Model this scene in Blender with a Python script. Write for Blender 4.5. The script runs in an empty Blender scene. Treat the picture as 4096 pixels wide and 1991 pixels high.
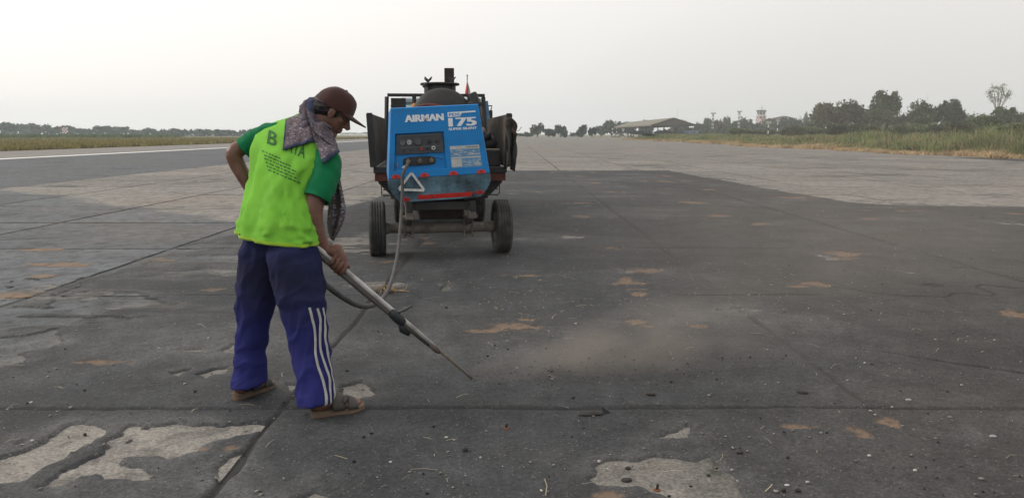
import bpy, bmesh, math, random
import numpy as np
from mathutils import Vector, Matrix, noise as mnoise
from mathutils.bvhtree import BVHTree

# ---------------------------------------------------------------- camera, sky, sun, exposure
scene = bpy.context.scene
COL = scene.collection
random.seed(7)
RNG = np.random.default_rng(11)
CAM_H = 1.37
PITCH = math.atan(460.5 / 3050.0)
cam_data = bpy.data.cameras.new('camera')
cam_data.sensor_width = 36.0
cam_data.lens = 36.0 * 3050.0 / 4096.0
cam_data.clip_start = 0.05
cam_data.clip_end = 6000.0
cam = bpy.data.objects.new('camera', cam_data)
COL.objects.link(cam)
cam.location = (0, 0, CAM_H)
cam.rotation_euler = (math.pi / 2 - PITCH, 0, 0)
scene.camera = cam

SUN_AZ = math.radians(-78)      # measured from +Y towards +X
SUN_EL = math.radians(30)
SUN_DIR = Vector((math.sin(SUN_AZ) * math.cos(SUN_EL), math.cos(SUN_AZ) * math.cos(SUN_EL), math.sin(SUN_EL)))
world = bpy.data.worlds.new('World')
scene.world = world
world.use_nodes = True
wn, wl = world.node_tree.nodes, world.node_tree.links
wn.clear()
w_out = wn.new('ShaderNodeOutputWorld')
w_bg = wn.new('ShaderNodeBackground')
w_sky = wn.new('ShaderNodeTexSky')
w_sky.sky_type = 'NISHITA'
w_sky.sun_disc = False
w_sky.sun_elevation = SUN_EL
w_sky.sun_rotation = SUN_AZ
w_sky.dust_density = 6.0
w_sky.air_density = 1.5
w_geo = wn.new('ShaderNodeTexCoord')
w_dot = wn.new('ShaderNodeVectorMath'); w_dot.operation = 'DOT_PRODUCT'
w_dot.inputs[1].default_value = SUN_DIR
w_norm = wn.new('ShaderNodeVectorMath'); w_norm.operation = 'NORMALIZE'
wl.new(w_geo.outputs['Generated'], w_norm.inputs[0])
wl.new(w_norm.outputs[0], w_dot.inputs[0])
w_map = wn.new('ShaderNodeMapRange')
w_map.inputs[1].default_value = -1.0
w_map.inputs[2].default_value = 1.0
wl.new(w_dot.outputs['Value'], w_map.inputs[0])
w_ramp = wn.new('ShaderNodeValToRGB')       # an overcast, hazy sky: grey away from the veiled sun, white around it
cr = w_ramp.color_ramp
cr.elements[0].position = 0.0; cr.elements[0].color = (8.74, 8.53, 8.34, 1)
cr.elements[1].position = 1.0; cr.elements[1].color = (15.07, 14.28, 13.46, 1)
for p, c in ((0.45, (9.45, 9.23, 8.97, 1)), (0.62, (10.75, 10.42, 10.04, 1)), (0.76, (12.16, 11.61, 11.12, 1)), (0.88, (13.67, 13.00, 12.29, 1))):
    e = cr.elements.new(p); e.color = c
wl.new(w_map.outputs[0], w_ramp.inputs[0])
w_mix = wn.new('ShaderNodeMix'); w_mix.data_type = 'RGBA'
w_mix.inputs[0].default_value = 0.93
wl.new(w_sky.outputs[0], w_mix.inputs[6])
w_sep = wn.new('ShaderNodeSeparateXYZ'); wl.new(w_norm.outputs[0], w_sep.inputs[0])
w_el = wn.new('ShaderNodeMapRange'); w_el.interpolation_type = 'SMOOTHSTEP'     # the air thickens towards the horizon all round
w_el.inputs[1].default_value = -0.05; w_el.inputs[2].default_value = 0.24; w_el.inputs[3].default_value = 0.86; w_el.inputs[4].default_value = 1.0
wl.new(w_sep.outputs[2], w_el.inputs[0])
w_mul = wn.new('ShaderNodeMix'); w_mul.data_type = 'RGBA'; w_mul.blend_type = 'MULTIPLY'; w_mul.inputs[0].default_value = 1.0
wl.new(w_ramp.outputs[0], w_mul.inputs[6]); wl.new(w_el.outputs[0], w_mul.inputs[7])
wl.new(w_mul.outputs[2], w_mix.inputs[7])
wl.new(w_mix.outputs[2], w_bg.inputs[0])
w_bg.inputs[1].default_value = 0.1
wl.new(w_bg.outputs[0], w_out.inputs[0])

sun_data = bpy.data.lights.new('sun', 'SUN')
sun_data.energy = 1.5
sun_data.angle = math.radians(16)
sun_data.color = (1.0, 0.95, 0.88)
sun = bpy.data.objects.new('sun', sun_data)
COL.objects.link(sun)
sun.rotation_euler = SUN_DIR.to_track_quat('Z', 'Y').to_euler()

scene.render.engine = 'CYCLES'
scene.cycles.use_denoising = True
scene.cycles.max_bounces = 6
scene.cycles.diffuse_bounces = 3
scene.cycles.glossy_bounces = 3
scene.cycles.transmission_bounces = 4
scene.cycles.volume_bounces = 2
scene.cycles.transparent_max_bounces = 8
scene.cycles.volume_step_rate = 1.0
scene.view_settings.view_transform = 'Standard'
scene.view_settings.look = 'None'
scene.view_settings.exposure = 0.0
scene.view_settings.gamma = 1.0
scene.view_settings.use_curve_mapping = False

# ---------------------------------------------------------------- helpers
CT, ST = math.cos(PITCH), math.sin(PITCH)

def ray(u, v):
    x = (u - 2048.0) / 3050.0
    y = -(v - 995.5) / 3050.0
    return Vector((x, CT + y * ST, -ST + y * CT))

def PY(u, v, Y):
    """survey point: the place on the sight line (u, v) that stands Y metres out"""
    d = ray(u, v)
    return Vector((0, 0, CAM_H)) + d * (Y / d.y)

def G(u, v, z=0.0):
    d = ray(u, v)
    return Vector((0, 0, CAM_H)) + d * ((z - CAM_H) / d.z)

def srgb(r, g, b):
    f = lambda c: (c / 255 / 12.92) if c / 255 <= 0.04045 else ((c / 255 + 0.055) / 1.055) ** 2.4
    return (f(r), f(g), f(b))

MATS = {}

def mat(name, color, rough=0.7, metal=0.0, var=0.25, scale=8.0, bump=0.0, bump_scale=40.0, spec=0.4, stain=None, stain_amt=0.0, stain_scale=3.0, sheen=0.0, coat=0.0):
    """principled material whose colour wanders with noise; an optional second tone lies on it as dirt or wear"""
    if name in MATS:
        return MATS[name]
    m = bpy.data.materials.new(name); m.use_nodes = True
    nt = m.node_tree; n, l = nt.nodes, nt.links
    b = n['Principled BSDF']
    b.inputs['Roughness'].default_value = rough
    b.inputs['Metallic'].default_value = metal
    b.inputs['Specular IOR Level'].default_value = spec
    if sheen:
        b.inputs['Sheen Weight'].default_value = sheen
    if coat:
        b.inputs['Coat Weight'].default_value = coat
    tc = n.new('ShaderNodeTexCoord')
    no = n.new('ShaderNodeTexNoise')
    no.inputs['Scale'].default_value = scale
    no.inputs['Detail'].default_value = 5
    no.inputs['Roughness'].default_value = 0.62
    l.new(tc.outputs['Object'], no.inputs['Vector'])
    mr = n.new('ShaderNodeMapRange')
    mr.inputs[1].default_value = 0.3; mr.inputs[2].default_value = 0.7
    mr.inputs[3].default_value = 1 - var; mr.inputs[4].default_value = 1 + var
    l.new(no.outputs['Fac'], mr.inputs[0])
    mx = n.new('ShaderNodeMix'); mx.data_type = 'RGBA'; mx.blend_type = 'MULTIPLY'
    mx.inputs[0].default_value = 1
    mx.inputs[6].default_value = (*color, 1)
    l.new(mr.outputs[0], mx.inputs[7])
    out = mx.outputs[2]
    if stain is not None:
        n2 = n.new('ShaderNodeTexNoise')
        n2.inputs['Scale'].default_value = stain_scale
        n2.inputs['Detail'].default_value = 8
        n2.inputs['Roughness'].default_value = 0.7
        l.new(tc.outputs['Object'], n2.inputs['Vector'])
        r2 = n.new('ShaderNodeMapRange')
        r2.inputs[1].default_value = 0.62 - 0.3 * stain_amt; r2.inputs[2].default_value = 0.72
        r2.inputs[4].default_value = min(1.0, 0.35 + stain_amt)
        l.new(n2.outputs['Fac'], r2.inputs[0])
        m2 = n.new('ShaderNodeMix'); m2.data_type = 'RGBA'
        m2.inputs[7].default_value = (*stain, 1)
        l.new(r2.outputs[0], m2.inputs[0]); l.new(out, m2.inputs[6])
        out = m2.outputs[2]
    l.new(out, b.inputs['Base Color'])
    rr = n.new('ShaderNodeMapRange')
    rr.inputs[3].default_value = max(0.05, rough - 0.12); rr.inputs[4].default_value = min(1.0, rough + 0.12)
    l.new(no.outputs['Fac'], rr.inputs[0]); l.new(rr.outputs[0], b.inputs['Roughness'])
    if bump:
        nb = n.new('ShaderNodeTexNoise'); nb.inputs['Scale'].default_value = bump_scale; nb.inputs['Detail'].default_value = 4
        l.new(tc.outputs['Object'], nb.inputs['Vector'])
        bp = n.new('ShaderNodeBump'); bp.inputs['Strength'].default_value = bump; bp.inputs['Distance'].default_value = 0.01
        l.new(nb.outputs['Fac'], bp.inputs['Height']); l.new(bp.outputs[0], b.inputs['Normal'])
    MATS[name] = m
    return m

def tag(o, label=None, cat=None, group=None, kind=None):
    if label: o['label'] = label
    if cat: o['category'] = cat
    if group: o['group'] = group
    if kind: o['kind'] = kind
    return o

def empty(name, loc=(0, 0, 0), rz=0.0, parent=None):
    o = bpy.data.objects.new(name, None)
    o.empty_display_size = 0.2
    COL.objects.link(o)
    o.location = loc; o.rotation_euler = (0, 0, rz)
    if parent: o.parent = parent
    return o

def obj(name, bm, m, parent=None, smooth=False):
    me = bpy.data.meshes.new(name)
    bmesh.ops.recalc_face_normals(bm, faces=bm.faces[:])
    bm.to_mesh(me); bm.free()
    return mesh_obj(name, me, m, parent, smooth)

def mesh_obj(name, me, m, parent=None, smooth=False):
    if m is not None:
        for mm in (m if isinstance(m, (list, tuple)) else [m]):
            me.materials.append(mm)
    if smooth:
        me.polygons.foreach_set('use_smooth', [True] * len(me.polygons))
    o = bpy.data.objects.new(name, me)
    COL.objects.link(o)
    if parent: o.parent = parent
    return o

def np_mesh(name, verts, faces):
    me = bpy.data.meshes.new(name)
    verts = np.asarray(verts, dtype=np.float32); faces = np.asarray(faces, dtype=np.int32)
    k = faces.shape[1]
    me.vertices.add(len(verts)); me.vertices.foreach_set('co', verts.ravel())
    me.loops.add(faces.size); me.loops.foreach_set('vertex_index', faces.ravel())
    me.polygons.add(len(faces))
    me.polygons.foreach_set('loop_start', np.arange(0, faces.size, k, dtype=np.int32))
    me.polygons.foreach_set('loop_total', np.full(len(faces), k, dtype=np.int32))
    me.update(calc_edges=True)
    return me

def box(bm, c, s, bev=0.0, M=None, taper=None):
    """axis box centred at c with full sizes s; bevelled; optional matrix"""
    r = bmesh.ops.create_cube(bm, size=1.0)
    vs = r['verts']
    for v in vs:
        v.co = Vector((v.co.x * s[0], v.co.y * s[1], v.co.z * s[2]))
        if taper and v.co.z > 0:
            v.co.x *= taper[0]; v.co.y *= taper[1]
        v.co += Vector(c)
    if bev:
        es = list({e for v in vs for e in v.link_edges})
        rr = bmesh.ops.bevel(bm, geom=es, offset=bev, segments=2, affect='EDGES', profile=0.5)
        vs = list({v for f in rr['faces'] for v in f.verts} | {v for v in vs if v.is_valid})
    if M is not None:
        for v in vs:
            v.co = M @ v.co
    return vs

def frames(pts):
    """parallel-transport frames along a polyline"""
    pts = [Vector(p) for p in pts]
    T = []
    for i in range(len(pts)):
        a = pts[max(i - 1, 0)]; b = pts[min(i + 1, len(pts) - 1)]
        T.append((b - a).normalized())
    up = Vector((0, 0, 1)) if abs(T[0].z) < 0.9 else Vector((0, 1, 0))
    N = [(up - T[0] * up.dot(T[0])).normalized()]
    for i in range(1, len(pts)):
        q = T[i - 1].rotation_difference(T[i])
        n = q @ N[-1]
        N.append((n - T[i] * n.dot(T[i])).normalized())
    return pts, T, N

def tube(bm, pts, radii, seg=10, cap=True, squash=None):
    pts, T, N = frames(pts)
    if not hasattr(radii, '__len__'): radii = [radii] * len(pts)
    rings = []
    for i, p in enumerate(pts):
        B = T[i].cross(N[i])
        rg = []
        for k in range(seg):
            a = 2 * math.pi * k / seg
            sq = squash if squash else 1.0
            rg.append(bm.verts.new(p + (N[i] * math.cos(a) * sq + B * math.sin(a)) * radii[i]))
        rings.append(rg)
    for i in range(len(rings) - 1):
        for k in range(seg):
            bm.faces.new((rings[i][k], rings[i][(k + 1) % seg], rings[i + 1][(k + 1) % seg], rings[i + 1][k]))
    if cap:
        bm.faces.new(rings[0][::-1]); bm.faces.new(rings[-1])
    return [v for r in rings for v in r]

def loft(bm, rings, cap=True, closed=True):
    R = [[bm.verts.new(p) for p in r] for r in rings]
    n = len(R[0])
    for i in range(len(R) - 1):
        for k in range(n if closed else n - 1):
            bm.faces.new((R[i][k], R[i][(k + 1) % n], R[i + 1][(k + 1) % n], R[i + 1][k]))
    if cap:
        bm.faces.new(R[0][::-1]); bm.faces.new(R[-1])
    return R

def ellipsoid(bm, c, r, M=None, seg=20, rings=12):
    res = bmesh.ops.create_uvsphere(bm, u_segments=seg, v_segments=rings, radius=1.0)
    c = Vector(c)
    for v in res['verts']:
        p = Vector((v.co.x * r[0], v.co.y * r[1], v.co.z * r[2]))
        v.co = (M @ p if M is not None else p) + c
    return res['verts']

def catmull(P, n=8):
    P = [Vector(p) for p in P]
    out = []
    for i in range(len(P) - 1):
        p0 = P[max(i - 1, 0)]; p1 = P[i]; p2 = P[i + 1]; p3 = P[min(i + 2, len(P) - 1)]
        for k in range(n):
            t = k / n
            out.append(0.5 * ((2 * p1) + (p2 - p0) * t + (2 * p0 - 5 * p1 + 4 * p2 - p3) * t * t + (3 * p1 - p0 - 3 * p2 + p3) * t ** 3))
    out.append(P[-1])
    return out

def cyl(bm, a, b, r, seg=16, r2=None):
    return tube(bm, [a, b], [r, r if r2 is None else r2], seg)

def lathe(bm, prof, M=None, seg=32):
    """profile of (radius, height) turned about local z"""
    rings = []
    for r, z in prof:
        rings.append([Vector((r * math.cos(2 * math.pi * k / seg), r * math.sin(2 * math.pi * k / seg), z)) for k in range(seg)])
    if M is not None:
        rings = [[M @ p for p in rg] for rg in rings]
    return loft(bm, rings, cap=True)

# numpy value noise
def _hash(ix, iy, s):
    h = (ix.astype(np.int64) * 374761393 + iy.astype(np.int64) * 668265263 + s * 974634777) & 0x7fffffff
    h = ((h ^ (h >> 13)) * 1274126177) & 0x7fffffff
    return ((h ^ (h >> 16)) & 0xffff) / 65535.0

def vnoise(x, y, s=0):
    ix = np.floor(x); iy = np.floor(y)
    fx = x - ix; fy = y - iy
    ux = fx * fx * (3 - 2 * fx); uy = fy * fy * (3 - 2 * fy)
    a = _hash(ix, iy, s); b = _hash(ix + 1, iy, s); c = _hash(ix, iy + 1, s); d = _hash(ix + 1, iy + 1, s)
    return (a * (1 - ux) + b * ux) * (1 - uy) + (c * (1 - ux) + d * ux) * uy

def fbm(x, y, octs=4, s=0):
    v = 0; a = 0.5; t = 0
    for o in range(octs):
        v = v + a * vnoise(x * 2 ** o, y * 2 ** o, s + o * 17); t += a; a *= 0.5
    return v / t * 2 - 1

def sstep(a, b, x):
    t = np.clip((x - a) / (b - a), 0, 1)
    return t * t * (3 - 2 * t)

def poly_sd(X, Y, P):
    """signed distance to polygon, positive inside"""
    P = np.asarray(P, float)
    d = np.full(X.shape, 1e9); inside = np.zeros(X.shape, bool)
    n = len(P)
    for i in range(n):
        ax, ay = P[i]; bx, by = P[(i + 1) % n]
        ex, ey = bx - ax, by - ay
        t = np.clip(((X - ax) * ex + (Y - ay) * ey) / (ex * ex + ey * ey + 1e-12), 0, 1)
        d = np.minimum(d, (X - ax - t * ex) ** 2 + (Y - ay - t * ey) ** 2)
        c = ((ay > Y) != (by > Y))
        xi = ax + (Y - ay) * ex / (ey if abs(ey) > 1e-12 else 1e-12)
        inside ^= c & (X < xi)
    d = np.sqrt(d)
    return np.where(inside, d, -d)
# ---------------------------------------------------------------- ground materials
def pavement_mat(name, pale, grey, joint=False, split=False, streak=True, speck=0.35):
    m = bpy.data.materials.new(name); m.use_nodes = True
    n, l = m.node_tree.nodes, m.node_tree.links
    b = n['Principled BSDF']; b.inputs['Roughness'].default_value = 0.85; b.inputs['Specular IOR Level'].default_value = 0.3
    ge = n.new('ShaderNodeNewGeometry')
    big = n.new('ShaderNodeTexNoise'); big.inputs['Scale'].default_value = 0.35; big.inputs['Detail'].default_value = 7; big.inputs['Roughness'].default_value = 0.65
    l.new(ge.outputs['Position'], big.inputs['Vector'])
    mix = n.new('ShaderNodeMix'); mix.data_type = 'RGBA'
    mix.inputs[6].default_value = (*pale, 1); mix.inputs[7].default_value = (*grey, 1)
    if split:       # a thin grey seal coat lies on the slabs nearer than a slanting edge
        sx = n.new('ShaderNodeSeparateXYZ'); l.new(ge.outputs['Position'], sx.inputs[0])
        a = n.new('ShaderNodeMath'); a.operation = 'MULTIPLY_ADD'; a.inputs[1].default_value = 0.85
        l.new(sx.outputs[0], a.inputs[0]); l.new(sx.outputs[1], a.inputs[2])
        nn = n.new('ShaderNodeMath'); nn.operation = 'MULTIPLY_ADD'; nn.inputs[1].default_value = 3.2; nn.inputs[2].default_value = -1.6
        l.new(big.outputs['Fac'], nn.inputs[0])
        s = n.new('ShaderNodeMath'); s.operation = 'ADD'; l.new(a.outputs[0], s.inputs[0]); l.new(nn.outputs[0], s.inputs[1])
        xr = n.new('ShaderNodeMapRange'); xr.inputs[1].default_value = -2.6; xr.inputs[2].default_value = -3.4
        l.new(sx.outputs[0], xr.inputs[0])
        mr = n.new('ShaderNodeMapRange'); mr.inputs[1].default_value = 8.45; mr.inputs[2].default_value = 8.1
        l.new(s.outputs[0], mr.inputs[0])
        mm = n.new('ShaderNodeMath'); mm.operation = 'MULTIPLY'; l.new(mr.outputs[0], mm.inputs[0]); l.new(xr.outputs[0], mm.inputs[1])
        l.new(mm.outputs[0], mix.inputs[0])
    else:
        mr = n.new('ShaderNodeMapRange'); mr.inputs[1].default_value = 0.4; mr.inputs[2].default_value = 0.68
        l.new(big.outputs['Fac'], mr.inputs[0]); l.new(mr.outputs[0], mix.inputs[0])
    col = mix.outputs[2]
    med = n.new('ShaderNodeTexNoise'); med.inputs['Scale'].default_value = 1.6; med.inputs['Detail'].default_value = 8; med.inputs['Roughness'].default_value = 0.7
    l.new(ge.outputs['Position'], med.inputs['Vector'])
    fine = n.new('ShaderNodeTexNoise'); fine.inputs['Scale'].default_value = 70; fine.inputs['Detail'].default_value = 3
    l.new(ge.outputs['Position'], fine.inputs['Vector'])
    def mult(col, fac, lo, hi, a=0.3, bb=0.7):
        r = n.new('ShaderNodeMapRange'); r.inputs[1].default_value = a; r.inputs[2].default_value = bb; r.inputs[3].default_value = lo; r.inputs[4].default_value = hi
        l.new(fac, r.inputs[0])
        x = n.new('ShaderNodeMix'); x.data_type = 'RGBA'; x.blend_type = 'MULTIPLY'; x.inputs[0].default_value = 1
        l.new(col, x.inputs[6]); l.new(r.outputs[0], x.inputs[7])
        return x.outputs[2]
    col = mult(col, med.outputs['Fac'], 0.72, 1.2)
    res = n.new('ShaderNodeTexNoise'); res.inputs['Scale'].default_value = 5.5; res.inputs['Detail'].default_value = 9; res.inputs['Roughness'].default_value = 0.75; res.inputs['Distortion'].default_value = 0.5
    l.new(ge.outputs['Position'], res.inputs['Vector'])
    col = mult(col, res.outputs['Fac'], 1.03, 0.45, 0.44, 0.64)
    col = mult(col, fine.outputs['Fac'], 1 - speck, 1 + speck)
    if streak:      # dark tar bleeding and tyre-worn streaks in ragged islands
        st = n.new('ShaderNodeTexNoise'); st.inputs['Scale'].default_value = 0.55; st.inputs['Detail'].default_value = 9; st.inputs['Roughness'].default_value = 0.72; st.inputs['Distortion'].default_value = 0.8
        mp = n.new('ShaderNodeMapping'); mp.inputs['Scale'].default_value = (0.55, 0.75, 1); mp.inputs['Location'].default_value = (31, 7, 0)
        l.new(ge.outputs['Position'], mp.inputs[0]); l.new(mp.outputs[0], st.inputs['Vector'])
        col = mult(col, st.outputs['Fac'], 1.0, 0.5, 0.555, 0.62)
        s2 = n.new('ShaderNodeTexNoise'); s2.inputs['Scale'].default_value = 0.23; s2.inputs['Detail'].default_value = 6
        l.new(ge.outputs['Position'], s2.inputs['Vector'])
        w = n.new('ShaderNodeMapRange'); w.inputs[1].default_value = 0.52; w.inputs[2].default_value = 0.68; w.inputs[4].default_value = 0.28 if split else 0.5
        l.new(s2.outputs['Fac'], w.inputs[0])
        tn = n.new('ShaderNodeMix'); tn.data_type = 'RGBA'; tn.inputs[7].default_value = (pale[0] * 0.92, pale[1] * 0.74, pale[2] * 0.6, 1)
        l.new(w.outputs[0], tn.inputs[0]); l.new(col, tn.inputs[6]); col = tn.outputs[2]
    oi = n.new('ShaderNodeObjectInfo')
    if split: col = mult(col, oi.outputs['Random'], 0.8, 1.06, 0.0, 1.0)
    if joint:
        mp = n.new('ShaderNodeMapping'); mp.inputs['Location'].default_value = (1.15, -0.94, 0)
        l.new(ge.outputs['Position'], mp.inputs[0])
        br = n.new('ShaderNodeTexBrick'); br.offset = 0.0; br.inputs['Scale'].default_value = 1.0
        br.inputs['Brick Width'].default_value = 2.95; br.inputs['Row Height'].default_value = 2.72; br.inputs['Mortar Size'].default_value = 0.03
        br.inputs['Color1'].default_value = (1, 1, 1, 1); br.inputs['Color2'].default_value = (0.86, 0.86, 0.87, 1); br.inputs['Mortar'].default_value = (0.3, 0.3, 0.3, 1)
        l.new(mp.outputs[0], br.inputs['Vector'])
        x = n.new('ShaderNodeMix'); x.data_type = 'RGBA'; x.blend_type = 'MULTIPLY'; x.inputs[0].default_value = 0.8
        l.new(col, x.inputs[6]); l.new(br.outputs['Color'], x.inputs[7]); col = x.outputs[2]
    l.new(col, b.inputs['Base Color'])
    bp = n.new('ShaderNodeBump'); bp.inputs['Strength'].default_value = 0.5; bp.inputs['Distance'].default_value = 0.004
    l.new(fine.outputs['Fac'], bp.inputs['Height']); l.new(bp.outputs[0], b.inputs['Normal'])
    return m

PALE = (0.225, 0.212, 0.192)
GREY = (0.116, 0.126, 0.134)
M_slab = pavement_mat('concrete', PALE, GREY, split=True)
M_far = pavement_mat('far_concrete', PALE, (0.19, 0.176, 0.158), joint=True)
M_runway = pavement_mat('runway_asphalt', (0.099, 0.11, 0.118), (0.086, 0.095, 0.102), streak=True, speck=0.2)
M_shoulder = pavement_mat('shoulder_asphalt', (0.225, 0.208, 0.19), (0.2, 0.188, 0.172), streak=False)
M_tar = mat('joint_tar', (0.03, 0.029, 0.028), 0.9, var=0.4, scale=9)
M_paint = mat('white_line_paint', (0.74, 0.74, 0.72), 0.8, var=0.08, scale=0.8, stain=(0.3, 0.29, 0.28), stain_amt=0.2, stain_scale=1.5)
M_field = mat('field_earth', (0.14, 0.125, 0.062), 0.95, var=0.3, scale=0.05)

def sheet(name, x0, x1, y0, y1, z, m, parent=None):
    bm = bmesh.new()
    vs = [bm.verts.new(p) for p in ((x0, y0, z), (x1, y0, z), (x1, y1, z), (x0, y1, z))]
    bm.faces.new(vs)
    o = obj(name, bm, m, parent)
    return o

tag(sheet('ground', -1150, 1150, -150, 1250, -0.09, M_field), kind='structure')
tag(sheet('pavement_bed', -12.97, 27.5, -30, 44.46, -0.0095, M_tar), kind='structure')
tag(sheet('runway', -28.75, -12.95, -80, 700, -0.002, M_runway), kind='structure')
tag(sheet('runway_shoulder', -40.3, -28.76, -80, 700, -0.006, M_shoulder), kind='structure')
tag(sheet('runway_edge_line', -28.45, -27.55, -80, 640, 0.003, M_paint), kind='structure')
tag(sheet('apron_far', -12.94, 33.0, 44.465, 420, 0.0, M_far), kind='structure')
tag(sheet('apron_side', 27.52, 33.0, -30, 44.46, -0.001, M_far), kind='structure')

# concrete slabs with open joints, one piece each
apron = empty('apron')
tag(apron, kind='structure')
XE = [-1.15 + 2.95 * i for i in range(-4, 10)]
YE = [0.94 + 2.72 * j for j in range(-1, 17)]
rs = random.Random(3)
for j in range(len(YE) - 1):
    for i in range(len(XE) - 1):
        x0, x1, y0, y1 = XE[i], XE[i + 1], YE[j], YE[j + 1]
        if x0 > 4 + y1 * 0.78 or x1 < -4 - y1 * 0.78:
            continue
        g = 0.019 + rs.random() * 0.02
        P = []
        nseg = 7
        for (ax, ay, bx, by) in ((x0 + g, y0 + g, x1 - g, y0 + g), (x1 - g, y0 + g, x1 - g, y1 - g), (x1 - g, y1 - g, x0 + g, y1 - g), (x0 + g, y1 - g, x0 + g, y0 + g)):
            for k in range(nseg):
                t = k / nseg
                w = 0.0 if k == 0 else 1.0
                P.append((ax + (bx - ax) * t + (rs.random() - 0.5) * 0.022 * w, ay + (by - ay) * t + (rs.random() - 0.5) * 0.022 * w))
        bm = bmesh.new()
        dz = -rs.random() * 0.004
        top = [bm.verts.new((px, py, dz)) for px, py in P]
        low = [bm.verts.new((px, py, -0.08)) for px, py in P]
        bm.faces.new(top)
        for k in range(len(P)):
            bm.faces.new((top[k], low[k], low[(k + 1) % len(P)], top[(k + 1) % len(P)]))
        obj('concrete_slab', bm, M_slab, apron)

# dark asphalt overlay: a real layer about 2 cm thick, worn through to the concrete in holes
def GP(pts):
    return [tuple(G(u, v).xy) for u, v in pts]

OV_BASE = [(-4.1, -2), (-4.1, 5.2), (-4.0, 6.2), (-4.12, 7.3), (-3.95, 8.4), (-4.08, 9.6), (-3.75, 10.6), (-3.9, 11.6), (-3.4, 13.2), (-3.0, 15), (-2.7, 22), (-2.6, 28.5), (5.9, 28.7), (6.05, 25), (6.5, 18), (6.8, 15.2), (7.5, 14.6), (9.6, 14.3), (14, 14.0), (24, 13.2), (24, -2)]
HOLES = [
    [(2372, 1920), (2395, 1885), (2430, 1852), (2460, 1849), (2520, 1853), (2565, 1845), (2605, 1831), (2660, 1832), (2720, 1842), (2790, 1846), (2830, 1834), (2862, 1862), (2880, 1888), (2930, 1908), (2950, 1935), (2938, 1991), (2930, 2060), (2800, 2080), (2660, 1985), (2600, 1962), (2540, 1945), (2430, 1952), (2395, 1948)],
    [(-60, 1352), (100, 1345), (170, 1330), (222, 1318), (243, 1370), (180, 1398), (100, 1404), (70, 1416), (105, 1432), (80, 1452), (-60, 1480)],
    [(290, 1695), (395, 1700), (412, 1740), (380, 1768), (330, 1788), (255, 1838), (140, 1900), (70, 1935), (-60, 1945), (-60, 1850), (60, 1815), (160, 1780), (230, 1740)],
    [(500, 1700), (480, 1742), (400, 1775), (425, 1815), (330, 1845), (240, 1890), (160, 1952), (240, 1942), (330, 1905), (420, 1912), (540, 1927), (615, 1920), (622, 1890), (590, 1862), (500, 1853), (492, 1838), (560, 1832), (680, 1832), (790, 1812), (820, 1782), (870, 1762), (1000, 1742), (1060, 1716), (1080, 1696), (900, 1702), (700, 1692)],
    [(985, 1800), (905, 1830), (862, 1868), (842, 1900), (900, 1930), (955, 1890), (985, 1845)],
    [(345, 1115), (430, 1100), (620, 1036), (640, 1020), (560, 1035), (470, 1070), (380, 1096)],
    [(130, 1190), (215, 1180), (330, 1146), (310, 1162), (230, 1196), (150, 1204)],
    [(690, 997), (790, 973), (880, 972), (800, 992)],
    [(1360, 1572), (1388, 1545), (1440, 1533), (1476, 1547), (1482, 1590), (1422, 1602), (1380, 1596)],
    [(695, 1402), (790, 1395), (850, 1400), (800, 1413)],
    [(885, 1402), (930, 1376), (1000, 1368), (1000, 1415), (892, 1418)],
    [(780, 1502), (850, 1480), (930, 1465), (920, 1490), (820, 1516)],
    [(668, 1496), (740, 1484), (722, 1507)],
    [(1300, 952), (1480, 945), (1500, 975), (1400, 985), (1330, 985)],
    [(1140, 1535), (1190, 1540), (1180, 1585), (1142, 1572)],
    [(1218, 1995), (1262, 1966), (1300, 1985), (1290, 2020)],
    [(2620, 1755), (2700, 1716), (2762, 1705), (2758, 1752), (2700, 1760)],
    [(2215, 948), (2260, 940), (2330, 946), (2350, 953), (2270, 955)],
    [(1030, 1260), (1110, 1210), (1130, 1225), (1060, 1285)],
    [(60, 1770), (130, 1755), (105, 1780), (65, 1785)],
]
CLAY = [(385, 1455, 95, 13), (700, 1040, 95, 7), (860, 1162, 45, 7), (2105, 1107, 100, 5), (1960, 1328, 95, 8), (2085, 1310, 75, 12), (2110, 1285, 28, 7),
        (2560, 1085, 78, 9), (2500, 1122, 40, 7), (2535, 1137, 85, 7), (2545, 1160, 50, 4), (2560, 1180, 45, 10), (2540, 1290, 45, 10), (2590, 1308, 35, 10), (2800, 1308, 35, 6),
        (2455, 995, 45, 6), (2870, 866, 48, 5), (2765, 812, 45, 5), (3040, 897, 45, 5), (2320, 868, 36, 5), (2630, 876, 20, 3), (2310, 814, 60, 3), (2380, 733, 25, 2),
        (2440, 770, 28, 2), (2500, 770, 20, 2), (2575, 727, 28, 2), (2650, 727, 32, 2), (2320, 706, 40, 2), (2670, 706, 20, 2), (2370, 690, 16, 2), (3370, 1020, 75, 9), (3380, 1037, 55, 5),
        (3265, 1135, 55, 13), (3190, 1148, 40, 5), (3480, 877, 40, 3), (3600, 845, 22, 2), (3455, 843, 22, 2), (3670, 845, 22, 2), (3600, 875, 25, 2), (4050, 1258, 50, 20), (4060, 856, 45, 4),
        (3440, 1735, 42, 26), (3400, 1722, 22, 8), (3545, 1688, 52, 17), (3590, 1712, 35, 9), (3170, 792, 80, 3), (1700, 952, 20, 5), (1715, 975, 26, 4), (1615, 960, 16, 4), (1530, 1050, 50, 4),
        (800, 1805, 90, 16), (2440, 1995, 70, 18), (3180, 1710, 60, 8), (2155, 770, 20, 2), (2210, 690, 14, 2), (920, 1800, 60, 18), (2760, 725, 30, 2), (2830, 760, 26, 2)]

holes_w = [GP(h) for h in HOLES]

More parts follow.
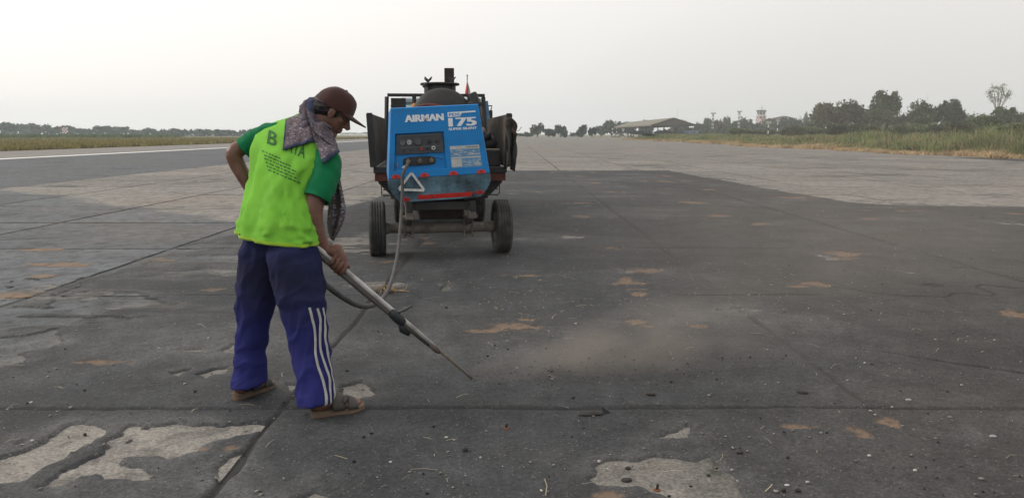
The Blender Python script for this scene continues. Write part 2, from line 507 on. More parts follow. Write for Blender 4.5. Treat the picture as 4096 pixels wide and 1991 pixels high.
def joint_lines(X, Y):
    wob = 0.035 * fbm(X * 0.9 + 3, Y * 0.9, 3, 5) + 0.012 * fbm(X * 7, Y * 7, 2, 9)
    dx = np.abs(((X + wob + 1.15 + 1.475) % 2.95) - 1.475)
    dy = np.abs(((Y + wob - 0.94 + 1.36) % 2.72) - 1.36)
    return dx, dy

def overlay(name, x0, x1, y0, y1, step):
    nx = int(round((x1 - x0) / step)) + 1; ny = int(round((y1 - y0) / step)) + 1
    xs = np.linspace(x0, x1, nx); ys = np.linspace(y0, y1, ny)
    X, Y = np.meshgrid(xs, ys)
    edge = 0.05 * fbm(X * 2.3, Y * 2.3, 5, 2) + 0.02 * fbm(X * 17, Y * 17, 2, 4)
    d = poly_sd(X, Y, OV_BASE) + edge * 2.0
    nofilm = np.zeros_like(X)
    for k, h in enumerate(holes_w):
        a = np.array(h); lo = a.min(0) - 0.4; hi = a.max(0) + 0.4
        jx = slice(np.searchsorted(xs, lo[0]), np.searchsorted(xs, hi[0])); jy = slice(np.searchsorted(ys, lo[1]), np.searchsorted(ys, hi[1]))
        if X[jy, jx].size == 0: continue
        sd = poly_sd(X[jy, jx], Y[jy, jx], h) + 0.75 * edge[jy, jx] + 0.03 * fbm(X[jy, jx] * 13, Y[jy, jx] * 13, 3, 200 + k)
        if k in (0, 1, 8): nofilm[jy, jx] = 1
        d[jy, jx] = np.minimum(d[jy, jx], -sd)
    # crumbs of the old layer still stuck inside the holes
    isl = (fbm(X * 5.2 + 9, Y * 5.2, 4, 101) - 0.56) * 0.22
    d = np.where((d < 0) & (nofilm < 0.5), np.maximum(d, np.minimum(isl, d + 0.9)), d)
    d = np.where(poly_sd(X, Y, OV_BASE) < -0.6, -1.0, d)
    # the layer is thinner and more broken on the left, between the worker and the old slabs
    lf = sstep(-0.6, -1.6, X) * sstep(4.6, 6.0, Y) * sstep(12.5, 9, Y)
    d = np.minimum(d, (0.20 + 0.5 * (1 - lf) - fbm(X * 0.9 + 2, Y * 1.9, 6, 131)) * 0.5 + 0.9 * (lf < 0.02))
    # small random ravelled spots
    sp = fbm(X * 1.7 + 40, Y * 1.2, 5, 31)
    d = np.minimum(d, (0.62 - sp) * 0.6)
    # clay-filled shallow spots
    clay = np.zeros_like(X)
    for (u, v, hw, hh) in CLAY:
        c = G(u, v); rx = abs(G(u + hw, v).x - c.x); ry = max(0.03, abs(G(u, v - hh).y - G(u, v + hh).y) / 2)
        jx = slice(np.searchsorted(xs, c.x - 1.6 * rx - 0.1), np.searchsorted(xs, c.x + 1.6 * rx + 0.1)); jy = slice(np.searchsorted(ys, c.y - 1.6 * ry - 0.1), np.searchsorted(ys, c.y + 1.6 * ry + 0.1))
        xx, yy = X[jy, jx], Y[jy, jx]
        if xx.size == 0: continue
        q = 1 - np.sqrt(((xx - c.x) / rx) ** 2 + ((yy - c.y) / ry) ** 2) + 0.75 * fbm(xx * 5 / max(rx, 0.15) * 0.25, yy * 5 / max(ry, 0.15) * 0.25, 4, 77) + 0.95 * fbm(xx * 11, yy * 17, 4, 78)
        clay[jy, jx] = np.maximum(clay[jy, jx], sstep(0.0, 0.4, q))
    dx, dy = joint_lines(X, Y)
    keepx = sstep(-0.25, 0.25, fbm(X * 0.8, Y * 0.5, 3, 51) + 0.4 * (np.abs(X + 1.15) < 0.4) + 0.12 * sstep(4.5, 6, Y) - 0.25 * sstep(5.5, 3.5, Y) * (X > 0))
    keepy = sstep(-0.25, 0.3, fbm(X * 0.5, Y * 0.8, 3, 52) + 0.05) * 0.85
    wx = 0.018 + 0.016 * (0.5 + fbm(X * 3, Y * 3, 2, 61)); wy = 0.014 + 0.014 * (0.5 + fbm(X * 3, Y * 3, 2, 62))
    near = (np.abs(Y - 3.66) < 1) | (np.abs(X + 1.15) < 0.5)
    gro = np.maximum(keepx * sstep(1.0, 0.35, dx / np.maximum(wx, 0.008)), keepy * sstep(1.0, 0.35, dy / np.maximum(wy, 0.008)))
    # wandering cracks
    ck = np.abs(fbm(X * 0.55 + 11, Y * 0.55 + 5, 4, 91))
    ckm = sstep(-0.05, 0.2, fbm(X * 0.3, Y * 0.3, 2, 92))
    gro = np.maximum(gro, 0.8 * ckm * sstep(0.012, 0.004, ck))
    t = sstep(-0.014, 0.012, d)
    und = 0.0035 * fbm(X * 1.1, Y * 1.1, 3, 6) + 0.0015 * fbm(X * 22, Y * 22, 2, 8)
    Z = -0.007 + t * (0.0185 + und) - gro * 0.014 - 0.006 * clay * t
    # on some sides of a hole the layer thins out to a grey film instead of breaking off
    fm = sstep(0.12, 0.3, fbm(X * 1.9 + 5, Y * 1.9, 4, 141)) * sstep(-0.16, -0.10, d) * sstep(0.02, -0.005, d)
    brk = fbm(X * 11, Y * 11, 3, 142) + d * 5
    film = fm * sstep(-0.75, -0.35, brk) * (1 - nofilm)
    Z = np.where((film > 0.35) & (Z < 0.0012), 0.0012, Z)
    rim = sstep(-0.02, 0.0, d) * sstep(0.05, 0.012, d)
    grey = 0.75 * sstep(0.16, 0.0, d) * sstep(-0.5, 0.3, fbm(X * 4, Y * 4, 3, 44)) + sstep(0.0, 0.55, fbm(X * 0.5, Y * 0.6, 6, 41)) * 0.7 + 0.5 * sstep(1.3, 0.2, np.abs(dx)) * sstep(-3, -3.9, X) * sstep(0.1, 0.4, fbm(X * 1.3, Y * 1.3, 3, 43) + 0.2)
    dust = sstep(-0.5, 2.2, X - 0.16 * Y + 0.8 * fbm(X * 0.4, Y * 0.4, 3, 45))
    grey = np.where(d < 0.0, np.maximum(grey, film * (1.0 + 0.95 * sstep(0.0, -0.13, d))), np.clip(grey, 0, 1))
    idx = np.arange(nx * ny).reshape(ny, nx)
    F = np.stack([idx[:-1, :-1], idx[:-1, 1:], idx[1:, 1:], idx[1:, :-1]], -1).reshape(-1, 4)
    cx = (X[:-1, :-1] + X[1:, 1:]) / 2; cy = (Y[:-1, :-1] + Y[1:, 1:]) / 2
    zz = np.maximum(np.maximum(d[:-1, :-1], d[1:, 1:]), np.maximum(d[:-1, 1:], d[1:, :-1]))
    ok = ((zz > -0.17) & (np.abs(cx) < 0.82 * cy + 1.6)).ravel()
    F = F[ok]
    used = np.unique(F)
    remap = np.full(nx * ny, -1, dtype=np.int64); remap[used] = np.arange(len(used))
    V = np.stack([X, Y, Z], -1).reshape(-1, 3)[used]
    me = np_mesh(name, V, remap[F])
    at = me.color_attributes.new('wear', 'FLOAT_COLOR', 'POINT')
    C = np.stack([clay, np.clip(grey, 0, 2), np.maximum(gro, 0), dust], -1).reshape(-1, 4)[used]
    at.data.foreach_set('color', C.astype(np.float32).ravel())
    me.polygons.foreach_set('use_smooth', [True] * len(me.polygons))
    return me

def asphalt_mat():
    m = bpy.data.materials.new('asphalt_overlay'); m.use_nodes = True
    n, l = m.node_tree.nodes, m.node_tree.links
    b = n['Principled BSDF']; b.inputs['Specular IOR Level'].default_value = 0.3
    ge = n.new('ShaderNodeNewGeometry')
    at = n.new('ShaderNodeAttribute'); at.attribute_name = 'wear'
    sp = n.new('ShaderNodeSeparateColor'); l.new(at.outputs['Color'], sp.inputs[0])
    def noise(s, d=4, r=0.6):
        t = n.new('ShaderNodeTexNoise'); t.inputs['Scale'].default_value = s; t.inputs['Detail'].default_value = d; t.inputs['Roughness'].default_value = r
        l.new(ge.outputs['Position'], t.inputs['Vector']); return t.outputs['Fac']
    def rng(f, a, bb, lo, hi):
        r = n.new('ShaderNodeMapRange'); r.inputs[1].default_value = a; r.inputs[2].default_value = bb; r.inputs[3].default_value = lo; r.inputs[4].default_value = hi
        l.new(f, r.inputs[0]); return r.outputs[0]
    def mixc(f, A, B, mode='MIX'):
        x = n.new('ShaderNodeMix'); x.data_type = 'RGBA'; x.blend_type = mode
        for s, v in ((0, f), (6, A), (7, B)):
            if isinstance(v, bpy.types.NodeSocket): l.new(v, x.inputs[s])
            elif s == 0: x.inputs[0].default_value = v
            else: x.inputs[s].default_value = (*v, 1)
        return x.outputs[2]
    col = mixc(at.outputs['Alpha'], (0.0405, 0.043, 0.047), (0.052, 0.0495, 0.048))
    col = mixc(rng(sp.outputs[1], 0.0, 1.0, 0.0, 1.0), col, (0.088, 0.088, 0.088))
    col = mixc(rng(sp.outputs[1], 1.0, 2.0, 0.0, 1.0), col, (0.19, 0.178, 0.16))
    big = noise(0.8, 7, 0.65)
    col = mixc(1.0, col, rng(big, 0.3, 0.7, 0.68, 1.32), 'MULTIPLY')
    stn = noise(2.3, 9, 0.72)
    col = mixc(1.0, col, rng(stn, 0.42, 0.6, 0.8, 1.12), 'MULTIPLY')
    col = mixc(rng(noise(0.31, 6), 0.5, 0.66, 0.0, 0.4), col, (0.078, 0.07, 0.063))
    med = noise(9, 6, 0.7)
    col = mixc(1.0, col, rng(med, 0.3, 0.7, 0.8, 1.2), 'MULTIPLY')
    # aggregate showing through
    vo = n.new('ShaderNodeTexVoronoi'); vo.inputs['Scale'].default_value = 95; l.new(ge.outputs['Position'], vo.inputs['Vector'])
    sc = n.new('ShaderNodeSeparateColor'); l.new(vo.outputs['Color'], sc.inputs[0])
    st = rng(sc.outputs[0], 0.0, 1.0, 0.7, 1.3)
    col = mixc(1.0, col, st, 'MULTIPLY')
    pk = rng(sc.outputs[1], 0.945, 0.965, 0.0, 0.33)
    dd = rng(vo.outputs['Distance'], 0.3, 0.5, 1.0, 0.0)
    pm = n.new('ShaderNodeMath'); pm.operation = 'MULTIPLY'; l.new(pk, pm.inputs[0]); l.new(dd, pm.inputs[1])
    col = mixc(pm.outputs[0], col, (0.3, 0.29, 0.27))
    col = mixc(sp.outputs[2], col, (0.028, 0.027, 0.026))
    cl = mixc(rng(noise(14, 5), 0.3, 0.7, 0, 1), (0.21, 0.135, 0.085), (0.145, 0.107, 0.08))
    cf = n.new('ShaderNodeMath'); cf.operation = 'MULTIPLY'; l.new(sp.outputs[0], cf.inputs[0]); l.new(rng(noise(26, 5), 0.36, 0.54, 0.25, 1.0), cf.inputs[1])
    col = mixc(cf.outputs[0], col, cl)
    l.new(col, b.inputs['Base Color'])
    l.new(rng(big, 0.3, 0.7, 0.78, 0.95), b.inputs['Roughness'])
    bp = n.new('ShaderNodeBump'); bp.inputs['Strength'].default_value = 0.7; bp.inputs['Distance'].default_value = 0.005
    hh = n.new('ShaderNodeMath'); hh.operation = 'ADD'; l.new(sc.outputs[0], hh.inputs[0]); l.new(noise(160, 2), hh.inputs[1])
    l.new(hh.outputs[0], bp.inputs['Height']); l.new(bp.outputs[0], b.inputs['Normal'])
    return m

M_clay = mat('dried_clay', (0.165, 0.115, 0.078), 0.95, var=0.25, scale=8, stain=(0.12, 0.105, 0.095), stain_amt=0.3, stain_scale=12)
cv, cf_ = [], []
for (u, v, hw, hh) in ((250, 1062, 150, 9), (175, 1106, 55, 9), (60, 1178, 85, 15), (130, 1000, 90, 5)):
    c = G(u, v); rx = abs(G(u + hw, v).x - c.x); ry = abs(G(u, v - hh).y - G(u, v + hh).y) / 2
    xs_ = np.linspace(-1.3, 1.3, 90) * rx + c.x; ys_ = np.linspace(-1.3, 1.3, 60) * ry + c.y
    xx, yy = np.meshgrid(xs_, ys_)
    q = 1 - np.sqrt(((xx - c.x) / rx) ** 2 + ((yy - c.y) / ry) ** 2) + 0.8 * fbm(xx * 2.5, yy * 4, 3, 300) + 1.1 * fbm(xx * 8, yy * 13, 4, 301) - 0.1
    zz_ = np.where(q > 0.05, 0.0025, -0.006)
    ii = np.arange(xx.size).reshape(xx.shape)
    ff = np.stack([ii[:-1, :-1], ii[:-1, 1:], ii[1:, 1:], ii[1:, :-1]], -1).reshape(-1, 4)
    ff = ff[(q[:-1, :-1] > -0.05).ravel()]
    cf_.append(ff + sum(len(a_) for a_ in cv)); cv.append(np.stack([xx, yy, zz_], -1).reshape(-1, 3))
tag(mesh_obj('dried_clay', np_mesh('dried_clay', np.concatenate(cv), np.concatenate(cf_)), M_clay), 'thin smears of dried orange clay on the grey slabs at left', None, None, 'stuff')
M_asphalt = asphalt_mat()
ov = empty('asphalt_layer'); tag(ov, kind='structure')
mesh_obj('near_asphalt', overlay('near_asphalt', -5.2, 6.4, 1.3, 7.2, 0.0135), M_asphalt, ov)
mesh_obj('far_asphalt', overlay('far_asphalt', -5.2, 24.0, 7.2, 29.4, 0.05), M_asphalt, ov)
# ---------------------------------------------------------------- vehicle materials
M_blue = mat('compressor_blue_paint', (0.004, 0.185, 0.50), 0.5, var=0.10, scale=3, bump=0.12, bump_scale=5, spec=0.3, stain=(0.025, 0.10, 0.2), stain_amt=0.3, stain_scale=3.4)
M_skirt = mat('worn_navy_paint', (0.022, 0.032, 0.042), 0.6, var=0.4, scale=7, stain=(0.15, 0.29, 0.38), stain_amt=0.75, stain_scale=2.6)
M_red = mat('red_reflector', (0.48, 0.025, 0.02), 0.4, var=0.12, scale=30)
M_white = mat('white_lettering', (0.68, 0.71, 0.73), 0.6, var=0.08, scale=20)
M_tape = mat('worn_white_tape', (0.56, 0.58, 0.57), 0.7, var=0.15, scale=30, stain=(0.1, 0.12, 0.13), stain_amt=0.2, stain_scale=22)
M_black = mat('sooty_black_steel', (0.02, 0.0195, 0.0195), 0.62, var=0.45, scale=5, stain=(0.055, 0.045, 0.038), stain_amt=0.22, stain_scale=3)
M_dark = mat('dark_plastic', (0.022, 0.025, 0.028), 0.55, var=0.25, scale=18)
M_panel = mat('instrument_panel', (0.036, 0.042, 0.05), 0.5, var=0.25, scale=14, stain=(0.09, 0.095, 0.1), stain_amt=0.15, stain_scale=9)
M_rubber = mat('tyre_rubber', (0.026, 0.026, 0.027), 0.85, var=0.3, scale=9, bump=0.2, stain=(0.1, 0.092, 0.082), stain_amt=0.5, stain_scale=5)
M_rim = mat('dusty_wheel_rim', (0.09, 0.085, 0.08), 0.7, var=0.3, scale=9, stain=(0.13, 0.09, 0.06), stain_amt=0.4)
M_axle = mat('muddy_axle_steel', (0.14, 0.125, 0.108), 0.85, var=0.4, scale=7, stain=(0.04, 0.035, 0.03), stain_amt=0.4, stain_scale=5)
M_steel = mat('grey_steel', (0.22, 0.22, 0.22), 0.5, 0.6, var=0.25, scale=12)
M_rust = mat('rust_brown_steel', (0.1, 0.032, 0.022), 0.85, var=0.35, scale=9, stain=(0.035, 0.022, 0.018), stain_amt=0.35)
M_hose = mat('grey_rubber_hose', (0.06, 0.059, 0.058), 0.8, var=0.3, scale=9, stain=(0.13, 0.115, 0.1), stain_amt=0.35, stain_scale=7)
M_decal = mat('faded_blue_decal', (0.09, 0.23, 0.40), 0.55, var=0.2, scale=25, stain=(0.36, 0.45, 0.52), stain_amt=0.45, stain_scale=17)
M_decalw = mat('pale_decal_paper', (0.42, 0.44, 0.43), 0.6, var=0.12, scale=20, stain=(0.24, 0.3, 0.34), stain_amt=0.3, stain_scale=15)
M_cab = mat('cab_blue_paint', (0.028, 0.12, 0.23), 0.5, var=0.2, scale=3, stain=(0.2, 0.25, 0.29), stain_amt=0.3, stain_scale=2)
M_cabw = mat('cab_pale_paint', (0.36, 0.42, 0.45), 0.5, var=0.15, scale=3, stain=(0.15, 0.18, 0.2), stain_amt=0.25, stain_scale=3)
M_tarp = mat('folded_black_tarp', (0.03, 0.028, 0.024), 0.8, var=0.4, scale=6, bump=0.3, bump_scale=14, stain=(0.11, 0.09, 0.055), stain_amt=0.3, stain_scale=3)
M_board = mat('tarred_side_board', (0.055, 0.045, 0.038), 0.8, var=0.4, scale=4, stain=(0.14, 0.1, 0.07), stain_amt=0.42, stain_scale=2)
M_amber = mat('amber_lens', (0.7, 0.25, 0.02), 0.3, var=0.05)
M_flagr = mat('flag_red', (0.36, 0.05, 0.045), 0.9, var=0.15)
M_flagw = mat('flag_white', (0.6, 0.57, 0.55), 0.9, var=0.1)

def glass_mat():
    m = bpy.data.materials.new('cab_glass'); m.use_nodes = True
    n, l = m.node_tree.nodes, m.node_tree.links
    b = n['Principled BSDF']; b.inputs['Base Color'].default_value = (0.7, 0.78, 0.8, 1); b.inputs['Roughness'].default_value = 0.12
    tr = n.new('ShaderNodeBsdfTransparent'); tr.inputs[0].default_value = (0.8, 0.88, 0.9, 1)
    mx = n.new('ShaderNodeMixShader'); mx.inputs[0].default_value = 0.12
    l.new(tr.outputs[0], mx.inputs[1]); l.new(b.outputs[0], mx.inputs[2]); l.new(mx.outputs[0], n['Material Output'].inputs[0])
    return m
M_glass = glass_mat()

def text_bm(body, size, extrude=0.002, shear=0.0, offset=0.0, spacing=1.0):
    """lettering as a mesh in its own xy plane, baseline at the origin; scaled to a known height"""
    cu = bpy.data.curves.new('lettering', 'FONT')
    cu.body = body; cu.size = 1.0; cu.extrude = extrude / max(size, 1e-6); cu.shear = shear; cu.offset = offset; cu.space_character = spacing
    o = bpy.data.objects.new('lettering', cu); COL.objects.link(o)
    dg = bpy.context.evaluated_depsgraph_get()
    me = bpy.data.meshes.new_from_object(o.evaluated_get(dg))
    bpy.data.objects.remove(o); bpy.data.curves.remove(cu)
    bm = bmesh.new(); bm.from_mesh(me); bpy.data.meshes.remove(me)
    return bm

def fit_text(body, w, h, extrude=0.002, shear=0.0, offset=0.02):
    bm = text_bm(body, 1.0, 0.02, shear, offset)
    xs = [v.co.x for v in bm.verts]; ys = [v.co.y for v in bm.verts]
    x0, x1, y0, y1 = min(xs), max(xs), min(ys), max(ys)
    for v in bm.verts:
        v.co = Vector(((v.co.x - x0) / (x1 - x0) * w, (v.co.y - y0) / (y1 - y0) * h, v.co.z / 0.02 * extrude))
    return bm

def tyre(name, c, r, w, parent, grooves=3, rim_side=1):
    """tyre turned about the local x axis, with circumferential grooves; the rim is a child of the tyre"""
    M = Matrix.Translation(c) @ Matrix.Rotation(math.pi / 2, 4, 'Y')
    prof = []
    h = w / 2
    prof += [(r * 0.58, -h * 0.7), (r * 0.62, -h * 0.92), (r * 0.80, -h * 1.04), (r * 0.93, -h * 0.97), (r * 0.985, -h * 0.82)]
    ng = grooves
    xs = np.linspace(-0.72, 0.72, ng * 2 + 2)
    inside = True
    for k in range(ng + 1):
        a = -0.78 + 1.56 * k / (ng + 1); b2 = -0.78 + 1.56 * (k + 1) / (ng + 1)
        prof += [(r * 0.998, h * (a + 0.05)), (r, h * (a + b2) / 2), (r * 0.998, h * (b2 - 0.05))]
        if k < ng:
            prof += [(r * 0.955, h * (b2 - 0.03)), (r * 0.955, h * (b2 + 0.03))]
    prof += [(r * 0.985, h * 0.82), (r * 0.93, h * 0.97), (r * 0.80, h * 1.04), (r * 0.62, h * 0.92), (r * 0.58, h * 0.7)]
    bm = bmesh.new()
    lathe(bm, prof, M, 48)
    # flatten the contact patch a little
    for v in bm.verts:
        if v.co.z < c[2] - r * 0.985: v.co.z = c[2] - r * 0.985
    o = obj(name, bm, M_rubber, parent, True)
    bm = bmesh.new()
    s = rim_side
    lathe(bm, [(0.03, s * h * 0.5), (r * 0.16, s * h * 0.5), (r * 0.2, s * h * 0.2), (r * 0.45, s * h * 0.3), (r * 0.5, s * h * 0.78), (r * 0.57, s * h * 0.8), (r * 0.57, -s * h * 0.8), (r * 0.3, -s * h * 0.7), (0.03, -s * h * 0.7)], M, 32)
    for k in range(5):
        a = 2 * math.pi * k / 5
        p = M @ Vector((r * 0.32 * math.cos(a), r * 0.32 * math.sin(a), s * h * 0.25)); q = M @ Vector((r * 0.32 * math.cos(a), r * 0.32 * math.sin(a), s * h * 0.4))
        cyl(bm, p, q, 0.014, 6)
    rm = obj('rim', bm, M_rim, o, True)
    return o

# ---------------------------------------------------------------- towed air compressor
comp = empty('air_compressor', (-0.825, 8.67, 0), math.radians(9.7))
tag(comp, 'blue wheeled air compressor with white lettering, hitched behind the truck', 'compressor')
ROLL = Matrix.Rotation(math.radians(-3.0), 4, 'Y')
FY = -0.55           # the rear face stands this far behind the axle
CX = -0.035          # centre line of the canopy
ZB, ZT = 0.925, 1.655
WB, WT = 1.075, 0.915

def RC(p):
    """canopy space to compressor space: the box leans three degrees on its springs"""
    o = Vector((CX, 0, 0.9))
    return ROLL @ (Vector(p) - o) + o

def face(s, t, out=0.0):
    w = WB + (WT - WB) * t
    z = ZB + (ZT - ZB) * t
    return RC((CX + (s - 0.5) * w, FY - out + 0.035 * t, z))

def face_frame(s, t, out=0.0):
    o = face(s, t, out)
    ex = (face(s + 0.01, t, out) - o).normalized()
    ey = (face(s, t + 0.01, out) - o); ey = (ey - ex * ey.dot(ex)).normalized()
    ez = ex.cross(ey)
    M = Matrix((ex, ey, ez)).transposed().to_4x4(); M.translation = o
    return M

def face_quad(bm, s0, t0, s1, t1, out, thick=0.004, ns=1):
    a = [face(s0, t0, out), face(s1, t0, out), face(s1, t1, out), face(s0, t1, out)]
    b = [face(s0, t0, out - thick), face(s1, t0, out - thick), face(s1, t1, out - thick), face(s0, t1, out - thick)]
    loft(bm, [a, b])

# canopy: a tapered hood with a framed opening in its rear face
R0 = (0.055, 0.105, 0.575, 0.635)      # opening s0, t0, s1, t1
bm = bmesh.new()
LEN = 1.75
def hood(x, z, y):
    return RC((x, y, z))
outer = []
for (y, kx, kz) in ((FY, 1.0, 1.0), (FY + LEN - 0.12, 1.0, 1.0), (FY + LEN, 0.97, 0.93)):
    pass
# rear face with the opening: grid of quads around a hole
S = [0, R0[0], R0[2], 1]; T = [0, R0[1], R0[3], 1]
V = {}
for i, s in enumerate(S):
    for j, t in enumerate(T):
        V[i, j] = bm.verts.new(face(s, t))
for i in range(3):
    for j in range(3):
        if (i, j) == (1, 1): continue
        bm.faces.new((V[i, j], V[i + 1, j], V[i + 1, j + 1], V[i, j + 1]))
hv = [V[1, 1], V[2, 1], V[2, 2], V[1, 2]]
iv = [bm.verts.new(face(s, t, -0.035)) for s, t in ((R0[0] + .006, R0[1] + .008), (R0[2] - .006, R0[1] + .008), (R0[2] - .006, R0[3] - .008), (R0[0] + .006, R0[3] - .008))]
for k in range(4):
    bm.faces.new((hv[k], hv[(k + 1) % 4], iv[(k + 1) % 4], iv[k]))
bm.faces.new(iv)
ring0 = [V[0, 0], V[1, 0], V[2, 0], V[3, 0], V[3, 1], V[3, 2], V[3, 3], V[2, 3], V[1, 3], V[0, 3], V[0, 2], V[0, 1]]
prev = ring0
for (dy, k) in ((0.03, 1.012), (LEN - 0.15, 1.012), (LEN, 0.95)):
    cur = []
    for v in ring0:
        c = face(0.5, 0.5)
        q = v.co - c
        cur.append(bm.verts.new(c + Vector((q.x * k, q.y, q.z * k)) + Vector((0, dy, 0))))
    for a in range(12):
        bm.faces.new((prev[a], prev[(a + 1) % 12], cur[(a + 1) % 12], cur[a]))
    prev = cur
bm.faces.new(prev)
canopy = obj('canopy', bm, M_blue, comp)
md = canopy.modifiers.new('bevel', 'BEVEL'); md.width = 0.006; md.segments = 2; md.limit_method = 'ANGLE'; md.angle_limit = math.radians(40)

# lettering on the canopy
def letter(body, s0, t0, s1, t1, shear=0.0, bold=0.0, name='lettering'):
    M = face_frame(s0, t0, 0.0015)
    w = (face(s1, t0) - face(s0, t0)).length; h = (face(s0, t1) - face(s0, t0)).length
    bm = fit_text(body, w - bold, h, 0.0015, shear, 0.012)
    if bold:        # a heavy extended face: the strokes are struck three times, a little apart
        me = bpy.data.meshes.new('strokes'); bm.to_mesh(me)
        for k in (1, 2):
            b2 = bmesh.new(); b2.from_mesh(me); bmesh.ops.translate(b2, vec=(bold * k / 2, 0, 0.0002 * k), verts=b2.verts); t_ = bpy.data.meshes.new('t'); b2.to_mesh(t_); b2.free(); bm.from_mesh(t_); bpy.data.meshes.remove(t_)
        bpy.data.meshes.remove(me)
    bmesh.ops.transform(bm, matrix=M, verts=bm.verts)
    return obj(name, bm, M_white, canopy)
letter('AIRMAN', 0.158, 0.795, 0.592, 0.893, 0.0, 0.011)
letter('175', 0.635, 0.70, 0.948, 0.822, 0.0, 0.02)
letter('SUPER SILENT', 0.632, 0.648, 0.945, 0.682, 0.1, 0.003)
bm = bmesh.new()
a = [(0.637, 0.838), (0.775, 0.838), (0.80, 0.886), (0.962, 0.892), (0.962, 0.91), (0.80, 0.905), (0.64, 0.905)]
P = [(0.637, 0.838), (0.772, 0.838), (0.80, 0.888), (0.958, 0.891), (0.958, 0.912), (0.637, 0.906)]
loft(bm, [[face(s, t, 0.0028) for s, t in P], [face(s, t, -0.002) for s, t in P]])
flash = obj('lettering_flash', bm, M_white, canopy)
M = face_frame(0.648, 0.85, 0.0032); bm = fit_text('PDS', 0.118, 0.03, 0.0015, 0.1, 0.02); bmesh.ops.transform(bm, matrix=M, verts=bm.verts)
obj('lettering', bm, M_blue, canopy)

# instrument panel
bm = bmesh.new(); face_quad(bm, 0.072, 0.345, 0.56, 0.618, -0.012, 0.02)
panel = obj('instrument_panel', bm, M_panel, comp)
bm = bmesh.new(); face_quad(bm, 0.085, 0.43, 0.552, 0.437, -0.006, 0.008); face_quad(bm, 0.085, 0.60, 0.552, 0.606, -0.006, 0.008)
obj('panel_trim', bm, mat('panel_trim', (0.11, 0.12, 0.13), 0.5), panel)
def dial(s, t, r, m, out=0.008, name='gauge', ring=True, depth=0.012):
    M = face_frame(s, t, -0.012)
    bm = bmesh.new()
    lathe(bm, [(r, 0), (r, depth), (r * 0.86, depth + 0.003), (r * 0.8, depth - 0.003), (0.001, depth - 0.003)], M, 24)
    return obj(name, bm, m, panel, False)
M_dial = mat('gauge_face', (0.11, 0.12, 0.125), 0.35, var=0.3, scale=40)
M_dialw = mat('pale_gauge_face', (0.3, 0.32, 0.33), 0.35, var=0.4, scale=60)
def needle(g, s, t, r, ang):
    M = face_frame(s, t, -0.012)
    bm = bmesh.new(); box(bm, (r * 0.3 * math.cos(ang), r * 0.3 * math.sin(ang), 0.0105), (r * 0.75, r * 0.14, 0.002), 0, Matrix.Identity(4))
    Rm = Matrix.Rotation(ang, 4, 'Z')
    bm2 = bmesh.new(); box(bm2, (r * 0.25, 0, 0.0108), (r * 0.8, r * 0.13, 0.002)); bmesh.ops.transform(bm2, matrix=M @ Rm, verts=bm2.verts); bm.free()
    obj('needle', bm2, M_dark, g)
for (s, t, r, m, an) in ((0.135, 0.505, 0.027, M_dial, 2.4), (0.205, 0.508, 0.027, M_dialw, 2.8), (0.297, 0.512, 0.041, mat('hour_meter', (0.06, 0.066, 0.07), 0.4), None)):
    g = dial(s, t, r, m)
    if an: needle(g, s, t, r, an)
dial(0.417, 0.51, 0.02, M_dark, name='knob', depth=0.02); dial(0.50, 0.51, 0.017, mat('brown_switch', (0.07, 0.05, 0.045), 0.5), name='switch', depth=0.018)
dial(0.333, 0.405, 0.018, mat('red_indicator', (0.3, 0.03, 0.03), 0.4), name='warning_light', depth=0.008)
dial(0.395, 0.405, 0.014, M_dark, name='knob', depth=0.012)
dial(0.457, 0.41, 0.021, mat('white_ring', (0.7, 0.7, 0.68), 0.4), name='starter_switch', depth=0.01)
dial(0.457, 0.41, 0.010, M_dark, name='key_slot', depth=0.016)
dial(0.15, 0.395, 0.009, mat('brown_switch', (0.07, 0.05, 0.045)), name='switch', depth=0.006); dial(0.225, 0.395, 0.009, mat('brown_switch', (0.07, 0.05, 0.045)), name='switch', depth=0.006)

# outlet slot with three valves
bm = bmesh.new()
pts = []
for k in range(28):
    a = 2 * math.pi * k / 28
    cs, sn = math.cos(a), math.sin(a)
    x = 0.305 + 0.166 * (abs(cs) ** 0.45) * (1 if cs >= 0 else -1)
    y = 0.232 + 0.066 * (abs(sn) ** 0.6) * (1 if sn >= 0 else -1)
    pts.append((x, y))
loft(bm, [[face(s, t, -0.029) for s, t in pts], [face(0.305 + (s - 0.305) * 0.97, 0.232 + (t - 0.232) * 0.9, -0.024) for s, t in pts], [face(0.305 + (s - 0.305) * 0.94, 0.232 + (t - 0.232) * 0.84, -0.034) for s, t in pts]])
slot = obj('outlet_recess', bm, M_dark, comp)
for s in (0.193, 0.312, 0.432):
    M = face_frame(s, 0.228, -0.03)
    bm = bmesh.new()
    lathe(bm, [(0.024, 0), (0.024, 0.012), (0.016, 0.014), (0.016, 0.045), (0.021, 0.047), (0.021, 0.06), (0.010, 0.062), (0.009, 0.045)], M, 12)
    box(bm, (0.0, 0.022, 0.035), (0.012, 0.03, 0.01), 0.002, M)
    obj('outlet_valve', bm, mat('brass_valve', (0.16, 0.125, 0.085), 0.5, 0.5), comp, False)
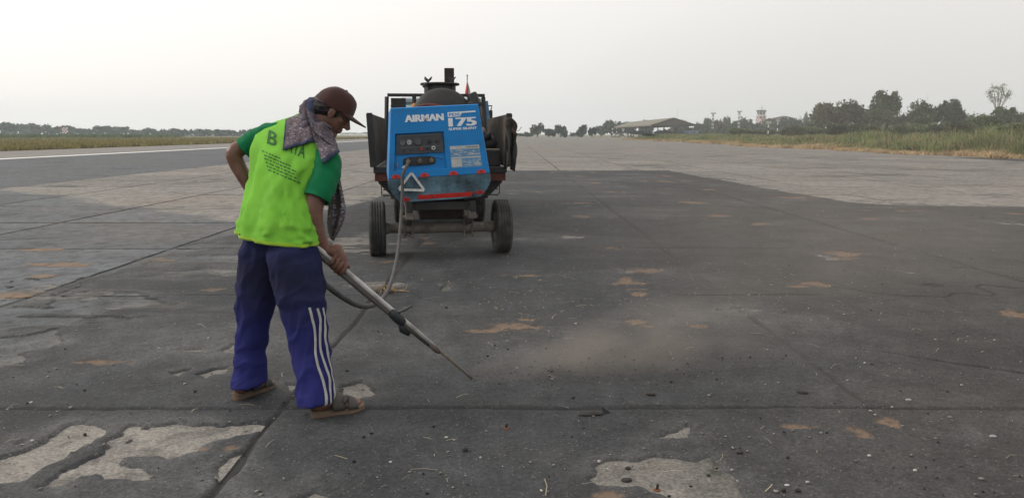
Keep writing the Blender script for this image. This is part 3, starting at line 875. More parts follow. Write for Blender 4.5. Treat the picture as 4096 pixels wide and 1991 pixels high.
# small latch and white scuff, cable tie
bm = bmesh.new(); M = face_frame(0.085, 0.19, -0.03); box(bm, (0, 0, 0.006), (0.014, 0.05, 0.012), 0.003, M)
obj('latch', bm, M_steel, comp)
bm = bmesh.new()
tube(bm, [face(0.128 - 0.035 * math.cos(a), 0.195 - 0.045 * math.sin(a), -0.031) for a in np.linspace(1.6, 2.9, 7)], [0.003, 0.007, 0.009, 0.009, 0.008, 0.007, 0.004], 6)
obj('paint_scuff', bm, M_white, canopy)
bm = bmesh.new(); tube(bm, [face(0.31, 0.325, 0.002), face(0.34, 0.335, 0.012), face(0.375, 0.35, 0.014), face(0.40, 0.352, 0.01)], 0.004, 6); obj('loose_wire', bm, mat('blue_wire', (0.02, 0.03, 0.13), 0.5), comp, True); bm = bmesh.new(); tube(bm, [face(0.47, 0.27, 0.0), face(0.50, 0.262, 0.012), face(0.545, 0.235, 0.016)], 0.004, 6)
obj('loose_wire', bm, mat('blue_wire', (0.02, 0.03, 0.13), 0.5), comp, True)

# service decal
bm = bmesh.new(); face_quad(bm, 0.625, 0.105, 0.938, 0.42, 0.0012, 0.003)
decal = obj('service_decal', bm, M_decal, comp)
bm = bmesh.new(); face_quad(bm, 0.627, 0.372, 0.937, 0.42, 0.0024, 0.002); face_quad(bm, 0.627, 0.238, 0.937, 0.258, 0.0024, 0.002); face_quad(bm, 0.629, 0.118, 0.735, 0.232, 0.0024, 0.002)
obj('decal_paper', bm, M_decalw, decal)
bm = bmesh.new()
for k in range(9):
    s = 0.80 + k * 0.0145
    face_quad(bm, s, 0.388, s + 0.009, 0.404, 0.0034, 0.001)
obj('decal_print', bm, M_dark, decal)['kind'] = 'stuff'
bm = bmesh.new()
rr = random.Random(5)
for k in range(46):
    s = 0.632 + rr.random() * 0.29; t = 0.125 + rr.random() * 0.235
    if s < 0.745 and t < 0.24: continue
    if 0.225 < t < 0.265: continue
    face_quad(bm, s, t, min(s + 0.015 + rr.random() * 0.035, 0.934), t + 0.006 + 0.006 * rr.random(), 0.0022 + 0.0003 * rr.random(), 0.001)
obj('decal_lines', bm, M_decalw, decal)['kind'] = 'stuff'

# lower skirt
SZ0, SZ1 = 0.675, ZB
def skirt(s, t, out=0.0):
    w = 0.875 + (WB + 0.012 - 0.875) * min(1, t / 0.62) ** 0.8
    return RC((CX + (s - 0.5) * w, FY - 0.008 - out + 0.05 * (1 - t), SZ0 + (SZ1 - 0.002 - SZ0) * t))
bm = bmesh.new()
n = 16
rows = []
for j in range(7):
    rows.append([skirt(i / n, j / 6) + Vector((0, 0.004 * math.sin(i * 2.1 + j), 0)) for i in range(n + 1)])
Rr = [[bm.verts.new(p) for p in r] for r in rows]
Rb = [[bm.verts.new(p + Vector((0, 0.5, 0))) for p in r] for r in rows]
for j in range(6):
    for i in range(n):
        bm.faces.new((Rr[j][i], Rr[j][i + 1], Rr[j + 1][i + 1], Rr[j + 1][i]))
        bm.faces.new((Rb[j][i], Rb[j + 1][i], Rb[j + 1][i + 1], Rb[j][i + 1]))
for j in range(6):
    bm.faces.new((Rr[j][0], Rr[j + 1][0], Rb[j + 1][0], Rb[j][0])); bm.faces.new((Rr[j][n], Rb[j][n], Rb[j + 1][n], Rr[j + 1][n]))
for i in range(n):
    bm.faces.new((Rr[0][i], Rb[0][i], Rb[0][i + 1], Rr[0][i + 1])); bm.faces.new((Rr[6][i], Rr[6][i + 1], Rb[6][i + 1], Rb[6][i]))
skirt_o = obj('lower_skirt', bm, M_skirt, comp)
bm = bmesh.new()
tube(bm, [skirt(0.12, 0.01, 0.006), skirt(0.9, 0.01, 0.006)], 0.012, 8)
obj('skirt_lip', bm, M_skirt, skirt_o)
# reflectors: half discs along the top edge of the skirt, two at its foot, one long bar
def half_disc(fn, s, t, r, name='reflector'):
    o = fn(s, t, 0.006); ex = (fn(s + 0.01, t, 0.006) - o).normalized(); ey = fn(s, min(1.0, t + 0.02), 0.006) - fn(s, min(1.0, t + 0.02) - 0.02, 0.006); ey = (ey - ex * ey.dot(ex)).normalized(); ez = ex.cross(ey)
    pts = [(r * math.cos(a), r * math.sin(a) * 0.85) for a in np.linspace(0, math.pi, 15)]
    bm = bmesh.new()
    loft(bm, [[o + ex * x + ey * y + ez * 0.004 for x, y in pts], [o + ex * x + ey * y - ez * 0.006 for x, y in pts]])
    d = obj(name, bm, M_red, comp)
    bm = bmesh.new(); Mx = Matrix((ex, ey, ez)).transposed().to_4x4(); Mx.translation = o + ey * r * 0.42 + ez * 0.004
    box(bm, (0, 0, 0.002), (0.016, 0.016, 0.005), 0.002, Mx)
    obj('bolt', bm, M_dark, d)
for s in (0.072, 0.352, 0.638, 0.915):
    half_disc(face, s, 0.004, 0.05)
half_disc(skirt, 0.085, 0.03, 0.045); half_disc(skirt, 0.955, 0.13, 0.045)
bm = bmesh.new()
loft(bm, [[skirt(s, t, 0.014) for s, t in ((0.245, 0.06), (0.86, 0.055), (0.86, 0.24), (0.245, 0.245))], [skirt(s, t, 0.002) for s, t in ((0.245, 0.06), (0.86, 0.055), (0.86, 0.24), (0.245, 0.245))]])
bar = obj('reflector_bar', bm, M_red, comp)
for s in (0.405, 0.705):
    bm = bmesh.new(); q = skirt(s, 0.15, 0.016); ellipsoid(bm, q, (0.009, 0.006, 0.009), None, 8, 6); obj('bolt', bm, M_rust, bar)
# warning triangle hung in front of the skirt
tri = [skirt(0.088, 0.55, 0.02), skirt(0.335, 0.44, 0.02), face(0.222, 0.075, 0.02)]
c = (tri[0] + tri[1] + tri[2]) / 3
tri_o = None
for k in range(3):
    a, b2 = tri[k], tri[(k + 1) % 3]
    d = (b2 - a).normalized(); nn = Vector((0, -1, 0)); sd = d.cross(nn).normalized()
    bm = bmesh.new()
    w = 0.0125
    a2, b3 = a + d * 0.004, b2 - d * 0.004
    q = [a2 - sd * w, b3 - sd * w, b3 + sd * w, a2 + sd * w]
    off = Vector((0, 0.0025 * k, 0))
    loft(bm, [[p + nn * 0.006 + off for p in q], [p - nn * 0.003 + off for p in q]])
    if tri_o is None:
        tri_o = empty('warning_triangle', parent=comp)
    obj('triangle_bar', bm, M_tape, tri_o)

# chassis, springs, axle, wheels
bm = bmesh.new()
for x in (-0.36, 0.32):
    box(bm, (x, 0.35, 0.60), (0.07, 1.75, 0.11), 0.006)
for y in (-0.42, 0.1, 0.9):
    box(bm, (-0.02, y, 0.60), (0.68, 0.07, 0.09), 0.006)
obj('chassis_frame', bm, M_black, comp)
bm = bmesh.new()
tube(bm, [(-0.62, 0, 0.31), (-0.3, 0, 0.305), (0.3, 0, 0.305), (0.62, 0, 0.31)], [0.05, 0.058, 0.058, 0.05], 14)
obj('axle_beam', bm, M_axle, comp, True)
for x in (-0.36, 0.32):
    bm = bmesh.new()
    for k in range(4):
        L = 0.42 - 0.07 * k
        tube(bm, [(x, -L, 0.47 - 0.018 * k), (x, -L * 0.5, 0.42 - 0.018 * k), (x, 0, 0.405 - 0.018 * k), (x, L * 0.5, 0.42 - 0.018 * k), (x, L, 0.47 - 0.018 * k)], 0.028, 6, squash=0.28)
    sp = obj('leaf_spring', bm, M_axle, comp)
    bm = bmesh.new()
    for y in (-0.06, 0.06):
        for dx in (-0.045, 0.045):
            cyl(bm, (x + dx, y, 0.2), (x + dx, y, 0.44), 0.010, 8)
    box(bm, (x, 0, 0.225), (0.12, 0.17, 0.02), 0.004); box(bm, (x, 0, 0.44), (0.12, 0.17, 0.02), 0.004)
    obj('spring_clamp', bm, M_axle, sp)
    for y in (-0.43, 0.43):
        bm = bmesh.new(); box(bm, (x, y, 0.52), (0.085, 0.08, 0.13), 0.008); cyl(bm, (x - 0.06, y, 0.475), (x + 0.06, y, 0.475), 0.022, 10)
        obj('spring_hanger', bm, M_axle, comp)
bm = bmesh.new(); box(bm, (0.02, 0.25, 0.50), (0.52, 0.55, 0.2), 0.03); obj('oil_pan', bm, mat('oily_brown_steel', (0.04, 0.028, 0.024), 0.8, var=0.4), comp)
bm = bmesh.new(); tube(bm, catmull([(0.02, 0.9, 0.58), (0.0, 1.3, 0.55), (0.0, 1.75, 0.5)], 3), 0.045, 8); lathe(bm, [(0.06, -0.015), (0.06, 0.015)], Matrix.Translation((0, 1.78, 0.5)), 14)
obj('drawbar', bm, M_black, comp)
tyre('wheel', (-0.705, 0, 0.31), 0.312, 0.18, comp, 4, -1)
tyre('wheel', (0.715, 0, 0.31), 0.312, 0.18, comp, 4, 1)
for sx in (-1, 1):
    bm = bmesh.new(); lathe(bm, [(0.02, -0.09), (0.055, -0.09), (0.07, 0.0), (0.055, 0.03), (0.02, 0.03)], Matrix.Translation((sx * 0.60, 0, 0.31)) @ Matrix.Rotation(math.pi / 2, 4, 'Y'), 16)
    obj('hub', bm, M_axle, comp, True)
comp_mw = Matrix.Translation(comp.location) @ Matrix.Rotation(math.radians(9.7), 4, 'Z')

# ---------------------------------------------------------------- truck
TY = math.radians(6.3)
truck = empty('flatbed_truck', (-0.974, 10.45, 0), TY)      # origin: middle of the bed's rear edge
tag(truck, 'old flatbed truck with blue cab, black side boards and raised headboard', 'truck')
BW = 0.9
bm = bmesh.new(); box(bm, (0, 1.7, 0.885), (2 * BW - 0.02, 3.4, 0.05), 0.004)
obj('bed_floor', bm, M_black, truck)
bm = bmesh.new(); box(bm, (0.0, -0.035, 0.79), (2 * BW - 0.03, 0.06, 0.11), 0.006)
rb = obj('rear_beam', bm, M_rust, truck)
bm = bmesh.new(); box(bm, (0, -0.045, 0.885), (2 * BW + 0.0, 0.09, 0.08), 0.006); obj('bed_edge', bm, M_black, truck)
for sx in (-1, 1):
    bm = bmesh.new()
    # slightly flared side board with ribs
    y0, y1 = -0.08, 3.3
    z0, z1 = 0.925, 1.63
    fl = 0.035
    th = 0.028
    a = [Vector((sx * (BW - th), y0, z0)), Vector((sx * BW, y0, z0)), Vector((sx * (BW + fl), y0, z1)), Vector((sx * (BW + fl - th), y0, z1))]
    b2 = [p + Vector((0, y1 - y0, 0)) for p in a]
    loft(bm, [a, b2])
    sb = obj('side_board', bm, M_board, truck)
    for y in (0.0, 0.85, 1.7, 2.55, 3.25):
        bm = bmesh.new()
        q = [Vector((sx * (BW + 0.002), y - 0.035, z0)), Vector((sx * (BW + 0.045), y - 0.035, z0)), Vector((sx * (BW + fl + 0.045), y - 0.035, z1 + 0.002)), Vector((sx * (BW + fl + 0.002), y - 0.035, z1 + 0.002))]
        loft(bm, [q, [p + Vector((0, 0.07, 0)) for p in q]])
        obj('stake', bm, M_black, sb)
    bm = bmesh.new()
    q = [Vector((sx * (BW - 0.045), y0 - 0.03, z0)), Vector((sx * (BW + 0.03), y0 - 0.03, z0)), Vector((sx * (BW + fl + 0.03), y0 - 0.03, z1 + 0.012)), Vector((sx * (BW + fl - 0.04), y0 - 0.03, z1 + 0.012))]
    loft(bm, [q, [p + Vector((0, 0.045, 0)) for p in q]])
    obj('corner_post', bm, M_black, sb)
    # under-run plate, tapering
    bm = bmesh.new()
    q = [Vector((sx * 0.88, -0.02, 0.86)), Vector((sx * 0.56, -0.02, 0.86)), Vector((sx * 0.56, -0.02, 0.52)), Vector((sx * 0.66, -0.02, 0.52)), Vector((sx * 0.84, -0.02, 0.70))]
    q2 = [p + Vector((0, 0.05, 0)) for p in q]
    loft(bm, [[p + Vector((0, 0.04, 0)) for p in q], [p + Vector((0, 0.04, 0)) for p in q2]])
    obj('underrun_plate', bm, M_black, truck)
    bm = bmesh.new()
    for z in (0.71, 0.62, 0.54):
        cyl(bm, (sx * 0.58, -0.03, z), (sx * 0.78, -0.03, z), 0.008, 6)
    tube(bm, [(sx * 0.80, -0.04, 0.74), (sx * 0.80, -0.05, 0.56), (sx * 0.76, -0.05, 0.53)], 0.008, 6)
    obj('underrun_rail', bm, M_black, truck)
    bm = bmesh.new(); ellipsoid(bm, (sx * 0.60, -0.05, 0.70), (0.035, 0.02, 0.022), None, 10, 8); obj('tail_lamp', bm, mat('dull_red_lamp', (0.16, 0.02, 0.02), 0.4), truck)
    tw = tyre('wheel', (sx * 0.60, 1.55, 0.385), 0.39, 0.2, truck, 3, sx)
    tyre('wheel', (sx * 0.76 if False else sx * 0.815, 1.55, 0.385), 0.39, 0.2, truck, 3, sx) if False else None
    tyre('wheel', (sx * 0.72, 5.2, 0.385), 0.39, 0.2, truck, 3, sx)
    bm = bmesh.new(); box(bm, (sx * 0.60, 1.08, 0.57), (0.26, 0.012, 0.34), 0.003); obj('mud_flap', bm, M_rubber, truck)
bm = bmesh.new()
for x in (-0.38, 0.38):
    box(bm, (x, 2.6, 0.70), (0.075, 5.6, 0.15), 0.006)
for y in (0.2, 1.0, 2.2, 3.4, 4.6):
    box(bm, (0, y, 0.70), (0.72, 0.07, 0.1), 0.004)
obj('chassis_frame', bm, M_black, truck)
bm = bmesh.new(); cyl(bm, (-0.6, 1.55, 0.385), (0.6, 1.55, 0.385), 0.055, 12); ellipsoid(bm, (0, 1.55, 0.385), (0.16, 0.14, 0.155), None, 16, 10)
obj('rear_axle', bm, M_rust, truck, True)
# headboard
HY = 3.35
bm = bmesh.new()
zt = 2.045
for (xa, xb, za, zb2, w) in ((-0.86, 0.86, zt - 0.03, zt + 0.025, 0.06),):
    box(bm, ((xa + xb) / 2, HY, (za + zb2) / 2), (xb - xa, w, zb2 - za), 0.004)
for (x0, x1) in ((-0.895, -0.845), (-0.42, -0.36), (0.36, 0.42), (0.80, 0.87)):
    xm = (x0 + x1) / 2
    xl = xm * (1.05 if abs(xm) > 0.5 else 1.0)
    tube(bm, [(xl, HY, 0.9), (xm, HY, zt - 0.031)], 0.036, 4)
box(bm, (0, HY, 1.45), (1.72, 0.03, 0.06), 0.003)
box(bm, (-0.67, HY, 1.87), (0.26, 0.025, 0.24), 0.003)
box(bm, (0.66, HY, 1.93), (0.22, 0.03, 0.12), 0.003)
headb = obj('headboard', bm, M_black, truck)
# cab
cy0, cy1 = 3.75, 5.35
cab = empty('cab', (0.13, 0, 0), parent=truck)
bm = bmesh.new()
def cabring(y, w0, w1, z0, z1, rr=0.08):
    pts = []
    for (x, z) in ((-w0, z0), (w0, z0), (w0 * 1.0, (z0 + z1) * 0.55), (w1, z1 - rr), (w1 - rr, z1), (-w1 + rr, z1), (-w1, z1 - rr), (-w0, (z0 + z1) * 0.55)):
        pts.append(Vector((x, y, z)))
    return pts
# lower body of the cab
loft(bm, [[Vector((x, y, z)) for x, z in ((-0.86, 0.72), (0.86, 0.72), (0.87, 1.36), (-0.87, 1.36))] for y in (cy0, cy1, cy1 + 0.2)])
obj('lower_body', bm, M_cab, cab)
bm = bmesh.new()
# roof
loft(bm, [[Vector((x, y, z)) for x, z in ((-0.78 * k, 1.94), (0.78 * k, 1.94), (0.74 * k, 2.0 * kk), (-0.74 * k, 2.0 * kk))] for y, k, kk in ((cy0, 1, 1.0), (cy0 + 0.15, 1.02, 1.015), (cy1 - 0.25, 1.02, 1.015), (cy1 - 0.05, 0.97, 1.0))])
obj('roof', bm, M_cabw, cab)
bm = bmesh.new()
for sx in (-1, 1):
    bm = bmesh.new()
    tube(bm, [(sx * 0.84, cy0 + 0.02, 1.34), (sx * 0.76, cy0 + 0.02, 1.96)], 0.06, 4)
    tube(bm, [(sx * 0.85, cy0 + 0.72, 1.34), (sx * 0.77, cy0 + 0.7, 1.96)], 0.035, 4)
    tube(bm, [(sx * 0.85, cy1, 1.34), (sx * 0.76, cy1 - 0.22, 1.96)], 0.045, 4)
    tube(bm, [(sx * 0.845, cy0, 1.37), (sx * 0.845, cy1, 1.37)], 0.03, 4)
    obj('door_frame', bm, M_cab, cab)
bm = bmesh.new(); box(bm, (0, cy0 + 0.01, 1.44), (1.66, 0.05, 0.17), 0.01)
obj('rear_panel', bm, M_cab, cab)
bm = bmesh.new(); loft(bm, [[Vector((-0.80, cy0 + 0.012, 1.52)), Vector((0.80, cy0 + 0.012, 1.52)), Vector((0.75, cy0 + 0.012, 1.945)), Vector((-0.75, cy0 + 0.012, 1.945))], [Vector((-0.80, cy0 + 0.018, 1.52)), Vector((0.80, cy0 + 0.018, 1.52)), Vector((0.75, cy0 + 0.018, 1.945)), Vector((-0.75, cy0 + 0.018, 1.945))]])
obj('rear_window', bm, M_glass, cab)
bm = bmesh.new(); loft(bm, [[Vector((-0.82, cy1, 1.37)), Vector((0.82, cy1, 1.37)), Vector((0.74, cy1 - 0.21, 1.95)), Vector((-0.74, cy1 - 0.21, 1.95))], [Vector((-0.82, cy1 + .006, 1.37)), Vector((0.82, cy1 + .006, 1.37)), Vector((0.74, cy1 - 0.204, 1.95)), Vector((-0.74, cy1 - 0.204, 1.95))]])
obj('windscreen', bm, M_glass, cab)
for x in (-0.42, 0.42):
    bm = bmesh.new(); box(bm, (x, cy0 + 0.35, 1.3), (0.5, 0.14, 0.5), 0.05)
    obj('seat_back', bm, mat('seat_vinyl', (0.06, 0.06, 0.06), 0.7), cab)
for sx in (1, -1):
    bm = bmesh.new()
    tube(bm, [(sx * 0.80, cy1 - 0.2, 1.92), (sx * 1.02, cy1 - 0.1, 1.93), (sx * 1.0, cy1 - 0.1, 1.86), (sx * 0.88, cy1 - 0.05, 1.5)], 0.012, 6)
    tube(bm, [(sx * 0.80, cy1 - 0.2, 1.86), (sx * 0.95, cy1 - 0.1, 1.9)], 0.009, 6)
    mb = obj('mirror_bracket', bm, M_black, cab)
    bm = bmesh.new(); box(bm, (sx * 0.965, cy1 - 0.1, 1.74), (0.13, 0.03, 0.2), 0.012, None); obj('mirror', bm, M_black, mb)
bm = bmesh.new(); lathe(bm, [(0.045, 0), (0.045, 0.03), (0.035, 0.08), (0.01, 0.1)], Matrix.Translation((-0.40, HY - 0.06, 1.80)), 14); obj('amber_lamp', bm, M_amber, truck, True)

# tank with manhole and chimney on the bed
tank = empty('tar_boiler', tuple((Matrix.Translation((-0.974, 10.45, 0)) @ Matrix.Rotation(TY, 4, 'Z')) @ Vector((0.05, 0.75, 0.912))), TY)
tag(tank, 'sooty black tar boiler with domed end and manhole, on the truck bed', 'tank')
RT = 0.455
tz = 0.655
bm = bmesh.new()
prof = [(0.001, -0.17), (RT * 0.35, -0.155), (RT * 0.65, -0.115), (RT * 0.88, -0.05), (RT * 0.98, -0.01), (RT, 0.03), (RT, 2.0), (RT * 0.9, 2.09), (RT * 0.5, 2.17), (0.001, 2.19)]
lathe(bm, prof, Matrix.Translation((0, 0, tz)) @ Matrix.Rotation(-math.pi / 2, 4, 'X'), 48)
obj('shell', bm, M_black, tank, True)
for y in (0.35, 1.55):
    bm = bmesh.new()
    pts = [(-0.42, 0.0), (0.42, 0.0), (0.40, 0.42)] + [(0.40 * math.cos(a), tz + 0.02 - 0.46 * math.sin(a)) for a in np.linspace(0.5, math.pi - 0.5, 9)] + [(-0.40, 0.42)]
    loft(bm, [[Vector((x, y - 0.03, z)) for x, z in pts], [Vector((x, y + 0.03, z)) for x, z in pts]])
    obj('saddle', bm, M_black, tank)
bm = bmesh.new(); lathe(bm, [(0.24, 0.0), (0.24, 0.13), (0.29, 0.132), (0.30, 0.15), (0.29, 0.163), (0.12, 0.175), (0.001, 0.18)], Matrix.Translation((-0.02, 0.62, tz + RT - 0.06)), 28)
mh = obj('manhole', bm, M_black, tank)
for k in range(4):
    a = 0.5 + k * math.pi / 2 + 0.3
    cx0 = Vector((-0.02 + 0.25 * math.cos(a), 0.62 + 0.25 * math.sin(a), tz + RT + 0.10))
    bm = bmesh.new(); cyl(bm, cx0 - Vector((0, 0, 0.1)), cx0 + Vector((0, 0, 0.045)), 0.012, 8)
    for s in (-1, 1):
        tube(bm, [cx0 + Vector((0, 0, 0.03)), cx0 + Vector((s * 0.055, 0, 0.085))], [0.012, 0.009], 6)
    obj('wing_nut', bm, M_black, mh)
bm = bmesh.new(); tube(bm, [(-0.22, 0.42, tz + RT + 0.06), (-0.235, 0.36, tz + RT + 0.07), (-0.27, 0.34, tz + RT + 0.03)], 0.02, 8); obj('hinge', bm, M_black, mh)
bm = bmesh.new(); box(bm, (0.135, 1.05, tz + RT + 0.13), (0.15, 0.15, 0.46), 0.006); ch = obj('chimney', bm, mat('burnt_chimney_steel', (0.035, 0.024, 0.022), 0.8, var=0.4, scale=9), tank)
bm = bmesh.new(); lathe(bm, [(0.03, 0), (0.035, 0.02), (0.03, 0.04)], Matrix.Translation((0.17, 0.965, tz + RT + 0.0)) @ Matrix.Rotation(math.pi / 2, 4, 'X'), 12); obj('flange', bm, M_black, ch)
# pump and pipe gear between tank and right side board
bm = bmesh.new()
box(bm, (-0.15, -0.12, tz + 0.155), (0.42, 0.06, 0.05), 0.02)
tube(bm, catmull([(-0.36, -0.14, tz + 0.17), (-0.2, -0.18, tz + 0.2), (0.0, -0.2, tz + 0.17), (0.12, -0.2, tz + 0.11)], 5), 0.03, 8)
obj('hatch_handle', bm, M_rust, tank, True)
gear = empty('pump_engine', tuple((Matrix.Translation((-0.974, 10.45, 0)) @ Matrix.Rotation(TY, 4, 'Z')) @ Vector((0.69, 0.35, 0.912))), TY)
tag(gear, 'black pump engine with upright pipe beside the tar boiler', 'engine')
bm = bmesh.new(); box(bm, (0, 0, 0.12), (0.3, 0.4, 0.22), 0.02); obj('engine_block', bm, M_black, gear)
bm = bmesh.new(); tube(bm, catmull([(-0.12, 0.3, 0.2), (-0.13, 0.32, 0.45), (-0.15, 0.35, 0.7), (-0.19, 0.4, 0.95), (-0.22, 0.42, 1.02)], 4), [0.085] * 8 + [0.08] * 8 + [0.06], 12)
for z in (0.35, 0.6, 0.86):
    cyl(bm, (-0.15 - 0.03 * z, 0.33, z), (-0.15 - 0.03 * z, 0.33, z + 0.05), 0.105, 12)
obj('upright_pipe', bm, M_black, gear, True)
bm = bmesh.new(); ellipsoid(bm, (0.0, 0.05, 0.32), (0.13, 0.16, 0.12), None, 14, 10); cyl(bm, (-0.13, -0.1, 0.40), (0.02, -0.1, 0.44), 0.05, 10); obj('pump_casing', bm, M_black, gear, True)
bm = bmesh.new(); lathe(bm, [(0.05, 0), (0.055, 0.03), (0.04, 0.06), (0.02, 0.09)], Matrix.Translation((-0.1, -0.1, 0.46)), 12); obj('pipe_union', bm, mat('dirty_brass', (0.2, 0.13, 0.08), 0.6), gear, True)
bm = bmesh.new(); box(bm, (0.0, -0.22, 0.245), (0.26, 0.02, 0.012), 0.003); obj('name_plate', bm, mat('pale_metal_strip', (0.4, 0.34, 0.26), 0.5), gear)

# tarpaulin hung over the rear end of the right side board
tm = Matrix.Translation((-0.974, 10.45, 0)) @ Matrix.Rotation(TY, 4, 'Z')
bm = bmesh.new()
rows = []
nn = 14
for j in range(16):
    t = j / 15
    z = 1.60 - 0.70 * t
    row = []
    for i in range(nn + 1):
        s = i / nn
        x = 0.89 + 0.125 * s * (0.45 + 0.55 * math.sin(min(t * 2.4, 1.57))) + 0.015 * math.sin(t * 9 + i)
        if s > 0.8: x += 0.02 * math.sin(t * 5)
        y = -0.16 + 0.045 * math.sin(s * 11 + t * 2.4) + 0.02 * math.sin(s * 23 - 3 * t) - 0.02 * t
        row.append(tm @ Vector((x, y, z - (0.05 * s * (1 - t)) + 0.03 * math.sin(s * 6) * t)))
    rows.append(row)
loft(bm, rows, cap=False, closed=False)
tarp = obj('tarpaulin', bm, M_tarp, None, True)
sm = tarp.modifiers.new('thick', 'SOLIDIFY'); sm.thickness = 0.012
tag(tarp, 'stiff black tarpaulin hanging from the right side board of the truck', 'tarpaulin')
# bundle of rope at the top of it
bm = bmesh.new()
for k in range(4):
    c0 = tm @ Vector((0.93 + 0.012 * k, -0.19, 1.50 - 0.012 * k))
    pts = [c0 + Vector((0.055 * math.cos(a), 0.012 * math.sin(3 * a + k), 0.075 * math.sin(a))) for a in np.linspace(0, 2 * math.pi, 15)]
    tube(bm, pts, 0.014, 6, cap=False)
tube(bm, [tm @ Vector(p) for p in ((0.96, -0.2, 1.44), (1.0, -0.21, 1.36), (1.01, -0.2, 1.30))], [0.02, 0.03, 0.005], 6)
tube(bm, [tm @ Vector(p) for p in ((1.0, -0.2, 1.40), (1.05, -0.2, 1.41), (1.09, -0.2, 1.46))], 0.004, 5)
rope = obj('rope_coil', bm, mat('dark_rope', (0.06, 0.042, 0.025), 0.9, var=0.4), None, True)
tag(rope, 'small dark coil of rope tied at the corner of the truck side board', 'rope')
# flag on the truck cab
fl = empty('flag', tuple(tm @ Vector((0.60, 4.3, 2.028))), TY)
tag(fl, 'small red and white flag drooping on a pole above the truck cab', 'flag')
bm = bmesh.new(); cyl(bm, (0, 0, 0), (0, 0, 0.42), 0.009, 6); ellipsoid(bm, (0, 0, 0.43), (0.014, 0.014, 0.018), None, 8, 6); obj('pole', bm, M_black, fl)
for (nm, m, f0, f1) in (('red_half', M_flagr, 0.0, 0.5), ('white_half', M_flagw, 0.5, 1.0)):
    bm = bmesh.new(); rows = []
    for j in range(9):
        t = j / 8
        row = []
        for i in range(6):
            s = f0 + (f1 - f0) * i / 5
            row.append(Vector((-0.05 * t + 0.16 * s * t * (1 - 0.2 * t), 0.03 * math.sin(s * 9 + t * 3), 0.36 - 0.32 * t - 0.04 * s)))
        rows.append(row)
    loft(bm, rows, cap=False, closed=False)
    o = obj(nm, bm, m, fl, True); md = o.modifiers.new('thick', 'SOLIDIFY'); md.thickness = 0.003
# air hose from the compressor to the lance
hose_px = [(1613, 655, None), (1611, 700, 7.93), (1610, 760, 7.9), (1606, 840, 7.8), (1600, 930, 7.6), (1588, 1030, 7.1), (1570, 1110, 6.5), (1545, 1172, 5.9), (1510, 1210, 5.4), (1465, 1225, 5.0), (1420, 1216, 4.7), (1370, 1188, 4.42), (1320, 1152, 4.18), (1280, 1115, 4.05), (1240, 1040, 4.0), (1262, 985, 3.95)]
p0 = comp_mw @ face(0.193, 0.228, 0.035)
HP = [comp_mw @ face(0.193, 0.228, 0.018), p0 + Vector((0, -0.02, -0.012))] + [PY(u, v, Y) for u, v, Y in hose_px[1:]]
# ---------------------------------------------------------------- the worker
def fabric_mat(name, color, var=0.12, scale=6, weave=900, rough=0.9, stain=None, amt=0.0, ss=3.0, sheen=0.15):
    return mat(name, color, rough, 0, var, scale, 0.25, weave, 0.2, stain, amt, ss, sheen)
M_skin = mat('tanned_skin', (0.135, 0.064, 0.044), 0.46, var=0.24, scale=22, bump=0.22, bump_scale=150, spec=0.45, stain=(0.085, 0.036, 0.025), stain_amt=0.3, stain_scale=18)
M_skin.node_tree.nodes['Principled BSDF'].inputs['Subsurface Weight'].default_value = 0.08
M_skin.node_tree.nodes['Principled BSDF'].inputs['Subsurface Radius'].default_value = (0.01, 0.004, 0.002)
M_hair = mat('black_hair', (0.012, 0.011, 0.011), 0.6, var=0.5, scale=90, bump=0.6, bump_scale=180)
M_lime = fabric_mat('lime_jersey', (0.165, 0.435, 0.042), 0.16, 4, sheen=0.03, stain=(0.15, 0.33, 0.04), amt=0.22, ss=5.0)
M_yellow = fabric_mat('yellow_piping', (0.30, 0.50, 0.035), 0.1)
M_green = fabric_mat('green_jersey', (0.002, 0.14, 0.052), 0.12, 5, sheen=0.03)
M_print = fabric_mat('dark_print', (0.03, 0.12, 0.03), 0.35, 40)
M_cap = fabric_mat('maroon_brown_cap_cloth', (0.05, 0.021, 0.0185), 0.18, 16)
M_stripe = fabric_mat('white_stripe', (0.37, 0.365, 0.35), 0.2, 30)
M_sole = mat('tan_foam_sole', (0.13, 0.09, 0.065), 0.85, var=0.3, scale=20, stain=(0.06, 0.05, 0.042), stain_amt=0.4, stain_scale=14)
M_strap = mat('grey_brown_strap', (0.055, 0.05, 0.045), 0.7, var=0.25, scale=20)

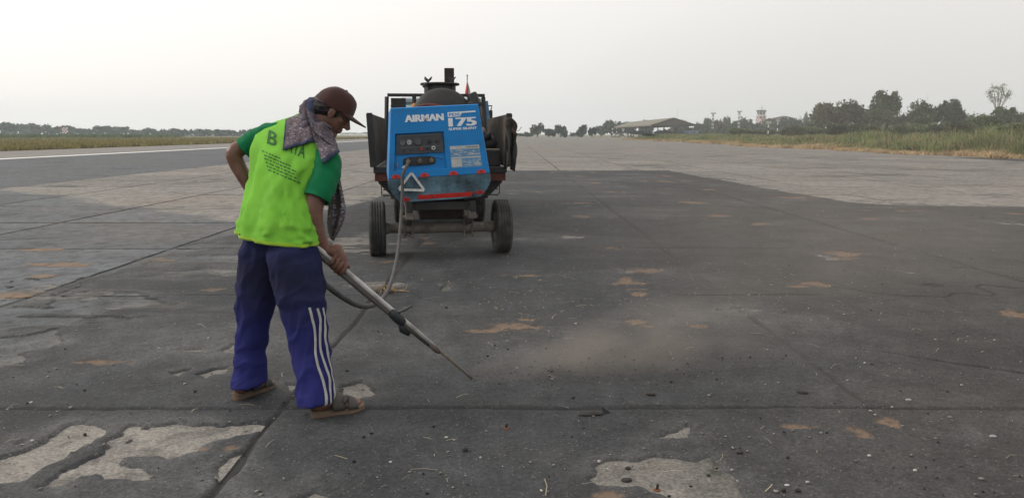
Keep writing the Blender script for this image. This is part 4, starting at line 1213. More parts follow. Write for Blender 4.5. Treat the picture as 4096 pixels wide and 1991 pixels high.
def trouser_mat():
    m = mat('blue_track_trousers', (0.021, 0.023, 0.118), 0.95, 0, 0.14, 5, 0.25, 700, 0.1, None, 0, 3, 0.0)
    n, l = m.node_tree.nodes, m.node_tree.links
    b = n['Principled BSDF']
    src = b.inputs['Base Color'].links[0].from_socket
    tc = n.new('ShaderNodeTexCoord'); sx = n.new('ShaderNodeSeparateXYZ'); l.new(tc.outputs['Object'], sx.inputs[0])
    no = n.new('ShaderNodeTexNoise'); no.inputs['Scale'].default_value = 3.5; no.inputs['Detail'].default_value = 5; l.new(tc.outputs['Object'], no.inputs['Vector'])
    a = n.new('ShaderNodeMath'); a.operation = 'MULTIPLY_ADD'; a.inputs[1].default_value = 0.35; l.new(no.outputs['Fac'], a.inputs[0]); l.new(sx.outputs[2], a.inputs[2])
    # colour turns darker navy towards the seat; a dark grey band crosses the thighs
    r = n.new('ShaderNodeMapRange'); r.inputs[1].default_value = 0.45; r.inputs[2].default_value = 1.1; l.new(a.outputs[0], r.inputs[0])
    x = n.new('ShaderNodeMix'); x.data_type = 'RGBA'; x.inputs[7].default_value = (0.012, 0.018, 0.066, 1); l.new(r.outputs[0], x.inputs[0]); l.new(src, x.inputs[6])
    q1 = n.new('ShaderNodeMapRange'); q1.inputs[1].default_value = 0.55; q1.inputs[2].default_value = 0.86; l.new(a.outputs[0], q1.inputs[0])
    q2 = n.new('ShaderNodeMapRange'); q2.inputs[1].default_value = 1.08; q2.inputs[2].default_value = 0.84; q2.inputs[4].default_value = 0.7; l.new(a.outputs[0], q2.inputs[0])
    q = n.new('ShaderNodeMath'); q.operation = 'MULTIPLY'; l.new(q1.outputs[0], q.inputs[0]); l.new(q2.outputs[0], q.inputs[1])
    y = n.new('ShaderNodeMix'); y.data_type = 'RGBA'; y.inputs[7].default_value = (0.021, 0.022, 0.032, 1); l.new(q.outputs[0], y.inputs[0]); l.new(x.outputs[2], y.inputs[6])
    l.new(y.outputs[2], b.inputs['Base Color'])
    return m
M_trouser = trouser_mat()

def scarf_mat():
    m = bpy.data.materials.new('batik_scarf'); m.use_nodes = True
    n, l = m.node_tree.nodes, m.node_tree.links
    b = n['Principled BSDF']; b.inputs['Roughness'].default_value = 0.9; b.inputs['Specular IOR Level'].default_value = 0.2
    uv = n.new('ShaderNodeUVMap')
    w1 = n.new('ShaderNodeTexVoronoi'); w1.inputs['Scale'].default_value = 15
    mp = n.new('ShaderNodeMapping'); mp.inputs['Scale'].default_value = (0.8, 1.6, 1); l.new(uv.outputs[0], mp.inputs[0]); l.new(mp.outputs[0], w1.inputs['Vector'])
    cr = n.new('ShaderNodeValToRGB'); e = cr.color_ramp.elements
    e[0].position = 0.0; e[0].color = (0.42, 0.41, 0.43, 1); e[1].position = 1.0; e[1].color = (0.07, 0.045, 0.055, 1)
    for p, c in ((0.25, (0.26, 0.25, 0.29, 1)), (0.42, (0.05, 0.045, 0.075, 1)), (0.6, (0.12, 0.092, 0.1, 1))):
        q = cr.color_ramp.elements.new(p); q.color = c
    l.new(w1.outputs['Distance'], cr.inputs[0])
    wv = n.new('ShaderNodeTexWave'); wv.inputs['Scale'].default_value = 2.6; wv.inputs['Distortion'].default_value = 2.0; wv.inputs['Detail'].default_value = 2; l.new(uv.outputs[0], wv.inputs['Vector'])
    r = n.new('ShaderNodeMapRange'); r.inputs[1].default_value = 0.62; r.inputs[2].default_value = 0.8; r.inputs[4].default_value = 0.8; l.new(wv.outputs['Fac'], r.inputs[0])
    x = n.new('ShaderNodeMix'); x.data_type = 'RGBA'; x.inputs[7].default_value = (0.125, 0.1, 0.108, 1); l.new(r.outputs[0], x.inputs[0]); l.new(cr.outputs[0], x.inputs[6])
    at = n.new('ShaderNodeAttribute'); at.attribute_name = 'border'
    y = n.new('ShaderNodeMix'); y.data_type = 'RGBA'; y.inputs[7].default_value = (0.035, 0.045, 0.085, 1); l.new(at.outputs['Fac'], y.inputs[0]); l.new(x.outputs[2], y.inputs[6])
    l.new(y.outputs[2], b.inputs['Base Color'])
    return m
M_scarf = scarf_mat()

def remesh(bm, voxel, smooth_it=4, fac=0.5):
    bmesh.ops.recalc_face_normals(bm, faces=bm.faces[:])
    me = bpy.data.meshes.new('tmp'); bm.to_mesh(me); bm.free()
    o = bpy.data.objects.new('tmp', me); COL.objects.link(o)
    r = o.modifiers.new('r', 'REMESH'); r.mode = 'VOXEL'; r.voxel_size = voxel; r.use_smooth_shade = True
    s = o.modifiers.new('s', 'SMOOTH'); s.factor = fac; s.iterations = smooth_it
    dg = bpy.context.evaluated_depsgraph_get()
    out = bpy.data.meshes.new_from_object(o.evaluated_get(dg))
    bpy.data.objects.remove(o); bpy.data.meshes.remove(me)
    return out

def displace(me, fn):
    n = len(me.vertices)
    me.update()
    co = np.zeros(n * 3, dtype=np.float32); no = np.zeros(n * 3, dtype=np.float32)
    me.vertices.foreach_get('co', co); me.vertices.foreach_get('normal', no)
    co = co.reshape(-1, 3); no = no.reshape(-1, 3)
    d = np.array([fn(Vector(p)) for p in co.tolist()], dtype=np.float32)
    me.vertices.foreach_set('co', (co + no * d[:, None]).ravel())
    me.update()

FOOT_R0, FOOT_R1 = G(1252, 1667, 0.012), G(1478, 1631, 0.012)
person = empty('person', (-1.06, 3.74, 0.0))
tag(person, 'stooping worker in lime and green shirt, blue striped trousers and brown cap, blowing the pavement', 'person')
PW = Matrix.Translation(-Vector(person.location))       # world to person space

def pobj(name, bm_or_me, m, parent=None, smooth=True):
    """a piece of the worker, given in world space"""
    if isinstance(bm_or_me, bmesh.types.BMesh):
        bmesh.ops.recalc_face_normals(bm_or_me, faces=bm_or_me.faces[:])
        bm_or_me.transform(PW)
        me = bpy.data.meshes.new(name); bm_or_me.to_mesh(me); bm_or_me.free()
    else:
        me = bm_or_me; me.transform(PW); me.name = name
    return mesh_obj(name, me, m, parent or person, smooth)

# head frame
HC = PY(1331, 446, 4.02)
fwd = Vector((0.80, 0.20, -0.565)).normalized()
upv = (Vector((0, 0, 1)) - fwd * fwd.z).normalized()
lef = upv.cross(fwd).normalized()
HM = Matrix((fwd, lef, upv)).transposed().to_4x4(); HM.translation = HC
H3 = HM.to_3x3()
def hp(x, y, z):
    return HM @ Vector((x, y, z))

body = bmesh.new()
def be(c, r, rot=None):
    ellipsoid(body, hp(*c), r, H3 if rot is None else H3 @ rot, 24, 16)
be((-0.010, 0, 0.026), (0.093, 0.075, 0.080))
be((0.028, 0, -0.028), (0.060, 0.060, 0.085))
be((0.022, 0, -0.075), (0.052, 0.051, 0.038))
be((0.064, 0, -0.099), (0.021, 0.023, 0.019))
be((0.074, 0, 0.022), (0.020, 0.05, 0.012))
be((0.082, 0, -0.058), (0.014, 0.024, 0.009))
be((0.080, 0, -0.073), (0.013, 0.022, 0.008))
tube(body, [hp(0.085, 0, 0.015), hp(0.098, 0, -0.012), hp(0.110, 0, -0.030), hp(0.103, 0, -0.041)], [0.009, 0.012, 0.016, 0.010], 10)
for s in (-1, 1):
    be((0.095, s * 0.012, -0.034), (0.011, 0.009, 0.009))
    be((0.055, s * 0.043, -0.018), (0.022, 0.016, 0.018))
    be((0.0, s * 0.079, -0.012), (0.019, 0.007, 0.033), Matrix.Rotation(s * 0.3, 3, 'Z'))
    be((-0.008, s * 0.083, -0.004), (0.012, 0.006, 0.026), Matrix.Rotation(s * 0.4, 3, 'Z'))
NECK = PY(1222, 505, 4.02)
tube(body, [hp(0.005, 0, -0.05), hp(-0.03, 0, -0.075), NECK + Vector((0.03, 0, 0.03)), NECK - Vector((0.02, 0.01, 0.05))], [0.055, 0.056, 0.054, 0.055], 18)
# torso core and legs under the clothes
tube(body, [NECK - Vector((0.0, 0, 0.02)), PY(1180, 580, 3.99), PY(1150, 700, 3.93), PY(1125, 850, 3.85), PY(1115, 980, 3.80)], [0.045, 0.08, 0.09, 0.09, 0.09], 16)
RSH, LSH = PY(1305, 645, 3.87), PY(1090, 540, 4.06)
tube(body, [LSH, PY(1190, 560, 4.0), RSH], [0.045, 0.06, 0.045], 12)
# right arm
RE, RW = PY(1252, 868, 3.77), PY(1303, 1003, 3.80)
tube(body, catmull([RSH, PY(1280, 740, 3.82), PY(1256, 815, 3.775), RE, PY(1264, 925, 3.775), PY(1282, 965, 3.785), RW, PY(1318, 1022, 3.805)], 4),
     list(np.interp(np.linspace(0, 7, 29), [0, 1, 2, 3, 4, 5, 6, 7], [0.052, 0.050, 0.050, 0.049, 0.045, 0.038, 0.032, 0.033])), 16)
# left arm, hand on the hip
LE = PY(935, 612, 4.04)
LH = PY(1020, 790, 4.06)
tube(body, catmull([LSH, PY(1020, 562, 4.07), PY(965, 590, 4.06), LE, PY(948, 655, 4.05), PY(975, 705, 4.05), LH], 4),
     list(np.interp(np.linspace(0, 6, 25), [0, 1, 2, 3, 4, 5, 6], [0.05, 0.047, 0.044, 0.041, 0.042, 0.038, 0.028])), 14)
ellipsoid(body, LH + Vector((0.03, 0, -0.03)), (0.04, 0.03, 0.045), None, 12, 8)
for k in range(4):
    o = LH + Vector((0.05, -0.02 + 0.018 * k, -0.03 - 0.004 * k))
    tube(body, [o, o + Vector((0.035, 0.0, -0.01)), o + Vector((0.055, 0.002, -0.03)), o + Vector((0.058, 0.002, -0.05))], [0.0095, 0.009, 0.0085, 0.007], 8)
tube(body, [LH + Vector((0.02, -0.02, -0.02)), LH + Vector((0.03, -0.045, -0.04)), LH + Vector((0.05, -0.05, -0.06))], [0.012, 0.011, 0.009], 8)
# lance axis
TIP = G(1888, 1512, 0.02)
GRIP = PY(1349, 1054, 3.80)
ld = (TIP - GRIP).normalized()
cam_side = (Vector((0, 0, CAM_H)) - GRIP); cam_side = (cam_side - ld * cam_side.dot(ld)).normalized()
ln = cam_side.cross(ld).normalized()
if ln.z < 0: ln = -ln
def gp(a, b, c):
    return GRIP + ld * a + ln * b + cam_side * c
# right hand closed round the lance: palm, four curled fingers, thumb
tube(body, [RW, gp(-0.045, 0.052, 0.012), gp(-0.012, 0.034, 0.012)], [0.033, 0.036, 0.032], 12)
ellipsoid(body, gp(-0.012, 0.030, 0.014), (0.045, 0.03, 0.03), Matrix((ld, ln, cam_side)).transposed(), 14, 10)
for k, (a, L) in enumerate(((-0.043, 0.84), (-0.018, 0.97), (0.007, 1.05), (0.032, 1.0))):
    r = 0.0105 if k else 0.0092
    tube(body, catmull([gp(a - 0.008, 0.034, 0.016), gp(a, 0.028, 0.034), gp(a + 0.006, 0.004, 0.040 * L), gp(a + 0.010, -0.022 * L, 0.031), gp(a + 0.010, -0.036 * L, 0.010), gp(a + 0.006, -0.030 * L, -0.008)], 3), list(np.linspace(r, r * 0.8, 16)), 10)
tube(body, catmull([gp(-0.02, 0.034, -0.005), gp(0.015, 0.036, -0.014), gp(0.045, 0.028, -0.012), gp(0.066, 0.024, -0.006)], 3), list(np.linspace(0.015, 0.0095, 10)), 10)
# legs and feet
HR, HL = PY(1185, 1000, 3.71), PY(1050, 990, 3.85)
fr = (FOOT_R1 - FOOT_R0); fr.z = 0; fr.normalize()
FOOT_L0, FOOT_L1 = G(940, 1599, 0.012), G(1076, 1549, 0.012)
fl_d = (FOOT_L1 - FOOT_L0); fl_d.z = 0; fl_d.normalize()
def foot(o, f, side, hip, knee, shin):
    """foot built from the heel o along f; side = +1 when the little toe is on the local -y side"""
    lv = Vector((-f.y, f.x, 0))
    def q(x, y, z): return o + f * x + lv * y * side + Vector((0, 0, z))
    ank = q(0.055, 0, 0.125)
    tube(body, [hip, knee, shin, ank], [0.06, 0.042, 0.034, 0.033], 14)
    tube(body, [ank + Vector((0, 0, 0.01)), q(0.04, 0, 0.07), q(0.032, 0, 0.052)], [0.036, 0.036, 0.032], 14)
    ellipsoid(body, q(0.034, 0, 0.052), (0.033, 0.03, 0.030), None, 12, 8)
    tube(body, [q(0.04, 0, 0.06), q(0.085, 0.0, 0.072), q(0.13, -0.002, 0.058), q(0.175, -0.004, 0.047), q(0.195, -0.004, 0.043)], [0.033, 0.034, 0.033, 0.032, 0.026], 14, squash=None)
    ellipsoid(body, q(0.175, 0.012, 0.045), (0.03, 0.024, 0.016), None, 12, 8)
    ellipsoid(body, q(0.165, -0.022, 0.043), (0.03, 0.022, 0.014), None, 12, 8)
    for (x, y, r, L) in ((0.205, 0.027, 0.0115, 0.036), (0.207, 0.007, 0.0085, 0.036), (0.203, -0.009, 0.008, 0.032), (0.196, -0.023, 0.0075, 0.028), (0.187, -0.036, 0.0075, 0.022)):
        tube(body, [q(x - 0.022, y, 0.043), q(x + L * 0.4, y, 0.044), q(x + L * 0.8, y, 0.038), q(x + L, y, 0.036)], [r, r, r * 0.95, r * 0.6], 8)
    return q
qR = foot(FOOT_R0 + fr * 0.0, fr, 1, HR, PY(1235, 1330, 3.66), PY(1268, 1520, 3.59))
qL = foot(FOOT_L0 + fl_d * 0.0, fl_d, 1, HL, PY(1018, 1280, 3.86), PY(1000, 1460, 3.84))
pobj('body', remesh(body, 0.0048, 3), M_skin)
for s in (-1, 1):
    bm = bmesh.new(); ellipsoid(bm, hp(0.072, s * 0.031, 0.0), (0.012, 0.012, 0.009), H3, 12, 8); pobj('eye', bm, mat('eye_white', (0.09, 0.07, 0.06), 0.3))
    bm = bmesh.new(); tube(bm, [hp(0.092, s * 0.014, 0.02), hp(0.090, s * 0.036, 0.026), hp(0.076, s * 0.055, 0.02)], [0.004, 0.006, 0.003], 8); pobj('eyebrow', bm, M_hair)
# hair below the cap
bm = bmesh.new()
ellipsoid(bm, hp(-0.028, 0, 0.008), (0.086, 0.079, 0.066), H3, 32, 22)
ellipsoid(bm, hp(-0.068, 0, -0.03), (0.042, 0.062, 0.05), H3, 24, 16)
for s in (-1, 1):
    ellipsoid(bm, hp(0.026, s * 0.066, -0.002), (0.009, 0.006, 0.026), H3, 12, 8)
me = remesh(bm, 0.006, 2)
displace(me, lambda p: 0.006 * mnoise.noise(p * 70))
pobj('hair', me, M_hair)
# cap: crown, button, brim
bm = bmesh.new()
rings = []
for k in range(15):
    t = k / 14
    z = 0.014 + 0.112 * math.sin(t * math.pi / 2)
    kk = max(0.03, math.cos(t * math.pi / 2) ** 0.62)
    ring = []
    for i in range(40):
        a = 2 * math.pi * i / 40
        x = -0.006 + 0.008 * t + (0.108 if math.cos(a) < 0 else 0.106) * kk * math.cos(a); y = 0.089 * kk * math.sin(a)
        zz = z + (0.012 * math.cos(a) - 0.006) * (1 - t)
        wr = 0.004 * mnoise.noise(Vector((x * 22, y * 22, zz * 22 + 3)))
        ring.append(hp(x * (1 + wr * 6), y * (1 + wr * 6), zz + wr))
    rings.append(ring)
loft(bm, rings, cap=True)
cap_o = pobj('cap', bm, M_cap)
bm = bmesh.new(); ellipsoid(bm, hp(0.002, 0, 0.1275), (0.009, 0.009, 0.005), H3, 10, 8); pobj('cap_button', bm, M_cap, cap_o)
bm = bmesh.new()
rows = []
for j in range(9):
    t = j / 8
    row = []
    for i in range(25):
        a = -1.18 + 2.36 * i / 24
        edge = math.cos(a * 1.25) ** 0.5 if abs(a) < 1.2 else 0.2
        rr = 0.099 + 0.080 * t * max(0.05, edge)
        x = 0.0 + rr * math.cos(a) * 1.03; y = 0.085 * math.sin(a) * (1 - 0.08 * t)
        zz = 0.030 - 0.006 * t - 0.9 * y * y * 3.4 * (0.6 + 0.4 * t) + 0.002
        row.append(hp(x, y, zz))
    rows.append(row)
loft(bm, rows, cap=False, closed=False)
br = pobj('brim', bm, M_cap, cap_o); md = br.modifiers.new('t', 'SOLIDIFY'); md.thickness = 0.006; md.offset = 0
bm = bmesh.new()
tube(bm, [hp(-0.104, -0.042, 0.008), hp(-0.088, -0.062, 0.006), hp(-0.06, -0.078, 0.008)], 0.0035, 6); pobj('cap_strap', bm, mat('grey_cap_strap', (0.07, 0.08, 0.09), 0.6), cap_o)

# trousers
def ring_lr(L, R, b, n=36, p=2.3, tilt=0.0):
    c = (L + R) / 2; a = (R - L) / 2
    bdir = Vector((-a.y, a.x, 0)).normalized()
    pts = []
    for i in range(n):
        th = 2 * math.pi * i / n
        cs, sn = math.cos(th), math.sin(th)
        e = 2 / p
        pts.append(c + a * (abs(cs) ** e) * (1 if cs >= 0 else -1) + bdir * b * (abs(sn) ** e) * (1 if sn >= 0 else -1) + Vector((0, 0, tilt * sn)))
    return pts
bm = bmesh.new()
legR = [(935, 1090, 1232, 3.77, .09), (1000, 1078, 1266, 3.735, .13), (1060, 1085, 1279, 3.72, .13), (1130, 1093, 1291, 3.71, .122), (1200, 1108, 1298, 3.69, .112), (1300, 1138, 1312, 3.665, .102), (1400, 1162, 1326, 3.645, .097), (1500, 1178, 1332, 3.60, .1), (1560, 1188, 1336, 3.575, .112), (1612, 1192, 1336, 3.555, .118)]
legL = [(925, 995, 1145, 3.83, .09), (1000, 965, 1145, 3.84, .13), (1060, 962, 1136, 3.85, .13), (1130, 959, 1118, 3.86, .12), (1200, 957, 1099, 3.86, .11), (1300, 954, 1081, 3.86, .098), (1400, 948, 1062, 3.86, .095), (1500, 938, 1057, 3.83, .108), (1542, 932, 1057, 3.80, .118)]
for leg, dY in ((legR, 0.035), (legL, 0.035)):
    loft(bm, [ring_lr(PY(uL + 9 + (8 if v > 1250 else 0), v, Y + dY), PY(uR - 7 - (8 if v > 1250 else 0), v, Y - dY), b * (1 - 0.18 * min(1, max(0, (v - 1050) / 250))), 36, 2.1) for v, uL, uR, Y, b in leg])
me = remesh(bm, 0.0075, 10)
zs = [v.co.z for v in me.vertices]
def leg_fold(p):
    q = Vector((p.x * 9, p.y * 9, p.z * 3.2))
    q.z = p.z * 2.0
    d = 0.010 * mnoise.noise(q) + 0.005 * mnoise.noise(Vector((p.x * 24, p.y * 24, p.z * 5)))
    lowR = max(0.0, 1 - abs(p.z - 0.2) / 0.2)
    d += 0.003 * lowR * math.sin(p.z * 55 + 12 * p.x + 6 * mnoise.noise(p * 7))
    kn = max(0.0, 1 - abs(p.z - 0.55) / 0.14)
    d += 0.004 * kn * math.sin(p.z * 42 + 19 * p.x + 8 * p.y + 5 * mnoise.noise(p * 5))
    sd = max(0.0, 1 - abs(p.z - 0.78) / 0.12)
    d += 0.005 * sd * math.sin(p.z * 40 - 30 * p.x + 4 * mnoise.noise(p * 5))
    n1 = mnoise.noise(Vector((p.x * 7 + p.z * 3.5, p.y * 7, p.z * 4.5 - p.x * 5)))
    d += 0.008 * max(0.0, 1 - abs(n1) * 5) * (0.4 + 0.6 * max(0.0, 1 - abs(p.z - 0.5) / 0.5))
    n2 = mnoise.noise(Vector((p.x * 12 - p.z * 6, p.y * 12 + 5, p.z * 9)))
    d += 0.004 * max(0.0, 1 - abs(n2) * 5)
    return d
displace(me, leg_fold)
bvh_tr = BVHTree.FromPolygons([v.co.copy() for v in me.vertices], [tuple(p.vertices) for p in me.polygons])
# open the cuffs
b2 = bmesh.new(); b2.from_mesh(me)
zr = PY(1263, 1612, 3.555).z; zl = PY(1000, 1542, 3.80).z
dl = [f for f in b2.faces if f.normal.z < -0.75 and ((f.calc_center_median().x > -1.2 and f.calc_center_median().z < zr + 0.02) or (f.calc_center_median().x <= -1.2 and f.calc_center_median().z < zl + 0.02))]
bmesh.ops.delete(b2, geom=dl, context='FACES')
b2.to_mesh(me); b2.free()
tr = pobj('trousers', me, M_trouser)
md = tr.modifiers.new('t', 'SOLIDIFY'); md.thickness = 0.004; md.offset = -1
# three stripes down the outer seam of the right leg
stripe_lines = [
    [(1262, 1212), (1274, 1260), (1282, 1310), (1290, 1370), (1297, 1430), (1301, 1480), (1306, 1540), (1311, 1580), (1313, 1606)],
    [(1277, 1218), (1289, 1265), (1296, 1312), (1306, 1370), (1313, 1430), (1317, 1480), (1320, 1540), (1324, 1580), (1326, 1602)],
    [(1290, 1222), (1300, 1265), (1306, 1312), (1318, 1370), (1324, 1430), (1328, 1480), (1330, 1540), (1332, 1580), (1335, 1606)],
]
for k, ln_px in enumerate(stripe_lines):
    pts = catmull([Vector((u, v, 0)) for u, v in ln_px], 6)
    bm = bmesh.new(); rows = []
    yr = {0: 3.58, 1: 3.58, 2: 3.60}[k]
    for p in pts:
        base = PY(p.x, p.y, 3.62)
        row = []
        # cast towards the leg's own axis from its outer side, so the stripe lies on the cloth
        t = (p.y - 1200) / 420
        ax = PY(1203 + 60 * t, p.y, 3.69 - 0.09 * t)
        for dz in (0,):
            ang0 = math.atan2(base.y - 0.12 - ax.y, base.x - ax.x)
        ang = (-0.92 + 0.25 * k) + 0.05 * math.sin(p.y * 0.03 + k)
        for w in (-0.0047, 0.0047):
            dirv = Vector((math.cos(ang + w / 0.095), math.sin(ang + w / 0.095), 0))
            hit = bvh_tr.ray_cast(ax + dirv * 0.4, -dirv, 0.5)
            if hit[0] is None:
                row = None; break
            row.append(hit[0] + dirv * 0.0035)
        if row: rows.append(row)
    if len(rows) > 2:
        loft(bm, rows, cap=False, closed=False)
        so = pobj('stripe', bm, M_stripe, tr); md = so.modifiers.new('t', 'SOLIDIFY'); md.thickness = 0.002

# shirt
tor = [(926, 953, 982, 1264, 3.79, .145), (900, 958, 948, 1262, 3.795, .142), (850, 973, 900, 1255, 3.805, .136), (790, 990, 845, 1248, 3.83, .13), (720, 1008, 780, 1250, 3.87, .125), (640, 1022, 715, 1272, 3.91, .122), (575, 1030, 665, 1306, 3.945, .118), (530, 1040, 625, 1328, 3.975, .105), (500, 1068, 585, 1318, 3.995, .088), (484, 1115, 545, 1298, 4.01, .072), (466, 1175, 512, 1285, 4.02, .062), (452, 1205, 490, 1282, 4.025, .056)]
keys = [(PY(uL + (30 if vL > 700 else 18 if vL > 600 else 6), vL, Y + 0.10), PY(uR - (12 if vL > 600 else 4), vR, Y - 0.10), b) for vL, uL, vR, uR, Y, b in tor]
Ls = catmull([k[0] for k in keys], 6); Rs = catmull([k[1] for k in keys], 6)
Bs = [v.x for v in catmull([Vector((k[2], 0, 0)) for k in keys], 6)]
NS = 72
rings = []
for j, (L, R_, b) in enumerate(zip(Ls, Rs, Bs)):
    rings.append(ring_lr(L, R_, b, NS, 2.1))
ax_up = (((Ls[-1] + Rs[-1]) / 2) - ((Ls[0] + Rs[0]) / 2)).normalized()
rr_rings = []
nR = len(rings)
for j, rg in enumerate(rings):
    t = j / (nR - 1)
    c = sum(rg, Vector()) / NS
    out = []
    for i, p in enumerate(rg):
        th = 2 * math.pi * i / NS
        r = (p - c).normalized()
        low = (1 - t)
        # long soft folds falling from the shoulder blades to the hem, and short creases at the waist
        f = 0.012 * low ** 0.6 * mnoise.noise(Vector((math.cos(th) * 2.4, math.sin(th) * 2.4, t * 1.3 + 4)))
        f += 0.006 * low ** 0.5 * math.sin(th * 7 + 2.6 * t + 1.5 * mnoise.noise(Vector((th, t * 2, 0)))) * max(0, math.sin(math.pi * min(1, low * 1.25))) ** 1.5
        f += 0.006 * mnoise.noise(Vector((math.cos(th) * 5, math.sin(th) * 5, t * 9)))
        if th >= math.pi:
            s_ = (th - math.pi) / math.pi
            g_ = lambda c0, w0: math.exp(-((s_ - c0) / w0) ** 2)
            wn_ = lambda a0, b0: max(0.0, math.sin(math.pi * min(1, max(0, (t - a0) / (b0 - a0))))) ** 0.7
            f += 0.02 * g_(0.14 + 0.10 * t, 0.04) * wn_(-0.2, 0.66) - 0.02 * g_(0.235 + 0.10 * t, 0.045) * wn_(-0.2, 0.64) + 0.019 * g_(0.345 + 0.12 * t, 0.04) * wn_(-0.05, 0.55) - 0.015 * g_(0.45 + 0.1 * t, 0.05) * wn_(-0.1, 0.55) + 0.012 * g_(0.58 + 0.08 * t, 0.04) * wn_(-0.1, 0.45) - 0.01 * g_(0.68 + 0.05 * t, 0.04) * wn_(-0.1, 0.5)
            for c_, am in ((1.22, 0.017), (1.06, 0.014), (0.92, 0.012), (1.38, 0.012)):
                q_ = s_ + 1.25 * t - c_ + 0.05 * math.sin(s_ * 9)
                f += am * (math.exp(-(q_ / 0.035) ** 2) - 0.8 * math.exp(-((q_ - 0.07) / 0.04) ** 2)) * max(0, (s_ - 0.35)) ** 0.7 * (1 if t < 0.75 else 0)
            for c_, am in ((0.06, 0.010), (0.13, 0.009), (0.2, 0.006)):
                q_ = t - c_ - 0.05 * math.sin(s_ * 5 + c_ * 30)
                f += am * math.exp(-(q_ / 0.018) ** 2) * max(0, s_ - 0.4) * 1.6
        nz = mnoise.noise(Vector((math.cos(th) * 2.6 + t * 1.5, math.sin(th) * 2.6, t * 3.2 + 9)))
        f += 0.009 * max(0.0, 1 - abs(nz) * 8) * (0.35 + low)
        nz = mnoise.noise(Vector((math.cos(th) * 4.5 - t * 3, math.sin(th) * 4.5 + 3, t * 6)))
        f += 0.006 * max(0.0, 1 - abs(nz) * 5) * (0.3 + low)
        dg = math.sin(th * 3 - t * 16)
        f += 0.004 * dg * max(0, math.sin(t * math.pi)) * max(0, math.cos(th))
        out.append(p + r * f)
    rr_rings.append(out)
bm = bmesh.new()
loft(bm, rr_rings, cap=False)
shirt = pobj('t_shirt', bm, M_lime)
md = shirt.modifiers.new('t', 'SOLIDIFY'); md.thickness = 0.005; md.offset = -1
sh_v = [p.copy() for rg in rr_rings for p in rg]
sh_f = [(j * NS + i, j * NS + (i + 1) % NS, (j + 1) * NS + (i + 1) % NS, (j + 1) * NS + i) for j in range(nR - 1) for i in range(NS)]
# rolled hem
bm = bmesh.new()
hem = [p + (p - sum(rr_rings[0], Vector()) / NS).normalized() * 0.003 for p in rr_rings[0]]
loft(bm, [[hem[i] + Vector((0, 0, 0.014)) for i in range(NS)], [h + Vector((0, 0, 0.004)) + (h - sum(hem, Vector()) / NS).normalized() * 0.001 for h in hem], [h - Vector((0, 0, 0.004)) for h in hem], [h - Vector((0, 0, 0.002)) - (h - sum(hem, Vector()) / NS).normalized() * 0.006 for h in hem]], cap=False)
pobj('hem', bm, M_yellow, shirt)
# sleeves
def sleeve(path, radii, n=28):
    bm = bmesh.new()
    P = catmull(path, 6); rad = np.interp(np.linspace(0, len(path) - 1, len(P)), range(len(path)), radii)
    pts, T, N = frames(P)
    rgs = []
    for j, p in enumerate(pts):
        B = T[j].cross(N[j]); rg = []
        for i in range(n):
            a = 2 * math.pi * i / n
            d = N[j] * math.cos(a) + B * math.sin(a)
            f = 1 + 0.10 * mnoise.noise(Vector((math.cos(a) * 2, math.sin(a) * 2, j * 0.22 + path[0].x * 5))) + 0.03 * math.sin(j * 1.3 + 2 * a)
            rg.append(p + d * rad[j] * f)
        rgs.append(rg)
    # small turned-in cuff
    c = pts[-1]
    rgs.append([c + (q - c) * 0.90 - T[-1] * 0.004 for q in rgs[-1]])
    rgs.append([c + (q - c) * 0.9 - T[-1] * 0.03 for q in rgs[-2]])
    loft(bm, rgs, cap=False)
    vs = [v.co.copy() for v in bm.verts]; bm.verts.index_update(); fs = [tuple(v.index for v in f.verts) for f in bm.faces]
    return bm, vs, fs
sR = [PY(1285, 605, 3.93), PY(1305, 640, 3.885), PY(1304, 690, 3.845), PY(1288, 745, 3.805), PY(1266, 797, 3.775)]
sL = [PY(1120, 535, 4.05), PY(1075, 540, 4.065), PY(1030, 560, 4.07), PY(995, 580, 4.065), PY(972, 596, 4.06)]
bm, v1, f1 = sleeve(sR, [0.062, 0.072, 0.071, 0.069, 0.066])
slo = pobj('sleeve', bm, M_green, shirt)
bm, v2, f2 = sleeve(sL, [0.058, 0.063, 0.060, 0.057, 0.055])
pobj('sleeve', bm, M_green, shirt)
av = sh_v + v1 + v2
af = sh_f + [tuple(i + len(sh_v) for i in f) for f in f1] + [tuple(i + len(sh_v) + len(v1) for i in f) for f in f2]
bvh_sh = BVHTree.FromPolygons(av, af)
CAMP = Vector((0, 0, CAM_H))
# print on the back: placed along the cloth from behind the worker
back_dir = Vector((-0.42, -0.9, 0.12)).normalized()
def on_back(u, v, off):
    p = PY(u, v, 3.2)
    base = PY(u, v, 3.85)
    h = bvh_sh.ray_cast(CAMP, (base - CAMP).normalized(), 8)
    if h[0] is None: return None
    nrm = h[1] if h[1].dot(CAMP - h[0]) > 0 else -h[1]
    return h[0] + nrm * off
def back_text(body, u0, v0, u1, v1, hpx, lean=0.0, arc=0.0, off=0.0025):
    bm = text_bm(body, 1.0, 0.0, 0.0, 0.02)
    bmesh.ops.triangulate(bm, faces=bm.faces[:])
    bmesh.ops.subdivide_edges(bm, edges=bm.edges[:], cuts=2, use_grid_fill=True)
    xs = [v.co.x for v in bm.verts]; ys = [v.co.y for v in bm.verts]
    x0, x1, y0, y1 = min(xs), max(xs), min(ys), max(ys)
    dead = []
    for v in bm.verts:
        s = (v.co.x - x0) / (x1 - x0); t = (v.co.y - y0) / (y1 - y0)
        uu = u0 + (u1 - u0) * s + lean * t; vv = v0 + (v1 - v0) * s - hpx * t - arc * math.sin(math.pi * s)
        q = on_back(uu, vv, off)
        if q is None: dead.append(v)
        else: v.co = q
    if dead: bmesh.ops.delete(bm, geom=dead, context='VERTS')
    return pobj('back_print', bm, M_print, shirt, False)
